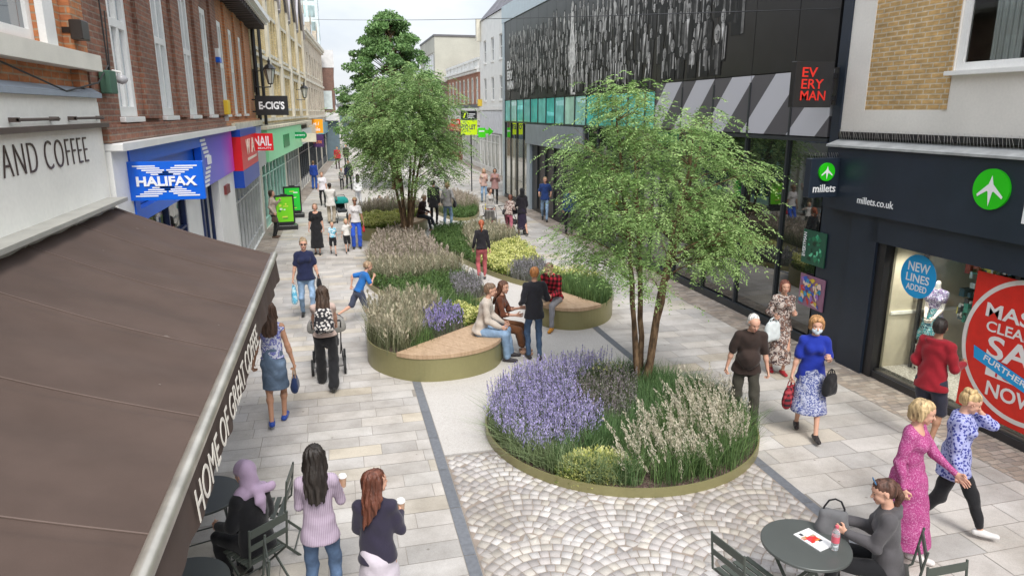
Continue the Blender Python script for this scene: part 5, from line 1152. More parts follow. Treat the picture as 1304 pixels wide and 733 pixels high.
# ------------------------------------------------------------------ figures: one blended surface per body / garment
def vn(v): v = np.asarray(v, float); return v/(np.linalg.norm(v)+1e-9)
class Blob:
    "smooth union of tapered capsules, meshed as one skin"
    def __init__(s, k=.03): s.p = []; s.k = k; s.cuts = []; s.sub = []
    def cap(s, a, b, ra, rb=None, n=None, f=1., k=None): s.p.append((np.array(a, float), np.array(b, float), ra, ra if rb is None else rb, None if n is None else vn(n), f, s.k if k is None else k)); return s
    def ball(s, a, r, n=None, f=1., k=None): return s.cap(a, np.array(a)+1e-4, r, r, n, f, k)
    def mesh(s, res, fold=0., fs=30., seed=0, strand=0., sc_=None, smooth=1):
        lo = np.min([np.minimum(p[0], p[1])-max(p[2], p[3])*max(1., 1) for p in s.p], 0)-res*3-.02; hi = np.max([np.maximum(p[0], p[1])+max(p[2], p[3]) for p in s.p], 0)+res*3+.02
        N = np.ceil((hi-lo)/res).astype(int)+1; ax = [lo[i]+np.arange(N[i])*res for i in range(3)]
        D = np.full(N, .25, np.float32)
        for a, b, ra, rb, n, f, k in s.p:
            m = max(ra, rb)+k+res*3; l2 = np.minimum(a, b)-m; h2 = np.maximum(a, b)+m
            i0 = np.clip(((l2-lo)/res).astype(int), 0, N-1); i1 = np.clip(((h2-lo)/res).astype(int)+2, 1, N)
            X, Y, Z = np.meshgrid(ax[0][i0[0]:i1[0]], ax[1][i0[1]:i1[1]], ax[2][i0[2]:i1[2]], indexing='ij')
            P = np.stack([X, Y, Z], -1)-a; ab = b-a
            if n is not None: P = P+n*((P@n)*(f-1))[..., None]; ab = ab+n*((ab@n)*(f-1))
            t_ = np.clip((P@ab)/(ab@ab+1e-12), 0, 1); d = np.linalg.norm(P-t_[..., None]*ab, axis=-1)-(ra+(rb-ra)*t_)
            if n is not None and f > 1: d = d/(1+(f-1)*.35)
            sl = (slice(i0[0], i1[0]), slice(i0[1], i1[1]), slice(i0[2], i1[2])); o = D[sl]; h = np.clip(.5+.5*(o-d)/k, 0, 1); D[sl] = o*(1-h)+d*h-k*h*(1-h)
        X, Y, Z = np.meshgrid(*ax, indexing='ij', sparse=True)
        if fold:
            r_ = np.random.default_rng(seed); q = r_.uniform(0, 6.28, 6)
            D += fold*(np.sin(Z*fs+2.2*np.sin(X*fs*.6+q[0])+Y*9+q[1])*.6+np.sin(Z*fs*.45+X*fs*.7+q[2])*np.sin(Y*fs*.6+q[3])*.7).astype(np.float32)
        if strand: c = sc_ if sc_ is not None else (0, 0, 0); A = np.arctan2(Y-c[1], X-c[0]); D += (strand*(np.sin(A*17+Z*14+1.5*np.sin(Z*23))+.6*np.sin(A*31-Z*19))).astype(np.float32)
        for fn in s.cuts: D = np.maximum(D, fn(X, Y, Z).astype(np.float32))
        return s._nets(D, lo, res, smooth)
    @staticmethod
    def _nets(D, lo, res, smooth):
        S = D < 0; c = np.zeros(np.array(S.shape)-1, int)
        for dx in (0, 1):
            for dy in (0, 1):
                for dz in (0, 1): c += S[dx:S.shape[0]-1+dx, dy:S.shape[1]-1+dy, dz:S.shape[2]-1+dz]
        act = (c > 0) & (c < 8); idx = np.full(act.shape, -1, np.int64); ii = np.argwhere(act); idx[act] = np.arange(len(ii))
        if not len(ii): return np.zeros((0, 3)), np.zeros((0, 4), int)
        acc = np.zeros((len(ii), 3)); cnt = np.zeros(len(ii))
        for a in range(3):
            o1, o2 = [x for x in range(3) if x != a]
            for u in (0, 1):
                for v in (0, 1):
                    p = ii.copy(); p[:, o1] += u; p[:, o2] += v; q = p.copy(); q[:, a] += 1
                    d0 = D[p[:, 0], p[:, 1], p[:, 2]]; d1 = D[q[:, 0], q[:, 1], q[:, 2]]; m = (d0 < 0) != (d1 < 0); t_ = np.where(m, d0/(d0-d1+1e-12), 0)
                    w_ = p.astype(float); w_[:, a] += t_; acc[m] += w_[m]; cnt[m] += 1
        V = acc/cnt[:, None]; F = []
        for a in range(3):
            o1, o2 = [(1, 2), (2, 0), (0, 1)][a]; s0 = [slice(None)]*3; s1 = [slice(None)]*3; s0[a] = slice(0, -1); s1[a] = slice(1, None)
            ch = S[tuple(s0)] != S[tuple(s1)]; e = np.argwhere(ch); e = e[(e[:, o1] > 0) & (e[:, o2] > 0) & (e[:, o1] < S.shape[o1]-1) & (e[:, o2] < S.shape[o2]-1)]
            if not len(e): continue
            def g(u, v): q = e.copy(); q[:, o1] -= u; q[:, o2] -= v; return idx[q[:, 0], q[:, 1], q[:, 2]]
            Q = np.stack([g(1, 1), g(0, 1), g(0, 0), g(1, 0)], 1); fl = ~S[e[:, 0], e[:, 1], e[:, 2]]; Q[fl] = Q[fl][:, ::-1]; F.append(Q)
        F = np.concatenate(F); F = F[(F >= 0).all(1)]
        for _ in range(smooth):
            sm = np.zeros_like(V); n = np.zeros(len(V))
            for k in range(4): np.add.at(sm, F[:, k], V[F[:, (k+1) % 4]]+V[F[:, (k-1) % 4]]); np.add.at(n, F[:, k], 2)
            V = np.where(n[:, None] > 0, .5*V+.5*sm/np.maximum(n, 1)[:, None], V)
        return lo+V*res, F
def put(name, parts, m, parent):
    V = []; F = []; n = 0
    for v, f in parts:
        if len(v): V.append(v); F.append(f+n); n += len(v)
    if not V: return None
    return mesh_np(name, np.concatenate(V), np.concatenate(F), m, parent, smooth=True)
def ik(a, b, l1, l2, pole):
    a, b = np.array(a, float), np.array(b, float); d = b-a; L = np.linalg.norm(d); mx_ = (l1+l2)*.998
    if L > mx_: b = a+d/L*mx_; d = b-a; L = mx_
    L = max(L, abs(l1-l2)+.02); x = (l1*l1-l2*l2+L*L)/(2*L); h = math.sqrt(max(l1*l1-x*x, 0)); u = d/np.linalg.norm(d); p = np.array(pole, float); p = p-u*(p@u); p = vn(p)
    return a+u*x+p*h, b
# cloth and skin materials
def cloth(c, rough=.85, var=.08, name='fabric'):
    key = ('cloth', tuple(round(x, 3) for x in c))
    if key not in _MC:
        t = NT(name); f_ = t.noise(5, 4); k = t.node('ShaderNodeMapRange', Value=f_, From__Min=.3, From__Max=.7, To__Min=1-var, To__Max=1+var).outputs[0]
        cc = t.node('ShaderNodeCombineColor', Red=k, Green=k, Blue=k).outputs[0]; t.color(t.mix(1., c, cc, 'MULTIPLY')); t.set(Roughness=rough); t.b.inputs['Sheen Weight'].default_value = .15
        t.b.inputs['Specular IOR Level'].default_value = .25; t.bump(t.math('ADD', t.noise(22, 3), t.math('MULTIPLY', t.noise(400, 1), .25)), .35, .012); _MC[key] = t.m
    return _MC[key]
def pattern(name, stops, scale, kind='noise', dist=0.):
    if ('pat', name) in _MC: return _MC[('pat', name)]
    t = NT(name)
    if kind == 'noise': f_ = t.node('ShaderNodeTexNoise', Vector=t.vec, Scale=float(scale), Detail=1.5, Distortion=1.2).outputs['Fac']
    elif kind == 'vor': f_ = t.node('ShaderNodeTexVoronoi', Vector=t.vec, Scale=float(scale)).outputs['Distance']
    elif kind == 'cells': v = t.node('ShaderNodeTexVoronoi', Vector=t.vec, Scale=float(scale)); f_ = t.node('ShaderNodeSeparateXYZ', Vector=v.outputs['Color']).outputs[0]
    elif kind == 'check':
        sx = t.node('ShaderNodeSeparateXYZ', Vector=t.vec); w1 = t.math('GREATER_THAN', t.math('SINE', t.math('MULTIPLY', sx.outputs[2], scale)), 0); w2 = t.math('GREATER_THAN', t.math('SINE', t.math('MULTIPLY', t.math('ADD', sx.outputs[0], sx.outputs[1]), scale)), 0); f_ = t.math('MULTIPLY', t.math('ADD', w1, w2), .5)
    elif kind == 'rib': sx = t.node('ShaderNodeSeparateXYZ', Vector=t.vec); f_ = t.math('ADD', t.math('MULTIPLY', t.math('SINE', t.math('MULTIPLY', sx.outputs[0], scale)), .5), .5)
    t.color(t.ramp(f_, stops, 'CONSTANT' if kind in ('noise', 'vor', 'cells', 'check') else 'LINEAR')); t.set(Roughness=.85); t.b.inputs['Specular IOR Level'].default_value = .25
    t.bump(t.noise(22, 3), .35, .012); _MC[('pat', name)] = t.m; return t.m
def denim(name, c): 
    if ('den', name) in _MC: return _MC[('den', name)]
    t = NT(name); f_ = t.noise(6, 4); g_ = t.noise(250, 2); t.color(t.ramp(t.math('ADD', t.math('MULTIPLY', f_, .8), t.math('MULTIPLY', g_, .2)), [(.3, tuple(x*.6 for x in c)), (.55, c), (.75, tuple(min(1, x*1.7+.03) for x in c))])); t.set(Roughness=.85); t.bump(t.noise(25, 3), .3, .01); _MC[('den', name)] = t.m; return t.m
def skin_m(c):
    key = ('skin', c)
    if key not in _MC:
        t = NT('skin'); t.color(t.mix(t.noise(9, 3), tuple(x*.9 for x in c), (min(1, c[0]*1.08), c[1]*.98, c[2]*.95))); t.set(Roughness=.62); t.b.inputs['Subsurface Weight'].default_value = .06; t.b.inputs['Subsurface Radius'].default_value = (.02, .008, .004); t.b.inputs['Specular IOR Level'].default_value = .35; _MC[key] = t.m
    return _MC[key]
def hair_m(c, tip=None):
    key = ('hair', c, tip)
    if key not in _MC:
        t = NT('hair'); f_ = t.noise(30, 4, stretch=(1, 1, .12)); col = t.ramp(f_, [(.3, tuple(x*.45 for x in c)), (.5, c), (.72, tuple(min(1, x*1.8+.012) for x in c))]); 
        if tip: z = t.node('ShaderNodeSeparateXYZ', Vector=t.vec).outputs[2]; k = t.node('ShaderNodeMapRange', Value=z, From__Min=1.3, From__Max=1.05, To__Min=0., To__Max=1.).outputs[0]; col = t.mix(k, col, t.ramp(f_, [(.3, tuple(x*.5 for x in tip)), (.6, tip)]))
        t.color(col); t.set(Roughness=.55); t.bump(f_, 1., .02); _MC[key] = t.m
    return _MC[key]
FAIR, TANSK, BROWN = (.60, .36, .26), (.44, .25, .16), (.20, .10, .06)
EYE = mat('eye_dark', (.02, .014, .012), .2, var=0); LIP = mat('lip', (.42, .13, .11), .5, var=0)
def person(loc, face, label, h=1.68, skin=FAIR, sex='f', hair=('short', (.05, .03, .02)), top=None, bottom=None, shoe=(.02, .02, .02), feet=None, hands=None, lean=0., sit=None, look=(0, 0), px=60,
           twist=0., wide=1., group=None, pel=0., outfit=(), child=False, grip=(1, 1), elbow=None, knee=None, sidelean=0.):
    """face: direction faced, degrees clockwise from +Y (away from the camera).  feet/hands: (right, forward, up) in metres at h=1.7"""
    s = h/1.70; root = empty('person', (loc[0], loc[1], 0), -R(face), label, 'person', group)
    rb = .013 if px > 75 else .017 if px > 50 else .024; rf = .0065 if px > 75 else .0085 if px > 50 else .014; male = sex == 'm'
    hs = 1.22 if child else 1.
    l = R(lean); sl = R(sidelean); u = vn((math.sin(sl), math.sin(l), math.cos(l))); tw = R(twist); r = vn(np.cross((math.sin(tw)*-1, math.cos(tw), 0), u)) ; r = r if r[0] > 0 else -r
    f = vn(np.cross(u, r)); r0 = np.array([1., 0, 0])
    P = np.array([0, 0, (.935 if sit is None else sit/s+.10)+pel])*s
    hip = [P+np.array([e*.088*wide, 0, -.03])*s for e in (-1, 1)]
    feet = feet or ((-.10, 0, 0), (.10, 0, 0)); ank = [np.array([q[0], q[1], q[2]+.075])*s for q in feet]
    ank = [np.array([q[0], q[1]-.0, q[2]]) for q in ank]
    kn = [];
    for i in (0, 1): k_, a_ = ik(hip[i], ank[i], .435*s, .425*s, (knee[i] if knee else ((-1, 1)[i]*.12, 1, .05))); kn.append(k_); ank[i] = a_
    sh = [P+u*.462*s+r*e*(.158 if male else .136)*s*(.6+.4*wide) for e in (-1, 1)]; neck = P+u*.53*s; hu = vn(u*.6+np.array([0, 0, .4])); lk, pt = R(look[0]), -R(look[1])
    hf0 = vn(f-hu*(f@hu)); hr0 = np.cross(hf0, hu); hf = vn(hf0*math.cos(lk)+hr0*math.sin(lk)); hr = vn(np.cross(hf, hu)); hu2 = vn(hu*math.cos(pt)+hf*math.sin(pt)); hf = vn(hf*math.cos(pt)-hu*math.sin(pt)); hu = hu2
    hc = neck+vn(u+f*.10)*.055*s+hu*.095*s*hs+hf*.015*s
    hands = hands or ((-.22, .04, -.09), (.22, .04, -.09)); wr = [P+np.array(q)*s if sit is None else P+np.array(q)*s for q in hands]; el = []
    for i in (0, 1): k_, a_ = ik(sh[i], wr[i], .275*s, .25*s, (elbow[i] if elbow else ((-1, 1)[i]*.22, -1, -.45))); el.append(k_); wr[i] = a_
    H = lambda x, y, z: hc+(hr*x+hf*y+hu*z)*s*hs
    # -- body
    b = Blob(.03*s); W = wide; fb = f; cl = .76 if bottom and bottom[0] == 'trousers' else .92; ca = .9 if top and (len(top) < 3 or top[2].get('sleeve', 2) > 1) else 1.
    b.cap(P-u*.03*s, P+u*.05*s, .112*W*s, .106*W*s, fb, 1.45); b.cap(P+u*.08*s, P+u*.2*s, .102*W*s, .098*W*s, fb, 1.5); b.cap(P+u*.2*s, P+u*.38*s, .112*W*s, (.140 if male else .122)*W*s, fb, 1.55)
    b.cap(sh[0]-u*.014, sh[1]-u*.014, .046*s, .046*s); [b.cap(neck-u*.03*s+r*e*.02*s, sh[(e+1)//2], .036*s, .034*s) for e in (-1, 1)]; b.cap(neck-u*.06*s, hc-hu*.05*s-hf*.01*s, .052*s, .045*s)
    for i in (0, 1):
        b.cap(sh[i], el[i], (.046 if male else .040)*s*ca, .034*s*ca); b.cap(el[i], wr[i], .036*s, .024*s); e0 = el[i]*.7+wr[i]*.3; b.ball(e0, .036*s)
        b.cap(hip[i], kn[i], .082*W*s*cl, .052*s*cl); b.cap(kn[i], ank[i], .050*s*cl, .032*s*cl); cb = kn[i]*.68+ank[i]*.32; sd_ = vn(ank[i]-kn[i]); b.ball(cb+np.array([0, -.016, 0])*s*cl, .050*s*cl)
        fd = np.array([0, 1., 0]) if feet[i][2] < .06 else vn(np.array([0, .75, -.65])); fd = fd+np.array([(-1, 1)[i]*.12, 0, 0]); fd = vn(fd); b.cap(ank[i]-fd*.03*s-np.array([0, 0, .03])*s, ank[i]+fd*.13*s-np.array([0, 0, .045])*s, .032*s, .024*s)
    parts = [b.mesh(rb)]
    hb = Blob(.022*s*hs); q = s*hs
    hb.cap(H(0, -.028, .03), H(0, .018, .03), .077*q, .072*q); hb.cap(H(0, .02, -.02), H(0, .045, -.062), .056*q, .034*q); hb.cap(H(-.028, .035, -.055), H(.028, .035, -.055), .034*q); hb.ball(H(0, .068, -.092), .020*q, k=.02)
    hb.cap(H(-.03, .062, -.025), H(.03, .062, -.025), .026*q, k=.02); hb.cap(H(0, .083, .005), H(0, .105, -.030), .008*q, .0135*q, k=.012); hb.cap(H(-.028, .078, .024), H(.028, .078, .024), .010*q, k=.015)
    hb.cap(H(-.016, .084, -.062), H(.016, .084, -.062), .008*q, k=.012)
    for e in (-1, 1): hb.cap(H(e*.076, -.008, .012), H(e*.080, -.012, -.02), .020*q, .013*q, hr, 2.2, k=.01)
    hb.cap(H(0, -.01, -.05), neck-u*.02*s, .046*s, .05*s)
    if sex != 'x': parts.append(hb.mesh(rf if not child else rf*.9))
    for i in (0, 1):
        e = (-1, 1)[i]; fo = vn(wr[i]-el[i]); side = vn(np.cross(fo, (0, 1, 0)) if abs(fo[1]) < .9 else np.cross(fo, (0, 0, 1))); palm = -r0*e; palm = vn(palm-fo*(palm@fo)) if abs(palm@fo) < .85 else vn(np.array([0, 0, -1.])-fo*(-fo[2])); wd = vn(np.cross(palm, fo)); 
        if wd@np.array([0, 1, .4]) < 0: wd = -wd
        g_ = Blob(.009*s); pc = wr[i]+fo*.045*s; g_.cap(wr[i]-fo*.01*s, wr[i]+fo*.02*s, .026*s, .027*s, palm, 1.5); g_.cap(wr[i]+fo*.02*s-wd*.012*s, wr[i]+fo*.075*s-wd*.018*s, .020*s, .018*s, palm, 1.5); g_.cap(wr[i]+fo*.02*s+wd*.012*s, wr[i]+fo*.078*s+wd*.018*s, .020*s, .018*s, palm, 1.5)
        cu = .55+.5*grip[i]
        for j, (o_, L_) in enumerate(((.030, .066), (.011, .076), (-.010, .072), (-.029, .056))):
            k0 = wr[i]+(fo*.084+wd*o_)*s; d1 = vn(fo*math.cos(cu*.8)+palm*math.sin(cu*.8)+wd*o_*2.5); k1 = k0+d1*L_*.5*s; d2 = vn(fo*math.cos(cu*1.9)+palm*math.sin(cu*1.9)+wd*o_); k2 = k1+d2*L_*.5*s; g_.cap(k0-d1*.012*s, k1, .0098*s, .0088*s, k=.004*s); g_.cap(k1, k2, .0088*s, .0072*s, k=.004*s)
        t0 = wr[i]+(fo*.028+wd*.026)*s; d1 = vn(wd*.9+fo*.7+palm*.35); t1 = t0+d1*.038*s; d2 = vn(fo*.9+palm*.55+wd*.1); g_.cap(t0, t1, .0125*s, .0105*s, k=.006*s); g_.cap(t1, t1+d2*.03*s, .0105*s, .008*s, k=.004*s)
        parts.append(g_.mesh(min(rf, .008)*.85 if px > 50 else .0085))
    put('body', parts, skin_m(skin), root)
    if sex != 'x' and px > 28 and not (look[0] == 0 and abs(((face+180) % 360)-180) < 60 and px < 60):
        m = MB()
        for e in (-1, 1): b2 = Blob(.004); b2.ball(H(e*.030, .081, .006), .0100*q, hf, 1.8); b2.cap(H(e*.020, .090, .030), H(e*.044, .081, .031), .0035*q); V_, F_ = b2.mesh(.004 if px > 60 else .006); put('eye', [(V_, F_)], EYE, root)
        b2 = Blob(.004); b2.cap(H(-.019, .089, -.061), H(.019, .089, -.061), .0072*q); put('mouth', [b2.mesh(.0045)], LIP, root)
    # -- garments
    bust = [] if (male or child) else [P+u*.355*s+r*e*.062*s+f*.075*s for e in (-1, 1)]
    def torso(B, z0, z1=.50, inf=.014, belly=0.):
        if z0 < .04: B.cap(P+u*z0*s, P+u*.06*s, (.156*W+inf+.010)*s, (.130*W+inf)*s, fb, 1.38)
        B.cap(P+u*.04*s, P+u*.22*s, (.122*W+inf)*s, (.112*W+inf)*s, fb, 1.45); B.cap(P+u*.2*s, P+u*.385*s, (.114*W+inf)*s, ((.142 if male else .126)*W+inf)*s, fb, 1.5); B.cap(sh[0]-u*.016, sh[1]-u*.016, (.046+inf*.8)*s); [B.cap(neck-u*.035*s+r*e*.03*s, sh[(e+1)//2]+u*.004*s, (.040+inf*.5)*s, (.036+inf*.5)*s) for e in (-1, 1)]
        for q_ in bust: B.ball(q_, (.055*W+inf*.5)*s, k=.04)
        if belly: B.ball(P+u*.13*s+f*.06*s, (.125*W+belly)*s)
    def sleeve(B, t_, inf=.014, cuff=None):
        for i in (0, 1):
            if t_ <= 1: B.cap(sh[i], sh[i]+(el[i]-sh[i])*t_, (.046+inf*.8)*s, (.042+inf)*s)
            else: B.cap(sh[i], el[i], (.045+inf*.7)*s, (.038+inf*.7)*s); B.cap(el[i], el[i]+(wr[i]-el[i])*(t_-1), (.037+inf*.7)*s, (.029+inf*.6 if cuff is None else cuff)*s)
    def plane(pt_, nrm): pt_, nrm = np.array(pt_), vn(nrm); return lambda X, Y, Z: (X-pt_[0])*nrm[0]+(Y-pt_[1])*nrm[1]+(Z-pt_[2])*nrm[2]
    def notsph(c, rad): return lambda X, Y, Z: rad-np.sqrt((X-c[0])**2+(Y-c[1])**2+(Z-c[2])**2)
    if bottom:
        B = Blob(.02*s); kind, m = bottom[0], bottom[1]; o = bottom[2] if len(bottom) > 2 else {}
        if kind in ('trousers', 'shorts'):
            w1, w2 = o.get('knee', .062), o.get('hem', .046); B.cap(P-u*.04*s, P+u*.12*s, (.130*W+.008)*s, (.108*W+.006)*s, fb, 1.42)
            for i in (0, 1):
                B.cap(hip[i]-np.array([0, 0, .02])*s, kn[i], ((.066 if sit is None else .086)*W+.008)*s, w1*s)
                if kind == 'trousers': B.cap(kn[i], ank[i]+(kn[i]-ank[i])*o.get('len', .06), w1*s, w2*s)
            if kind == 'shorts': tt = o.get('len', .75); B.p = [p for p in B.p[:1]]; [B.cap(hip[i], hip[i]+(kn[i]-hip[i])*tt, (.090*W+.010)*s, .085*s) for i in (0, 1)]
        else:  # skirt / dress lower half
            hz = o.get('hem', .45)*s; wd_ = o.get('w', .20)*s; kc = (kn[0]+kn[1])/2; ac = (ank[0]+ank[1])/2; dn = kc if hz > .38*s else ac*.35+kc*.65
            if sit is None: c0_ = P+u*.13*s; c1_ = np.array([dn[0], dn[1], hz]); B.cap(c0_, P-u*.05*s, (.116*W+.012)*s, (.152*W+.012)*s, fb, 1.32); B.cap(P-u*.05*s, c1_, (.145*W+.01)*s, wd_, (0, 1, 0), o.get('flat', 1.25)); B.cuts.append(plane(c1_, (0, 0, -1)))
            else: B.cap(P+u*.05*s, P-u*.03*s, .14*W*s, .15*W*s, fb, 1.3); [B.cap(hip[i], kn[i], .10*s, .075*s) for i in (0, 1)]; B.cap(kc, kc*.4+ac*.6, .11*s, .12*s)
        put({'trousers': 'trousers', 'shorts': 'shorts'}.get(kind, 'skirt'), [B.mesh(rb*.95, o.get('fold', .004)*1.7, 34, int(abs(loc[1])*77)%50)], m, root)
    if top:
        B = Blob(.02*s); kind, m = top[0], top[1]; o = top[2] if len(top) > 2 else {}; inf = o.get('inf', .013); torso(B, min(o.get('z0', -.03), .03), inf=inf, belly=o.get('belly', 0)); 
        if o.get('sleeve', 2) > 0: sleeve(B, o.get('sleeve', 2)*.97, inf, o.get('cuff'))
        if 'neck' in o: B.cuts.append(notsph(neck+f*(o['neck'][0])*s+u*.02*s, o['neck'][1]*s))
        else: B.cap(neck-u*.07*s, neck-u*.005*s, .066*s, .056*s); B.cuts.append(plane(neck+u*.012*s, u))
        if kind == 'jacket': B.cap(P+u*.0*s-u*.05*s, P+u*.12*s, (.135*W+.028)*s, (.13*W+.02)*s, fb, 1.4)
        if o.get('hood'): B.cap(neck-f*.06*s-r*.06*s-u*.02*s, neck-f*.06*s+r*.06*s-u*.02*s, .05*s); B.cap(neck-f*.075*s-r*.03*s+u*.03*s, neck-f*.075*s+r*.03*s+u*.03*s, .042*s)
        z0 = o.get('z0', -.03)-.02
        B.cuts.append(plane(P+u*(z0)*s, -u)) if z0 > -.3 else None
        put({'shirt': 'top', 'jacket': 'jacket'}.get(kind, kind), [B.mesh(rb*.95, o.get('fold', .0045)*1.9, 30, int(abs(loc[0])*77)%50)], m, root)
    for fn in outfit: fn(dict(P=P, u=u, f=f, r=r, sh=sh, el=el, wr=wr, kn=kn, ank=ank, neck=neck, hc=hc, H=H, s=s, hu=hu, hf=hf, hr=hr, q=q), root, rb)
    if shoe:
        sm = cloth(shoe, .5) if isinstance(shoe, tuple) else shoe
        for i in (0, 1):
            fd = np.array([(-1, 1)[i]*.12, 1., 0]) if feet[i][2] < .06 else np.array([0, .75, -.65]); fd = vn(fd); a0 = ank[i]-np.array([0, 0, .035])*s; B = Blob(.015*s)
            B.cap(a0-fd*.045*s, a0+fd*.15*s-np.array([0, 0, .004])*s, .041*s, .034*s, (0, 0, 1), 1.1); B.cap(a0+np.array([0, 0, .01])*s, a0+fd*.06*s, .042*s, .036*s); zf = min(ank[i][2]-.075*s+.002, 9) if feet[i][2] < .06 else -9
            B.cuts.append(lambda X, Y, Z, zf=zf: zf-Z+0*X+0*Y); put('shoe', [B.mesh(rf*1.3)], sm, root)
    # -- hair
    st = hair[0]
    if st != 'none':
        hm = hair_m(*hair[1:3]) if hair[1:] else None; B = Blob(.02*s)
        B.cap(H(0, -.038, .040), H(0, .005, .050), .083*q, .074*q); cut = plane(H(0, .058, .02), (hf*1.0-hu*.55)); B.cuts.append(cut)
        amp = .003
        if st in ('short', 'crop', 'bald'): B.cap(H(0, -.05, -.02), H(0, -.05, .02), .066*q, .07*q); B.cuts.append(plane(H(0, -.02, -.055), (-hu-hf*.0)))
        if st == 'crop': B.p = B.p[:1]; B.p[0] = (H(0, -.03, .034), H(0, .012, .036), .0795*q, .0745*q, None, 1., .02); B.cap(H(0, -.045, -.01), H(0, -.045, .02), .064*q, .07*q); amp = .001
        if st == 'bald': B.p = []; B.cap(H(0, -.040, -.01), H(0, -.042, .045), .078*q, .081*q); B.cap(H(-.06, 0, 0), H(-.06, -.03, .0), .024*q); B.cap(H(.06, 0, 0), H(.06, -.03, 0), .024*q); B.cuts = [plane(H(0, -.02, -.055), (-hu))]
        if st == 'bob':
            B.cap(H(0, -.055, -.01), H(0, -.055, -.07), .078*q, .06*q)
            for e in (-1, 1): B.cap(H(e*.062, .0, .03), H(e*.068, .0, -.065), .032*q, .03*q); 
            B.cuts[0] = plane(H(0, .060, .04), hf*1.-hu*.35); amp = .004
        if st == 'puff':
            B.cap(H(0, -.04, .05), H(0, .02, .06), .098*q, .084*q); [B.cap(H(e*.06, -.01, .04), H(e*.066, -.02, -.035), .042*q, .034*q) for e in (-1, 1)]; B.cap(H(0, -.06, .02), H(0, -.06, -.05), .075*q, .055*q); amp = .005
            B.cuts[0] = plane(H(0, .068, .055), hf*1.-hu*.5)
        if st in ('bun', 'pony', 'up'):
            B.cap(H(0, -.05, .0), H(0, -.05, .03), .068*q, .072*q); B.cuts.append(plane(H(0, -.02, -.06), -hu)); 
        if st in ('long', 'mid'):
            L_ = hair[3] if len(hair) > 3 else (.36 if st == 'long' else .18); bk = neck-f*.07*s
            B.cap(H(0, -.045, .02), bk, .084*q, .088*s, f, 1.25); B.cap(bk, bk-u*L_*s*.6-f*.015*s, .098*s, .105*s, f, 1.7); B.cap(bk-u*L_*s*.6-f*.015*s, bk-u*L_*s-f*.01*s, .10*s, .055*s, f, 1.9)
            for e in (-1, 1): B.cap(H(e*.06, -.01, .03), H(e*.07, -.03, -.09), .035*q, .04*q); B.cap(H(e*.055, -.03, -.09), bk+r*e*.07*s-u*L_*.7*s, .04*s, .03*s)
            amp = .0055
        parts = [B.mesh(rf*1.25, 0, strand=amp, sc_=hc)]
        if st == 'bun': B = Blob(.01); B.ball(H(0, -.10, .06), .042*q); parts.append(B.mesh(rf, .003, 60))
        if st == 'pony': B = Blob(.01); a = H(0, -.11, .04); B.cap(a, a-u*.10*s-f*.03*s, .03*s, .035*s); B.cap(a-u*.10*s-f*.03*s, a-u*.24*s+f*.01*s, .035*s, .015*s); parts.append(B.mesh(rf, 0, strand=.004, sc_=a))
        if st == 'up': B = Blob(.015); [B.ball(H(x, -.06+y, .10+z), .032*q) for x, y, z in ((-.03, 0, 0), (.03, .01, .0), (0, .03, .015), (0, -.03, -.01), (.02, -.03, .01))]; parts.append(B.mesh(rf, .004, 70))
        put('hair', parts, hm, root)
    M_ = Matrix.Rotation(-R(face), 4, 'Z'); M_.translation = Vector((loc[0], loc[1], 0)); Wd = lambda p: np.array(M_@Vector(p))
    return dict(root=root, W=Wd, wr=wr, el=el, hc=hc, neck=neck, sh=sh, P=P, u=u, f=f, r=r, s=s, face=face, H=H, kn=kn)
# garment extras
def scarf_hijab(m, drape=True):
    def fn(J, root, rb):
        s, H, u, f, r, neck = J['s'], J['H'], J['u'], J['f'], J['r'], J['neck']; B = Blob(.02); q = J['q']
        B.cap(H(0, -.035, .04), H(0, .01, .045), .092*q, .085*q); B.cap(H(0, -.04, .0), neck-f*.02*s, .085*q, .085*s); B.cap(neck-u*.03*s-r*.06*s, neck-u*.03*s+r*.06*s, .082*s)
        B.cap(neck-u*.03*s-r*.11*s, neck-u*.05*s+r*.13*s, .055*s, .06*s); pt = H(0, .052, 0); n = J['hf']; B.cuts.append(lambda X, Y, Z: np.minimum(((X-pt[0])*n[0]+(Y-pt[1])*n[1]+(Z-pt[2])*n[2]), Z*0+(Z-(neck+u*.03*s)[2])))
        if drape:
            a = neck-f*.10*s; B.cap(a, a-u*.10*s+r*.02*s-f*.03*s, .035*s, .05*s, f, 1.5); B.cap(a-u*.10*s-f*.03*s+r*.02*s, a-u*.24*s+r*.05*s-f*.03*s, .055*s, .018*s, f, 2.); B.cap(a+r*.02*s, a+r*.17*s-u*.03*s, .04*s, .05*s, f, 1.3)
        put('headscarf', [B.mesh(rb*.7, .005, 48, 5)], m, root)
    return fn
def mask(J, root, rb): B = Blob(.01); H, q = J['H'], J['q']; B.cap(H(-.03, .05, -.05), H(.03, .05, -.05), .04*q, k=.02); B.cap(H(0, .07, -.035), H(0, .066, -.075), .036*q); put('face_mask', [B.mesh(.008)], mat('mask_blue', (.62, .72, .78), .7), root)
def glasses(J, root, rb):
    H, q = J['H'], J['q']; m = MB()
    for e in (-1, 1): p = H(e*.031, .097, .008); m.poly([tuple(p+(J['hr']*math.cos(a)*.023+J['hu']*math.sin(a)*.017)*q) for a in np.linspace(0, 6.28, 10, endpoint=False)]); m.tube([tuple(H(e*.054, .095, .012)), tuple(H(e*.078, .0, .014))], .003, 4)
    m.tube([tuple(H(-.01, .1, .012)), tuple(H(.01, .1, .012))], .003, 4); m.build('sunglasses', BLACK, root)
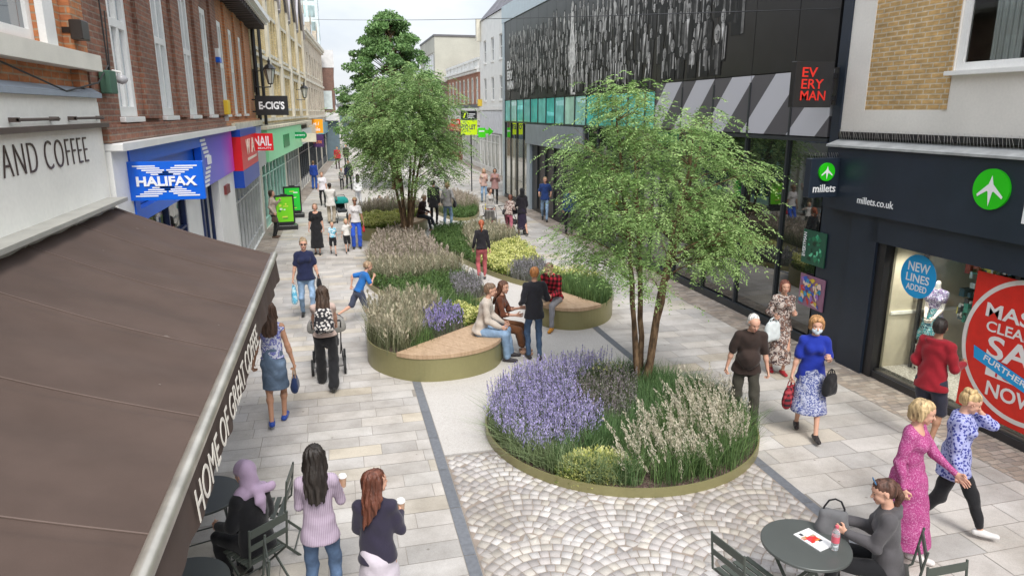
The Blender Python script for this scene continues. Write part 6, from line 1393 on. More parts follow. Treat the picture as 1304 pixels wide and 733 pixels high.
def rucksack(m):
    def fn(J, root, rb):
        s, u, f, r = J['s'], J['u'], J['f'], J['r']; c = J['P']+u*.30*s-f*.20*s; B = Blob(.03); B.cap(c-u*.13*s-r*.06*s, c+u*.10*s-r*.05*s, .10*s, .085*s, f, 1.3); B.cap(c-u*.13*s+r*.06*s, c+u*.10*s+r*.05*s, .10*s, .085*s, f, 1.3); B.cap(c-u*.12*s-f*.085*s-r*.05*s, c-u*.12*s-f*.085*s+r*.05*s, .055*s)
        put('rucksack', [B.mesh(rb*.9, .003, 40)], m, root)
        b = Blob(.01)
        for e in (-1, 1): b.cap(c+u*.13*s+r*e*.09*s+f*.06*s, J['sh'][(e+1)//2]+u*.06*s-r*e*.05*s, .018*s); b.cap(J['sh'][(e+1)//2]+u*.06*s-r*e*.05*s, J['sh'][(e+1)//2]-u*.10*s-r*e*.04*s+f*.09*s, .016*s); 
        put('strap', [b.mesh(rb*.8)], cloth((.02, .02, .022)), root)
    return fn
# ------------------------------------------------------------------ furniture
GM = mat('chair_green', (.075, .088, .075), .45, .2, var=.08)
TM = mat('table_grey_green', (.095, .105, .10), .38, .25, var=.08, vs=2)
def bistro_chair(x, y, face, label):
    r = empty('folding_chair', (x, y, 0), -R(face), label, 'chair', 'folding bistro chairs')
    for k in range(6): m = MB(); yy = -.17+k*.068; m.box(-.20, .20, yy, yy+.05, .445, .457, bev=.003); m.build('seat_slat', GM, r)
    for e in (-1, 1):
        m = MB(); m.bar((e*.195, -.32, .0), (e*.195, .16, .44), .012, .026); m.tube([(e*.195, .30, .0), (e*.195, -.02, .30), (e*.195, -.20, .47), (e*.195, -.245, .85)], .011, 6); m.build('side_frame', GM, r)
    for z, h in ((.76, .075), (.63, .05)): m = MB(); yo = -.245+(.85-z)*.1; m.box(-.20, .20, yo-.008, yo+.004, z, z+h, bev=.003); m.build('backrest_slat', GM, r)
    for yy in (.24, -.26): m = MB(); m.tube([(-.195, yy, .06), (.195, yy, .06)], .007, 6); m.build('stretcher', GM, r)
    return r
def bistro_table(x, y, rad, rot, label):
    r = empty('bistro_table', (x, y, 0), rot, label, 'table', 'round bistro tables')
    m = MB(); m.lathe([(rad-.012, .705), (rad, .708), (rad, .728), (rad-.004, .732), (0.001, .732)], n=56); m.build('tabletop', TM, r, smooth=True, angle=35)
    m = MB(); m.lathe([(rad-.03, .69), (rad-.02, .704), (.001, .7045)], n=40); m.build('rim', GM, r)
    for e in (-1, 1):
        for q in (-1, 1): m = MB(); m.bar((e*.24, q*.26, .0), (e*.20, -q*.22, .70), .012, .028); m.build('leg', GM, r)
    for y_, z_ in ((.0, .35), (.24, .06), (-.24, .06)): m = MB(); m.tube([(-.22, y_, z_), (.22, y_, z_)], .008, 6); m.build('stretcher', GM, r)
    return r
bistro_table(-1.50, 6.68, .38, .3, 'round grey green table in front of the person in the lilac headscarf'); bistro_table(-1.40, 5.28, .36, .8, 'round grey green table half hidden under the awning at the bottom edge')
tbR = bistro_table(3.80, 4.54, .375, .5, 'round grey green table with a magazine and a water bottle')
bistro_chair(-.94, 6.04, -40, 'slatted green chair carrying the person in the lilac headscarf'); bistro_chair(-.89, 6.75, -84, 'empty slatted chair seen edge on beside the lilac headscarf person'); bistro_chair(-1.0, 5.40, -100, 'empty slatted chair nearest the bottom edge under the awning')
bistro_chair(3.27, 4.60, 78, 'empty slatted green chair facing the table with the magazine'); bistro_chair(4.52, 4.34, -50, 'slatted green chair under the seated person in the grey jacket'); bistro_chair(4.62, 3.63, 180, 'slatted chair showing only its tip behind the grey jacketed person')
# things on the table
mg = empty('magazine', (3.90, 4.56, .733), .25, 'open magazine with red and orange cover on the round table', 'magazine'); m = MB(); m.box(-.10, .10, -.14, .14, 0, .008); o = m.build('pages', mat('paper', (.72, .72, .72), .6), mg)
m = MB(); rr = random.Random(4)
for k in range(16): a, b_ = rr.uniform(-.095, .03), rr.uniform(-.05, .09); m.box(a, a+rr.uniform(.03, .065), b_, b_+rr.uniform(.02, .045), .0082, .0084+k*.0001, rr.choice([(.6, .04, .03), (.65, .2, .03), (.05, .05, .06), (.4, .3, .2), (.5, .05, .1)]))
m.build('cover_print', attr_mat('poster_print', .4, .1, 30), o)
bt = empty('water_bottle', (3.98, 4.40, .733), 0, 'clear plastic water bottle with pink label standing beside the magazine', 'bottle'); m = MB(); m.lathe([(.028, 0), (.033, .01), (.031, .05), (.033, .06), (.033, .15), (.028, .18), (.013, .205), (.013, .215)], n=18)
t = NT('clear_plastic'); t.color((.85, .9, .92)); t.b.inputs['Transmission Weight'].default_value = .75; t.set(Roughness=.08, IOR=1.35); m.build('body', t.m, bt, smooth=True)
m = MB(); m.lathe([(.0335, .075), (.0335, .135)], n=18); m.build('wrapper', mat('pink_label', (.65, .12, .16), .5), bt); m = MB(); m.lathe([(.015, .212), (.015, .232)], n=12); m.build('cap', mat('pink_label', (.65, .12, .16), .5), bt)

# ------------------------------------------------------------------ awning
aw = empty('awning', (-2.68, 5.3, 3.34), 0, 'large brown retractable canvas awning over the coffee shop terrace', 'awning')
t = NT('brown_canvas'); f_ = t.noise(2.2, 5); g_ = t.noise(260, 1); t.color(t.ramp(t.math('ADD', t.math('MULTIPLY', f_, .75), t.math('MULTIPLY', g_, .25)), [(.3, (.062, .040, .031)), (.7, (.092, .062, .050))])); t.set(Roughness=.9); t.bump(t.math('ADD', t.noise(3, 3), t.math('MULTIPLY', t.noise(300, 1), .1)), .25, .02); CANV = t.m
V = []; F = []; nx, ny = 14, 80; y0, y1 = -4.9, 3.92
def awz(u_, y_): s_ = .02*math.sin(u_*3.14)*math.sin(y_*5.3)+.010*math.sin(y_*11+u_*3); seam = min(abs((y_+4.9) % 1.24), 1.24-abs((y_+4.9) % 1.24)); return -.02-u_*.70-.05*math.sin(u_*math.pi)+s_*.6-.010*max(0, 1-seam/.03)
for j in range(ny*4+1):
    y_ = y0+(y1-y0)*j/(ny*4)
    for i in range(nx+1): u_ = i/nx; V.append((u_*1.80, y_, awz(u_, y_)))
n_ = nx+1
for j in range(ny*4):
    for i in range(nx): a = j*n_+i; F.append((a, a+1, a+n_+1, a+n_))
cn = mesh_np('canopy', V, F, CANV, aw, smooth=True)
for j in range(1, 8):
    y_ = y0+1.24*j; m = MB()
    if y_ > y1-.1: continue
    for k in range(nx): m.bar((k/nx*1.8, y_+.06, awz(k/nx, y_+.06)+.004), ((k+1)/nx*1.8, y_+.06, awz((k+1)/nx, y_+.06)+.004), .008, .004)
    m.bar((.02, y_-.0, awz(0, y_)+.004), (1.78, y_, awz(1, y_)+.004), .03, .004) if False else None
    m.build('seam', mat('seam_thread', (.145, .105, .088), .9), cn)
m = MB(); rr = random.Random(8)
for k in range(7):
    u_, y_ = rr.uniform(.08, .92), rr.uniform(-3.5, 3.7); z_ = awz(u_, y_)+.004; s_ = rr.uniform(.006, .022); m.poly([(u_*1.8+s_*math.cos(a)*rr.uniform(.6, 1.2), y_+s_*1.4*math.sin(a)*rr.uniform(.6, 1.2), z_-.39*s_*math.cos(a)) for a in np.linspace(0, 6.283, 8, endpoint=False)])
m.build('dirt_marks', mat('bird_mark', (.17, .14, .12), .9), cn)
m = MB(); m.tube([(1.83, y0-.05, -.735), (1.83, y1+.03, -.735)], .044, 14); m.build('front_bar', mat('brushed_silver', (.52, .49, .43), .35, .7, var=.2, vs=5), aw, smooth=True)
V = []; F = []; nj = 240
for j in range(nj+1):
    y_ = y0+(y1-y0)*j/nj; w_ = .012*math.sin(y_*7)+.006*math.sin(y_*17)
    for k in range(5): V.append((1.850+.020*k/4+w_*k/4, y_, -.775-.262*k/4-(.006*math.sin(y_*9) if k == 4 else 0)))
for j in range(nj):
    for k in range(4): a = j*5+k; F.append((a, a+5, a+6, a+1))
va = mesh_np('valance', V, F, CANV, aw, smooth=True)
text('lettering', 'HOME OF GREAT COFFEE', va, (1.884, -1.83, -1.008), (0, 1, 0), (-.06, 0, 1), 2.98, .185, mat('cream_letter', (.78, .74, .66), .6, var=0), .004, -.003)
m = MB(); m.box(-.10, .08, y0, y1-.02, -.10, .06, bev=.02); m.box(-.1, .22, y0, y1+.0, .02, .065, bev=.01); m.build('cassette', mat('weathered_cover', (.42, .41, .37), .6, .2, var=.15, vs=3), aw)
m = MB(); m.bar((0, y1-1.5, -.18), (.95, y1-.9, -.55), .05, .06); m.bar((.95, y1-.9, -.55), (1.8, y1-1.6, -.80), .045, .05); m.bar((0, y0+1.5, -.18), (.95, y0+.9, -.55), .05, .06); m.bar((.95, y0+.9, -.55), (1.8, y0+1.6, -.80), .045, .05); m.build('arm', mat('brushed_silver', (.52, .49, .43), .35, .7, var=.2, vs=5), aw)

# ------------------------------------------------------------------ street signs and lamps
SW = mat('sign_white', (.85, .86, .88), .4, var=.02)
def hal(r):
    T(r, 'HALIFAX', SW, .10, .185, .73, .125, .035, .014); b = MB()
    for k in range(5):
        for sg in (-1, 1):
            z = .25+sg*(.085+k*.027)
            for e in (-1, 1): x = .46+e*(.045+k*.052); b.box(x-.135, x+.135, -.004, -.001, z-.008, z+.008)
    b.build('striped_emblem', SW, r)
board_sign('projecting_sign', (-2.63, 9.95, 3.27), .915, .50, .09, BLUE, 'blue projecting bank sign with a white striped cross emblem', 'sign', hal, arm=[(-.09, -.001, .03, .06, .05, .45)])
board_sign('projecting_sign', (-2.52, 23.5, 3.2), .62, .53, .12, RED, 'red projecting nail bar sign with white capitals', 'sign', lambda r: [T(r, 'NAIL', SW, .05, .15, .52, .30, .02), T(r, 'BEAUTY', SW, .16, .05, .40, .055, .01)][:1] and None, arm=[(-.2, -.001, .04, .08, .1, .14)])
board_sign('projecting_sign', (-2.61, 26.3, 4.27), 1.09, .66, .14, BLACK, "black projecting sign with white E-CIG'S capitals below the wall lantern", 'sign', lambda r: T(r, "E-CIG'S", SW, .12, .2, .85, .27, .035), arm=[(-.15, -.001, .04, .08, .1, .15), (-.15, -.001, .04, .08, .5, .55)])
og = empty('projecting_sign', (-2.30, 37.5, 3.0), 0, 'green twin oval optician sign over the pale green fascia', 'sign'); b = MB(); N = 40
pts = [( .42+ (.26 if math.cos(a) > 0 else -.26)+.26*math.cos(a), .23+(.20+.0*abs(math.cos(a)))*math.sin(a)*(1 if abs(math.cos(a)) > .25 else .8)) for a in np.linspace(0, 6.283, N, endpoint=False)]
i = 0; b.v += [(x, 0, z) for x, z in pts]+[(x, .1, z) for x, z in pts]
for k in range(N): b.f.append((k, N+k, N+(k+1) % N, (k+1) % N)); b.c.append(None)
b.f.append(tuple(range(N))[::1]); b.c.append(None); b.f.append(tuple(range(2*N-1, N-1, -1))); b.c.append(None); b.build('box', mat('deep_green', srgb(0, 130, 70), .4), og); text('lettering', 'Specsavers', og, (-.0, -.001, .17), (1, 0, 0), (0, 0, 1), .84, .13, SW, .006, .01); b = MB(); b.box(-.35, -.1, .04, .07, .2, .24); b.build('bracket', BLACK, og)
board_sign('projecting_sign', (-1.75, 40, 2.79), .78, .46, .1, mat('beige_board', (.62, .56, .45), .5), 'plain beige projecting sign between the optician and orange board', 'sign', lambda r: T(r, 'o', mat('grey_letter', (.35, .33, .3), .5), .08, .2, .12, .14), arm=[(-.3, -.001, .04, .07, .2, .25)])
OR = mat('orange_board', srgb(250, 165, 20), .5, var=.04); PU = mat('purple_board', srgb(75, 45, 95), .5, var=.04); OL = mat('orange_letter', srgb(235, 140, 60), .5, var=0)
board_sign('letting_board', (-2.25, 52, 2.92), 1.5, .95, .06, OR, 'orange letting board above the purple board on the left', 'sign', lambda r: [T(r, 'To Let /', SW, .2, .52, 1.05, .25, .02), T(r, 'For Sale', SW, .2, .14, 1.1, .25, .02)], arm=[(.1, .16, .061, .1, -1.0, .9)])
board_sign('letting_board', (-2.25, 51.9, 1.95), 1.5, .90, .05, PU, 'purple letting board with orange lettering under the orange board', 'sign', lambda r: T(r, '020 8662 2700', OL, .15, .25, 1.2, .2, .01))
board_sign('letting_board', (6.82, 38.8, 3.13), .93, .80, .05, mat('lime_board', srgb(205, 235, 20), .5, var=.03), 'lime yellow letting board on a white pole', 'sign', lambda r: T(r, 'TO LET', mat('navy_letter', (.03, .04, .12), .5), .10, .30, .73, .26, .03), arm=[(.55, .61, .051, .1, -3.13, 1.3)])
def tl(r):
    b = MB(); b.box(.35, .8, -.003, -.001, .30, .34); b.box(.35, .7, -.003, -.001, .2, .23); b.box(.35, .75, -.003, -.001, .12, .15); b.build('lettering', SW, r); b = MB(); b.poly([(.12, -.002, .12), (.2, -.002, .12), (.28, -.002, .38), (.2, -.002, .38)]); b.build('emblem', mat('lime_board', srgb(205, 235, 20), .5, var=.03), r)
board_sign('letting_board', (6.83, 38.79, 3.935), .90, .50, .05, BLACK, 'black agent panel fixed above the lime letting board', 'sign', tl)
GS = mat('arrow_green', srgb(80, 225, 30), .4, var=0)
gsn = empty('arrow_sign', (7.75, 38.6, 3.0), 0, 'bright green arrow sign beside the lime letting board', 'sign'); b = MB(); b.prism([(0, 0), (.42, 0), (.42, .02), (0, .02)], 0, .52); b.box(.42, .62, 0, .02, .2, .42); b.poly([(.60, 0, .08), (.88, 0, .32), (.60, 0, .56)]); b.poly([(.60, .02, .56), (.88, .02, .32), (.60, .02, .08)]); b.build('board', GS, gsn); b = MB(); b.box(.05, .35, -.004, -.001, .3, .38); b.build('lettering', SW, gsn)
board_sign('projecting_sign', (9.74, 60, 3.23), .75, .55, .08, mat('sign_red', srgb(214, 24, 34), .4, var=.05), 'small red projecting sign far along the right hand shops', 'sign', lambda r: T(r, 'SALE', SW, .1, .18, .55, .2, .02))
def lantern(x, y, z, label, sc_=1.):
    r = empty('wall_lantern', (x, y, z), 0, label, 'lamp', 'black wall lanterns'); r.scale = (sc_,)*3
    m = MB(); m.lathe([(.05, -.02), (.09, .0), (.10, .02)], n=8); m.lathe([(.20, .50), (.23, .52), (.13, .64), (.05, .68), (.04, .74), (.06, .76), (.015, .86), (.01, .92)], n=8)
    for k in range(6): a = k*math.pi/3; m.bar((.09*math.cos(a), .09*math.sin(a), .02), (.19*math.cos(a), .19*math.sin(a), .51), .018, .018)
    m.build('frame', BLACK, r); m = MB(); m.lathe([(.08, .02), (.178, .50)], n=6); m.build('glass', mat('lamp_glass', (.55, .56, .50), .15, var=.1), r)
    m = MB(); m.tube([(-.55, 0, -.10), (-.2, 0, -.12), (0, 0, -.10), (0, 0, 0)], .022, 8); m.tube([(-.55, 0, .42), (-.22, 0, .45), (-.18, 0, .5)], .015, 6); m.bar((-.55, 0, -.3), (-.55, 0, .5), .05, .05); m.build('bracket', BLACK, r); return r
lantern(-2.10, 27.0, 5.35, 'large black wall lantern above the black sign on the left terrace'); lantern(-1.50, 42.2, 5.15, 'distant black wall lantern further along the yellow terrace', 1.0)
# span cable, wires and cameras
m = MB(); P0, P1c = Vector((*AYf(398, 25, 44)[:1], 44, AYf(398, 25, 44)[1])), Vector((8.6, 11.0, 6.12)); m.tube([P0.lerp(P1c, k/24)-Vector((0, 0, .10*math.sin(k/24*math.pi))) for k in range(25)], .010, 5); o = m.build('span_cable', BLACK); tag(o, 'thin dark cable spanning the street from terrace to dark pier', 'cable')
m = MB(); wz = mat('wire_dark', (.03, .03, .03), .6)
m.tube([(-2.66, 6.5, 4.86), (-2.62, 8.2, 4.60), (-2.60, 9.2, 4.72), (-2.66, 9.9, 4.95), (-2.68, 10.0, 4.75), (-2.66, 10.05, 5.6)], .009, 5); m.tube([(-2.68, 9.95, 7), (-2.68, 9.96, 4.7)], .01, 5); o = m.build('wall_wire', wz); tag(o, 'thin black wire looping along the brick wall over the cream shop', 'wire')
cc = empty('security_camera', (-2.68, 10.05, 4.78), 0, 'small white security camera with green box on the brown brick', 'camera'); m = MB(); m.box(-.02, .10, -.45, -.17, -.17, .1, bev=.01); m.build('junction_box', mat('box_green', (.05, .12, .08), .6), cc); m = MB(); m.lathe([(.001, -.05), (.05, -.03), (.07, 0), (.07, .03), (.05, .06), (.001, .07)], (.10, .05, 0), 14); m.build('dome', mat('cam_grey', (.4, .4, .42), .3), cc, smooth=True); m = MB(); m.tube([(0, .05, .12), (.10, .05, .10), (.10, .05, .06)], .015, 6); m.build('bracket', WHITE, cc)
al = empty('alarm_box', (-2.70, 19.25, 4.32), 0, 'yellow alarm box on the orange brick above the bank cornice', 'alarm box'); m = MB(); m.box(0, .14, 0, .42, 0, .36, bev=.02); m.build('cover', mat('alarm_yellow2', (.75, .52, .04), .5), al); m = MB(); m.box(.0, .1, .08, .2, -.3, -.01); m.build('bracket', GREYP, al)
bx = empty('alarm_box', (-2.70, 18.7, 5.55), 0, 'blue and white alarm box high between the sash windows', 'alarm box'); m = MB(); m.box(0, .12, 0, .3, .12, .32, bev=.01); m.build('cover', WHITE, bx); m = MB(); m.box(0, .13, 0, .3, 0, .118, bev=.01); m.build('base', BLUE, bx)
# advertising boards
def aboard(x, y, rz, label, c_):
    r = empty('advertising_board', (x, y, 0), rz, label, 'A-board', 'green advertising boards'); m = MB()
    m.box(-.36, .36, -.04, .0, .22, 1.32, bev=.01); m.box(-.12, .12, -.03, 0, 1.32, 1.36); m.build('frame', BLACK, r); m = MB(); m.prism([(-.42, -.22), (.42, -.22), (.46, .0), (.42, .22), (-.42, .22), (-.46, 0)], 0, .16, bev=.02); m.box(-.3, .3, -.04, .02, .17, .23); m.build('base', BLACK, r)
    m = MB(); m.box(-.30, .30, -.048, -.041, .30, 1.25); p = m.build('poster', c_, r); m = MB(); rr = random.Random(int(y)); 
    for k in range(9): a, b_ = rr.uniform(-.25, .05), rr.uniform(.36, 1.1); m.box(a, a+rr.uniform(.05, .2), -.0495-.0002*k, -.0485, b_, b_+rr.uniform(.02, .08), rr.choice([(.7, .75, .1), (.8, .85, .8), (.05, .3, .05)]))
    m.build('printed_shapes', attr_mat('poster_print', .4, .1, 30), p)
aboard(-2.02, 27.7, .12, 'nearer green advertising board in a black frame beside the waiting person', mat('poster_lime', srgb(120, 215, 30), .5, var=.04)); aboard(-1.90, 30.9, .10, 'farther green advertising board in a black frame behind the first', mat('poster_green2', srgb(40, 205, 60), .5, var=.04))
def pushchair(x, y, face, label, seat, hood=None, frame=(.03, .03, .033), s=1.):
    r = empty('pushchair', (x, y, 0), -R(face), label, 'pushchair', 'pushchairs'); r.scale = (s,)*3; fm = mat('pram_frame', frame, .35, .4, var=.05)
    m = MB()
    for e in (-1, 1): m.tube([(e*.24, -.52, 1.02), (e*.24, -.40, .95), (e*.22, .02, .45), (e*.20, .38, .13)], .012, 6); m.tube([(e*.22, .05, .48), (e*.25, -.30, .14)], .012, 6)
    m.tube([(-.24, -.52, 1.02), (.24, -.52, 1.02)], .015, 6); m.tube([(-.25, -.30, .14), (.25, -.30, .14)], .01, 6); m.build('frame', fm, r)
    for e in (-1, 1):
        for yy, rd in ((-.30, .14), (.38, .105)):
            m = MB()
            m.tube([(e*.27-.02, yy, rd), (e*.27+.02, yy, rd)], rd, 20); o = m.build('wheel', mat('tyre_black', (.02, .02, .02), .8), r); m = MB(); m.tube([(e*.27-.024, yy, rd), (e*.27+.024, yy, rd)], rd*.6, 14); m.build('hub', mat('hub_grey', (.35, .35, .36), .4), o)
    B = Blob(.03); B.cap((-.12, .12, .46), (.12, .12, .46), .07); B.cap((-.12, .12, .46), (-.12, -.16, .50), .07); B.cap((.12, .12, .46), (.12, -.16, .50), .07); B.cap((-.13, -.20, .52), (-.12, -.28, .80), .06); B.cap((.13, -.20, .52), (.12, -.28, .80), .06); B.cap((0, -.2, .5), (0, -.27, .8), .07); put('seat', [B.mesh(.02)], cloth(seat), r)
    if hood:
        B = Blob(.02); B.cap((-.12, -.14, .80), (.12, -.14, .80), .21); B.cuts.append(lambda X, Y, Z: (.74-Z)+0*X+0*Y); B.cuts.append(lambda X, Y, Z: (Y-.06)-.3*(Z-.7)+0*X); put('hood', [B.mesh(.02)], cloth(hood), r)
    return r
def hbag(J, i, w_, h_, d_, drop, m, label, cat='bag', hm=None, name='handbag', off=(0, 0, 0), rz=None, soft=True, handle=True):
    p = J['W'](J['wr'][i]+np.array([0, .0, -.075])*J['s'])+np.array(off); r = empty(name, (p[0], p[1], p[2]-drop-h_), rz if rz is not None else -R(J['face'])+math.pi/2, label, cat)
    B = Blob(.02); [B.cap((-w_*(.5-.06*t_)+d_*.4, 0, .04+t_*(h_-.07)), (w_*(.5-.06*t_)-d_*.4, 0, .04+t_*(h_-.07)), d_*(.5-.2*t_*t_)) for t_ in np.linspace(0, 1, 9)]
    put('pouch', [B.mesh(.011, .004 if soft else .001, 45, 2)], m, r)
    if handle: b = MB(); [b.tube([(-w_*.25, e*d_*.2, h_-.02), (-w_*.16, e*d_*.12, h_+drop*.7), (0, 0, h_+drop+.01), (w_*.16, e*d_*.12, h_+drop*.7), (w_*.25, e*d_*.2, h_-.02)], .007, 6) for e in (-1, 1)]; b.build('handle', hm or m, r)
    return r
def cup(x, y, z, label):
    r = empty('coffee_cup', (x, y, z), 0, label, 'cup', 'takeaway coffee cups'); m = MB(); m.lathe([(.026, 0), (.036, .095)], n=18); m.build('body', mat('paper_cup', (.5, .32, .22), .7), r, smooth=True); m = MB(); m.lathe([(.039, .095), (.040, .105), (.034, .112), (.033, .12), (.001, .12)], n=18); m.build('lid', mat('white_lid', (.85, .84, .82), .4, var=0), r, smooth=True); return r
def ht(px, py, loc, lo=1.5, hi=1.86): return min(hi, max(lo, AYf(px, py, loc[1])[1]))
WALK = ((-.10, .30, 0), (.10, -.32, .07)); WALK2 = ((-.10, -.32, .07), (.10, .30, 0)); SW1 = ((-.25, -.12, -.08), (.25, .16, -.06)); SW2 = ((-.25, .16, -.06), (.25, -.12, -.08))
DK, DKB, BLND, GING, GREY, AUB = (.018, .013, .010), (.055, .032, .020), (.42, .28, .13), (.42, .17, .05), (.55, .53, .50), (.10, .03, .015)
BLK = cloth((.012, .012, .014)); JEAN = denim('denim_mid', (.09, .15, .26)); JEANL = denim('denim_light', (.22, .33, .48)); JEAND = denim('denim_dark', (.04, .07, .14))
slim = dict(knee=.060, hem=.045)
# -- foreground left
L = (-.93, 6.06)
person(L, -40, 'person in a lilac headscarf and black top seated under the awning edge', 1.64, hair=('none',), sit=.46, feet=((-.1, .42, 0), (.1, .38, 0)), hands=((-.2, .3, .12), (.2, .3, .12)), top=('shirt', BLK, dict(z0=-.08, inf=.03)), bottom=('trousers', BLK, dict(knee=.075, hem=.06)), outfit=[scarf_hijab(cloth((.40, .30, .42)))], look=(-10, -8), px=110, lean=4)
W2 = (-.33, 5.55)
J = person(W2, 4, 'person with long dark hair in a ribbed lilac top and jeans holding cups', ht(397, 572, W2, 1.62, 1.75), skin=TANSK, hair=('long', DK, None, .40), top=('shirt', pattern('lilac_rib', [(.2, (.34, .27, .35)), (.8, (.46, .38, .47))], 420, 'rib'), dict(z0=-.10, inf=.010, fold=.003)), bottom=('trousers', JEAN, slim), hands=((-.15, .30, .12), (.17, .34, .17)), px=120, grip=(1.4, 1.4), twist=3)
pc = J['W'](J['wr'][1]+np.array([.02, .07, .0])); cup(pc[0], pc[1]+.02, pc[2]-.03, 'takeaway cup in the right hand of the person in the lilac top')
p2 = J['W'](J['wr'][0]+np.array([.05, .07, 0])); J2 = p2; cup(pc[0]-.13, pc[1]+.03, pc[2]-.01, 'takeaway cup held to the left of its twin by the lilac top person')
W3 = (.14, 5.12)
J = person(W3, 12, 'person with long auburn hair in a navy jacket and pale skirt', ht(475, 603, W3, 1.55, 1.7), hair=('long', AUB, (.20, .06, .03), .44), top=('jacket', cloth((.028, .024, .045)), dict(z0=-.04, inf=.02)), bottom=('skirt', cloth((.55, .50, .56)), dict(hem=.35, w=.22, flat=1.1)), hands=((-.16, .28, .08), (.17, .30, .20)), look=(50, 0), px=120, grip=(1, 1.4), shoe=(.6, .6, .6))
pc = J['W'](J['wr'][1]+np.array([.0, .06, .0])); cup(pc[0], pc[1], pc[2]-.03, 'takeaway cup held by the auburn haired person in navy')
# -- walking away on the left
L = (-1.04, 9.80)
J = person(L, 2, 'person in a blue floral sleeveless top and denim skirt with a navy handbag', ht(347, 387, L, 1.6, 1.8), skin=TANSK, hair=('mid', (.07, .035, .02), None, .17), top=('shirt', pattern('blue_floral', [(0, (.62, .64, .75)), (.47, (.62, .64, .75)), (.50, (.12, .13, .40)), (.60, (.30, .32, .60))], 22), dict(sleeve=0, z0=.06, inf=.012)), bottom=('skirt', denim('denim_skirt', (.13, .19, .28)), dict(hem=.50, w=.175, flat=1.15)), feet=((-.06, -.16, .05), (.07, .14, 0)), hands=((-.27, .05, -.10), (.27, .0, -.10)), shoe=(.02, .06, .30), px=85)
hbag(J, 1, .26, .22, .10, .14, cloth((.012, .025, .08)), 'navy handbag carried by the person in the denim skirt', hm=cloth((.35, .22, .13)))
L = (-.34, 11.0)
person(L, 0, 'person in black wide trousers with a patterned rucksack pushing a pushchair', ht(420, 366, L, 1.6, 1.78), skin=FAIR, hair=('mid', DKB, None, .14), top=('shirt', cloth((.5, .38, .33)), dict(sleeve=.35, z0=.0)), bottom=('trousers', BLK, dict(knee=.085, hem=.085, len=.02)), feet=((-.10, .26, 0), (.09, -.22, .05)), hands=((-.18, .36, .05), (.18, .36, .05)), outfit=[rucksack(pattern('ruck', [(0, (.60, .57, .54)), (.35, (.60, .57, .54)), (.45, (.03, .03, .035))], 24, 'vor'))], px=80, wide=1.08)
pushchair(-.33, 11.95, 0, 'grey pushchair pushed by the person with the patterned rucksack', (.05, .05, .055), (.25, .24, .22), s=1.0)
L = (-.79, 15.25)
J = person(L, 176, 'person in a navy T-shirt and jeans carrying a pale blue carrier bag', ht(395, 305, L, 1.6, 1.8), sex='f', wide=1.12, hair=('up', (.30, .22, .13)), top=('shirt', cloth((.015, .02, .06)), dict(sleeve=.75, z0=-.06, inf=.02)), bottom=('trousers', JEANL, slim), feet=((-.10, .12, 0), (.10, -.15, .03)), hands=((-.27, .05, -.08), (.26, .02, -.05)), px=60, outfit=[glasses])
hbag(J, 1, .26, .36, .12, .10, pattern('aqua_bag', [(0, (.12, .42, .60)), (.5, (.45, .65, .72))], 18), 'pale blue carrier bag held by the person in the navy T-shirt', 'carrier bag', name='carrier_bag')
hbag(J, 0, .26, .20, .10, .08, BLK, 'black shoulder bag on the person in the navy T-shirt', 'handbag', off=(0, -.02, .14))
L = (-.73, 22.4)
person(L, 183, 'person in a long black V-neck dress walking behind the navy T-shirt person', ht(404, 270, L, 1.6, 1.76), wide=1.15, hair=('bob', (.25, .17, .11)), top=('shirt', BLK, dict(sleeve=.8, z0=-.05, inf=.02, neck=(.06, .10))), bottom=('skirt', BLK, dict(hem=.25, w=.22, flat=1.1)), hands=((-.24, .04, -.08), (.24, .04, -.08)), feet=((-.07, .07, 0), (.07, -.06, 0)), px=45)
L = (-.25, 22.2)
person(L, 175, 'small person in a patterned blue top and black shorts, left of a pair', 1.02, child=True, hair=('crop', (.35, .25, .15)), top=('shirt', pattern('kid_top', [(0, (.7, .75, .78)), (.5, (.15, .45, .6))], 16), dict(sleeve=.7, z0=.02, inf=.02)), bottom=('shorts', BLK, dict(len=.85)), feet=((-.1, .3, .02), (.1, -.3, .12)), hands=SW1, px=45)
L = (.18, 22.5)
person(L, 170, 'small person in a white T-shirt beside the bright blue trousers', 1.05, child=True, hair=('bob', (.5, .38, .2)), top=('shirt', cloth((.7, .68, .65)), dict(sleeve=.8, z0=-.02, inf=.025)), bottom=('shorts', BLK, dict(len=.9)), feet=((-.1, -.25, .1), (.1, .3, .0)), hands=((-.25, .05, .45), (.25, 0, -.05)), px=45)
L = (.51, 23.1)
J = person(L, 182, 'person in a white T-shirt, bright blue trousers and sunglasses', ht(456, 252, L, 1.62, 1.8), skin=TANSK, hair=('bun', (.4, .28, .15)), top=('shirt', cloth((.72, .70, .70)), dict(sleeve=.7, z0=-.02)), bottom=('trousers', cloth((.03, .10, .55)), dict(knee=.075, hem=.07)), hands=((-.25, .02, -.08), (.24, .05, -.10)), px=45, outfit=[glasses])
hbag(J, 0, .16, .2, .08, .05, cloth((.5, .03, .04)), 'small red bag held by the person in bright blue trousers', 'bag')
L = (-.32, 28.8)
person(L, 15, 'person in a loose white shirt pushing the teal pushchair', ht(422, 234, L, 1.6, 1.8), skin=BROWN, sex='m', wide=1.1, hair=('short', DK), top=('shirt', cloth((.68, .65, .62)), dict(z0=-.16, inf=.035)), bottom=('trousers', cloth((.40, .34, .26)), dict(knee=.08, hem=.07)), hands=((-.18, .36, .05), (.18, .36, .05)), px=35)
pushchair(.10, 29.2, 170, 'pushchair with a teal hood beside the person in white', (.03, .035, .04), (.01, .22, .20))
L = (-.71, 34.2)
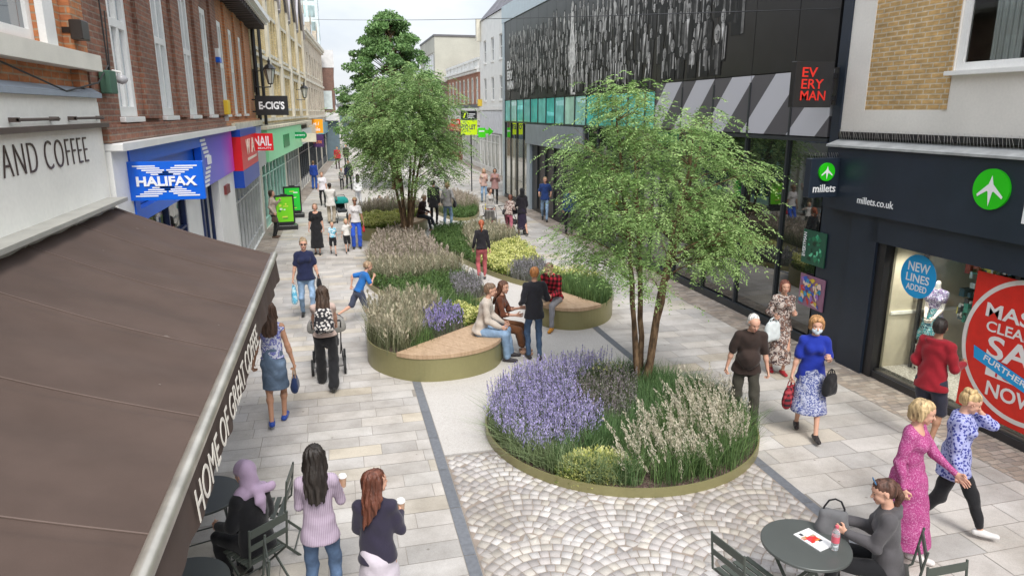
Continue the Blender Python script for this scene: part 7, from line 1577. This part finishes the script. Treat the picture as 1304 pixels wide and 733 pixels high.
person(L, 180, 'person in a white T-shirt and narrow black trousers farther up the street', ht(412, 220, L, 1.6, 1.75), wide=1.1, hair=('short', (.25, .12, .06)), top=('shirt', cloth((.66, .62, .66)), dict(sleeve=.7, z0=-.08, inf=.02)), bottom=('trousers', BLK, slim), feet=WALK, px=30)
L = (-1.3, 42.2)
person(L, 5, 'person in matching royal blue top and trousers near the left shops', ht(401, 208, L, 1.6, 1.78), sex='m', hair=('short', (.2, .12, .06)), top=('shirt', cloth((.02, .06, .32)), dict(z0=-.08, inf=.03)), bottom=('trousers', cloth((.03, .10, .38)), dict(knee=.08, hem=.07)), px=25)
L = (.12, 57.)
person(L, 185, 'person in a red jacket, farthest of the walkers', ht(431, 187, L, 1.65, 1.82), sex='m', wide=1.1, hair=('short', DK), top=('jacket', cloth((.42, .03, .04)), dict(z0=-.1, inf=.04)), bottom=('trousers', cloth((.06, .03, .03)), {}), px=20)
L = (.85, 60.)
person(L, 180, 'person in an olive dark coat beside the red jacket', 1.75, sex='m', hair=('short', DK), top=('jacket', cloth((.035, .04, .025)), dict(z0=-.2, inf=.04)), bottom=('trousers', BLK, {}), px=20)
L = (.66, 41.6)
person(L, 175, 'person in a dark navy coat walking with a smaller companion', ht(445, 210, L, 1.65, 1.82), sex='m', hair=('short', DK), top=('jacket', cloth((.02, .022, .05)), dict(z0=-.15, inf=.04)), bottom=('trousers', BLK, slim), feet=WALK, px=25)
L = (.25, 41.5)
person(L, 178, 'small person in a mottled grey top and black leggings by the navy coat', 1.2, child=True, hair=('short', DKB), top=('shirt', pattern('grey_mottle', [(0, (.05, .05, .05)), (.5, (.35, .35, .33))], 14), dict(z0=-.02, inf=.02)), bottom=('trousers', BLK, slim), feet=WALK2, px=25)
L = (.94, 34.)
person(L, 2, 'person with long black hair and a white top walking away', ht(457, 237, L, 1.5, 1.7), skin=BROWN, hair=('long', DK, None, .3), top=('shirt', cloth((.68, .68, .70)), dict(z0=-.1, inf=.025)), bottom=('trousers', cloth((.5, .5, .52)), {}), px=30)
L = (1.66, 32.8)
person(L, 100, 'small person in navy crouching at the far planter', .82, child=True, hair=('short', (.1, .06, .04)), top=('shirt', cloth((.03, .045, .16)), dict(inf=.03)), bottom=('trousers', cloth((.03, .045, .16)), {}), sit=.22, lean=35, feet=((-.15, .2, 0), (.15, .1, 0)), hands=((-.3, .35, .1), (.35, .1, .2)), px=30)
L = (-2.30, 25.9)
J = person(L, 100, 'person in a beige jumper leaning by the vape shop window', ht(344, 243, L, 1.6, 1.78), hair=('bob', DKB), top=('shirt', cloth((.48, .40, .33)), dict(z0=-.06, inf=.025)), bottom=('trousers', cloth((.02, .02, .022)), dict(knee=.07, hem=.05)), hands=((-.18, .22, .40), (.22, .10, .0)), shoe=(.10, .06, .04), px=40)
hbag(J, 1, .2, .2, .09, .06, cloth((.10, .07, .05)), 'small brown bag held by the person in the beige jumper', 'bag')
# -- boy and seat groups
L = (.30, 14.5)
person(L, 66, 'small person in a blue T-shirt running beside the curved bench planter', 1.34, child=True, hair=('crop', (.30, .20, .12)), top=('shirt', cloth((.02, .14, .42)), dict(sleeve=.8, z0=-.02, inf=.022)), bottom=('shorts', cloth((.06, .07, .11)), dict(len=.95)), lean=26, feet=((-.10, -.58, .28), (.10, .22, 0)), hands=((-.22, -.10, .12), (.16, .38, .35)), elbow=((-.5, -1, .2), (.5, -.6, -1)), px=60, shoe=(.10, .10, .11))
L = (2.36, 11.74)
person(L, 108, 'person in a beige sweater and light jeans seated on the curved bench', 1.82, sex='m', hair=('short', (.16, .10, .06)), top=('shirt', cloth((.50, .44, .38)), dict(z0=-.06, inf=.024, fold=.006)), bottom=('trousers', JEANL, dict(knee=.074, hem=.062)), sit=.50, feet=((-.16, .50, 0), (.10, .46, 0)), hands=((-.14, .38, .06), (.14, .36, .06)), lean=14, px=72, shoe=(.04, .035, .04), look=(-10, 0))
L = (2.74, 12.06)
person(L, 116, 'person in a rust brown dress laughing beside the person in the beige sweater', 1.70, hair=('long', (.10, .04, .02), None, .25), top=('shirt', cloth((.12, .04, .02)), dict(z0=-.05, sleeve=1.5)), bottom=('trousers', cloth((.14, .055, .022)), dict(knee=.075, hem=.07, len=.35)), sit=.50, feet=((-.10, .48, 0), (.04, .52, 0)), hands=((-.10, .42, .26), (.18, .40, .20)), lean=10, px=70, look=(25, 0), grip=(.2, .2), shoe=(.5, .3, .2))
L = (3.30, 11.50)
person(L, 2, 'person with short ginger hair in a black blazer and blue jeans, standing', ht(678, 345, L, 1.7, 1.82), sex='m', hair=('short', GING), top=('jacket', cloth((.020, .020, .026)), dict(z0=-.12, inf=.024)), bottom=('trousers', JEAND if False else denim('denim_blue', (.06, .11, .20)), slim), hands=((-.22, .16, .10), (.24, .26, .16)), feet=((-.08, .05, 0), (.10, -.04, 0)), px=70, shoe=(.04, .035, .04), look=(20, 0))
L = (4.34, 13.58)
person(L, 222, 'person in a red checked shirt and grey jeans seated on the round bench', 1.80, sex='m', hair=('crop', (.20, .12, .08)), top=('jacket', pattern('red_check', [(0, (.02, .012, .012)), (.26, (.16, .012, .018)), (.76, (.48, .03, .05))], 62, 'check'), dict(z0=-.04, inf=.026)), bottom=('trousers', cloth((.22, .22, .24)), slim), sit=.49, feet=((-.20, .56, 0), (.10, .44, .22)), hands=((-.12, .40, .10), (.14, .36, .12)), lean=22, px=62, shoe=(.60, .26, .03), look=(0, -14))
L = (3.62, 17.75)
person(L, 8, 'person with a red ponytail, black top and pink trousers walking away', ht(612, 284, L, 1.6, 1.78), hair=('pony', (.36, .09, .035)), top=('shirt', cloth((.018, .016, .02)), dict(z0=.0, inf=.016)), bottom=('trousers', cloth((.42, .10, .11)), dict(knee=.066, hem=.05, len=.18)), feet=((-.08, -.12, .04), (.09, .12, 0)), hands=((-.24, .06, -.02), (.25, .04, -.12)), px=50, shoe=(.05, .05, .06))
L = (4.05, 26.3)
J = person(L, 20, 'person in a grey top and light jeans with a black shoulder bag', ht(575, 232, L, 1.62, 1.8), hair=('bob', (.4, .28, .16)), top=('shirt', cloth((.30, .29, .29)), dict(z0=-.08, inf=.02)), bottom=('trousers', JEANL, slim), hands=((-.22, .1, .0), (.26, .08, .08)), feet=((-.14, .03, 0), (.12, -.04, 0)), px=35)
hbag(J, 1, .30, .22, .12, .10, BLK, 'black shoulder bag on the person in the grey top', 'handbag', off=(0, 0, .18))
L = (3.68, 27.5)
person(L, 20, 'person in a long black coat half hidden by the middle tree', 1.74, sex='m', hair=('short', DK), top=('jacket', BLK, dict(z0=-.25, inf=.04)), bottom=('trousers', BLK, {}), px=30)
L = (3.0, 26.35)
person(L, 128, 'person in dark clothes with pink shoes seated on the hedge planter', 1.70, hair=('short', (.5, .4, .3)), top=('jacket', cloth((.04, .02, .022)), dict(z0=-.05, inf=.03)), bottom=('trousers', cloth((.03, .035, .05)), slim), sit=.49, feet=((-.08, .62, 0), (.08, .5, 0)), hands=((-.14, .3, .1), (.14, .3, .1)), lean=16, px=35, shoe=(.6, .2, .22))
# -- right background
L = (7.05, 33.8)
person(L, 190, 'person in a peach top and blue jeans, left of the two standing people', ht(617, 215, L, 1.6, 1.78), hair=('mid', (.45, .33, .2)), top=('shirt', cloth((.55, .38, .33)), dict(z0=-.08)), bottom=('trousers', JEANL, slim), hands=((-.12, .2, .3), (.2, .15, .1)), px=28)
L = (7.45, 33.1)
person(L, 195, 'person in a dusty pink jacket and black leggings, right of the two standing people', ht(631, 215, L, 1.6, 1.8), skin=TANSK, hair=('bob', DK), top=('jacket', cloth((.38, .22, .21)), dict(z0=-.18, inf=.03)), bottom=('trousers', BLK, slim), hands=((-.14, .2, .36), (.14, .2, .36)), px=28)
L = (5.85, 27.6)
person(L, 130, 'small person running in a yellow T-shirt', 1.0, child=True, hair=('crop', DKB), top=('shirt', cloth((.68, .55, .04)), dict(sleeve=.8, z0=-.02, inf=.025)), bottom=('trousers', cloth((.04, .04, .05)), {}), feet=((-.08, .2, 0), (.08, -.45, .25)), hands=((-.25, -.1, .1), (.2, .3, .25)), lean=12, px=32)
L = (5.98, 24.3)
person(L, 25, 'person in a brown and white patterned top bending over the pushchair', ht(650, 258, L, 1.5, 1.65), hair=('bob', (.14, .05, .03)), top=('shirt', pattern('mottle', [(0, (.5, .42, .38)), (.5, (.14, .08, .07))], 20), dict(z0=-.08, inf=.02)), bottom=('trousers', cloth((.35, .10, .14)), dict(knee=.08, hem=.07)), lean=28, feet=WALK, hands=((-.18, .40, .08), (.18, .40, .08)), px=38)
pushchair(6.18, 24.5, 150, 'dark pushchair between the bending person and the black headscarf', (.03, .03, .032), (.035, .03, .035)); pushchair(5.55, 25.4, 20, 'grey framed pushchair with an uncovered seat in front of the patterned top', (.20, .19, .18), None, frame=(.3, .3, .3))
L = (5.62, 25.9)
person(L, 150, 'person in a pale grey hooded top facing the grey framed pushchair', 1.55, hair=('puff', (.10, .06, .05)), top=('shirt', cloth((.42, .40, .38)), dict(z0=-.05)), bottom=('trousers', cloth((.30, .06, .09)), {}), px=35)
L = (6.45, 24.2)
person(L, 355, 'person in a long black dress and black headscarf', ht(662, 241, L, 1.6, 1.8), hair=('none',), top=('shirt', cloth((.015, .013, .018)), dict(z0=-.1, inf=.03)), bottom=('skirt', cloth((.025, .018, .04)), dict(hem=.22, w=.20)), outfit=[scarf_hijab(BLK, False)], feet=((-.08, .1, 0), (.10, -.30, .05)), hands=((-.16, .3, .1), (.18, .2, .05)), px=38)
L = (8.25, 27.3)
person(L, 200, 'person in a navy T-shirt and rucksack at the cinema entrance', ht(700, 226, L, 1.65, 1.86), sex='m', hair=('short', (.35, .24, .13)), top=('shirt', cloth((.02, .05, .18)), dict(sleeve=.8, z0=-.08, inf=.025)), bottom=('trousers', JEANL, {}), outfit=[rucksack(BLK)], hands=((-.24, .12, .1), (.22, .2, .12)), feet=WALK, px=35)
L = (8.2, 24.0)
person(L, 10, 'person in dark blue behind the leaves of the nearest tree', 1.76, sex='m', hair=('short', DK), top=('jacket', cloth((.015, .035, .13)), dict(z0=-.1, inf=.03)), bottom=('trousers', BLK, {}), px=35)
# -- right foreground
L = (5.52, 8.20)
person(L, 200, 'person in a dark brown polo shirt, walking beside the cream feather grass', ht(950, 405, L, 1.66, 1.82), sex='m', wide=1.14, hair=('bald', (.60, .58, .55)), top=('shirt', cloth((.035, .022, .018)), dict(sleeve=.9, z0=-.10, inf=.024, belly=.02)), bottom=('trousers', cloth((.045, .042, .032)), dict(knee=.078, hem=.065)), hands=((-.28, .10, -.08), (.29, .0, -.08)), feet=((-.10, .24, 0), (.10, -.24, .06)), lean=8, look=(-15, -18), px=88, shoe=(.03, .02, .02))
L = (7.22, 9.85)
J = person(L, 198, 'person in a brown floral outfit carrying a white carrier bag, walking', ht(1000, 363, L, 1.62, 1.76), wide=1.08, hair=('bob', (.16, .05, .03)), top=('shirt', pattern('brown_floral', [(0, (.55, .47, .42)), (.44, (.55, .47, .42)), (.48, (.06, .04, .045)), (.58, (.28, .17, .13))], 18), dict(z0=-.10, inf=.022)), bottom=('skirt', pattern('brown_floral', [], 18), dict(hem=.22, w=.215, flat=1.1)), hands=((-.14, .26, .26), (.20, .22, .20)), feet=((-.08, .09, 0), (.08, -.09, .0)), px=78, shoe=(.40, .02, .03))
hbag(J, 1, .34, .32, .12, .06, pattern('white_bag', [(0, (.68, .74, .75)), (.62, (.05, .42, .48))], 5), 'white and teal carrier bag on the floral person\'s arm', 'carrier bag', name='carrier_bag', rz=.3, off=(-.05, -.05, .05))
L = (6.22, 7.72)
J = person(L, 207, 'person in a royal blue top and face mask with a tartan bag', ht(1027, 406, L, 1.52, 1.66), wide=1.12, hair=('puff', (.42, .22, .09)), top=('shirt', cloth((.012, .03, .30)), dict(sleeve=.85, z0=-.09, inf=.024)), bottom=('skirt', pattern('blue_speckle', [(0, (.08, .10, .26)), (.47, (.08, .10, .26)), (.50, (.42, .44, .55))], 42), dict(hem=.38, w=.25, flat=1.15)), hands=((-.16, .24, .30), (.27, .06, -.08)), feet=((-.08, .34, 0), (.10, -.14, .02)), px=88, outfit=[mask], shoe=(.025, .02, .02))
hbag(J, 1, .28, .30, .12, .10, pattern('tartan', [(0, (.03, .02, .025)), (.26, (.22, .02, .03)), (.76, (.40, .06, .07))], 85, 'check'), 'dark red tartan shopping bag held by the masked person', 'shopping bag', name='shopping_bag', rz=.5)
hbag(J, 0, .24, .30, .11, .06, BLK, 'black shoulder bag at the masked person\'s hip', 'handbag', off=(.06, 0, -.10), rz=.3)
L = (7.50, 6.98)
J = person(L, 75, 'person in a red hooded top looking into the shop window', ht(1205, 408, L, 1.72, 1.84), skin=TANSK, sex='m', wide=1.04, hair=('short', DK), top=('jacket', cloth((.30, .012, .022)), dict(z0=-.11, inf=.034, hood=True, fold=.006)), bottom=('shorts', cloth((.03, .032, .05)), dict(len=.95)), hands=((-.20, .20, .08), (.20, .28, .20)), px=92, look=(-22, 4), shoe=(.5, .5, .5))
L = (5.28, 5.00)
person(L, 148, 'person in a long magenta patterned dress gesturing with one hand', ht(1165, 512, L, 1.6, 1.72), wide=1.14, skin=FAIR, hair=('bob', (.46, .33, .17)), top=('shirt', pattern('magenta', [(0, (.34, .05, .18)), (.52, (.34, .05, .18)), (.56, (.52, .20, .36))], 85), dict(z0=-.05, inf=.018, neck=(.07, .11), fold=.005)), bottom=('skirt', pattern('magenta', [], 85), dict(hem=.22, w=.215, flat=1.05)), hands=((-.12, .36, .10), (.24, .02, -.04)), feet=((-.09, .14, 0), (.09, -.10, 0)), px=115, look=(-10, -14), grip=(-.4, 1), shoe=(.66, .62, .60))
L = (6.10, 5.24)
person(L, 140, 'person in a blue patterned blouse and black leggings shading their eyes', ht(1228, 500, L, 1.6, 1.72), wide=1.22, hair=('up', (.46, .32, .15)), top=('shirt', pattern('blue_dots', [(0, (.05, .06, .26)), (.34, (.05, .06, .26)), (.42, (.36, .38, .62))], 34, 'vor'), dict(z0=-.16, inf=.034, fold=.006)), bottom=('trousers', BLK, dict(knee=.072, hem=.048, len=.12)), hands=((-.02, .12, .60), (.28, .05, -.04)), elbow=((-.35, .8, -.8), (.3, -1, -.4)), feet=((-.10, .36, 0), (.10, -.34, .06)), px=115, look=(0, -20), shoe=(.66, .64, .62))
L = (4.52, 4.36)
J = person(L, -50, 'person in a dark grey jacket with a brown ponytail seated at the table', 1.66, hair=('pony', (.08, .035, .022)), top=('jacket', cloth((.085, .080, .085)), dict(z0=-.18, inf=.028, hood=True, fold=.006)), bottom=('trousers', BLK, slim), sit=.46, feet=((-.1, .46, 0), (.12, .40, 0)), hands=((-.10, .36, .24), (.10, .38, .26)), px=120, lean=6, look=(-12, -14), grip=(1.2, 1.2), shoe=(.03, .03, .03))
m = MB(); H = J['H']
for e in (-1, 1): m.tube([tuple(H(e*.03+math.cos(a)*.026, .055+.0*a, .115+math.sin(a)*.012)) for a in np.linspace(0, 6.28, 10)], .006, 5)
m.build('sunglasses', mat('blue_lens', (.03, .12, .25), .1), J['root'])
bgc = J['W'](np.array([-.02, .47, .60])); r = empty('handbag', (bgc[0], bgc[1], .58), -.5, 'grey fabric bag with black handles on the seated person\'s lap', 'handbag'); B = Blob(.03); [B.cap((-.075, 0, .07+.05*k), (.075, 0, .07+.05*k), .080-.007*k) for k in range(6)]; put('pouch', [B.mesh(.011, .006, 40)], cloth((.13, .13, .135)), r); b = MB(); b.tube([(-.09, 0, .28), (-.085, 0, .38), (-.05, 0, .45), (.0, 0, .47), (.05, 0, .45), (.085, 0, .38), (.09, 0, .28)], .009, 6); b.build('handle', BLK, r)
# window mannequin
J = person((9.42, 9.0-.08), 240, 'headless white shop mannequin in a patterned dress behind the window glass', 1.62, sex='x', skin=(.75, .73, .70), hair=('none',), top=('shirt', pattern('dress_print', [(0, (.45, .45, .55)), (.42, (.08, .07, .16)), (.50, (.30, .20, .38)), (.58, (.6, .6, .68))], 26), dict(sleeve=.5, z0=-.05, inf=.01)), bottom=('skirt', pattern('skirt_print', [(0, (.04, .25, .30)), (.5, (.5, .6, .6)), (.56, (.02, .08, .12))], 24), dict(hem=.55, w=.20)), hands=((-.06, .24, .06), (.06, .26, .06)), px=70)
r = J['root']; r.name = 'mannequin'; r['category'] = 'mannequin'; r.location.z = .20
m = MB(); m.lathe([(.20, 0), (.20, .42), (.001, .42)], n=24); o = m.build('plinth', mat('plinth_white', (.75, .74, .72), .5), r)
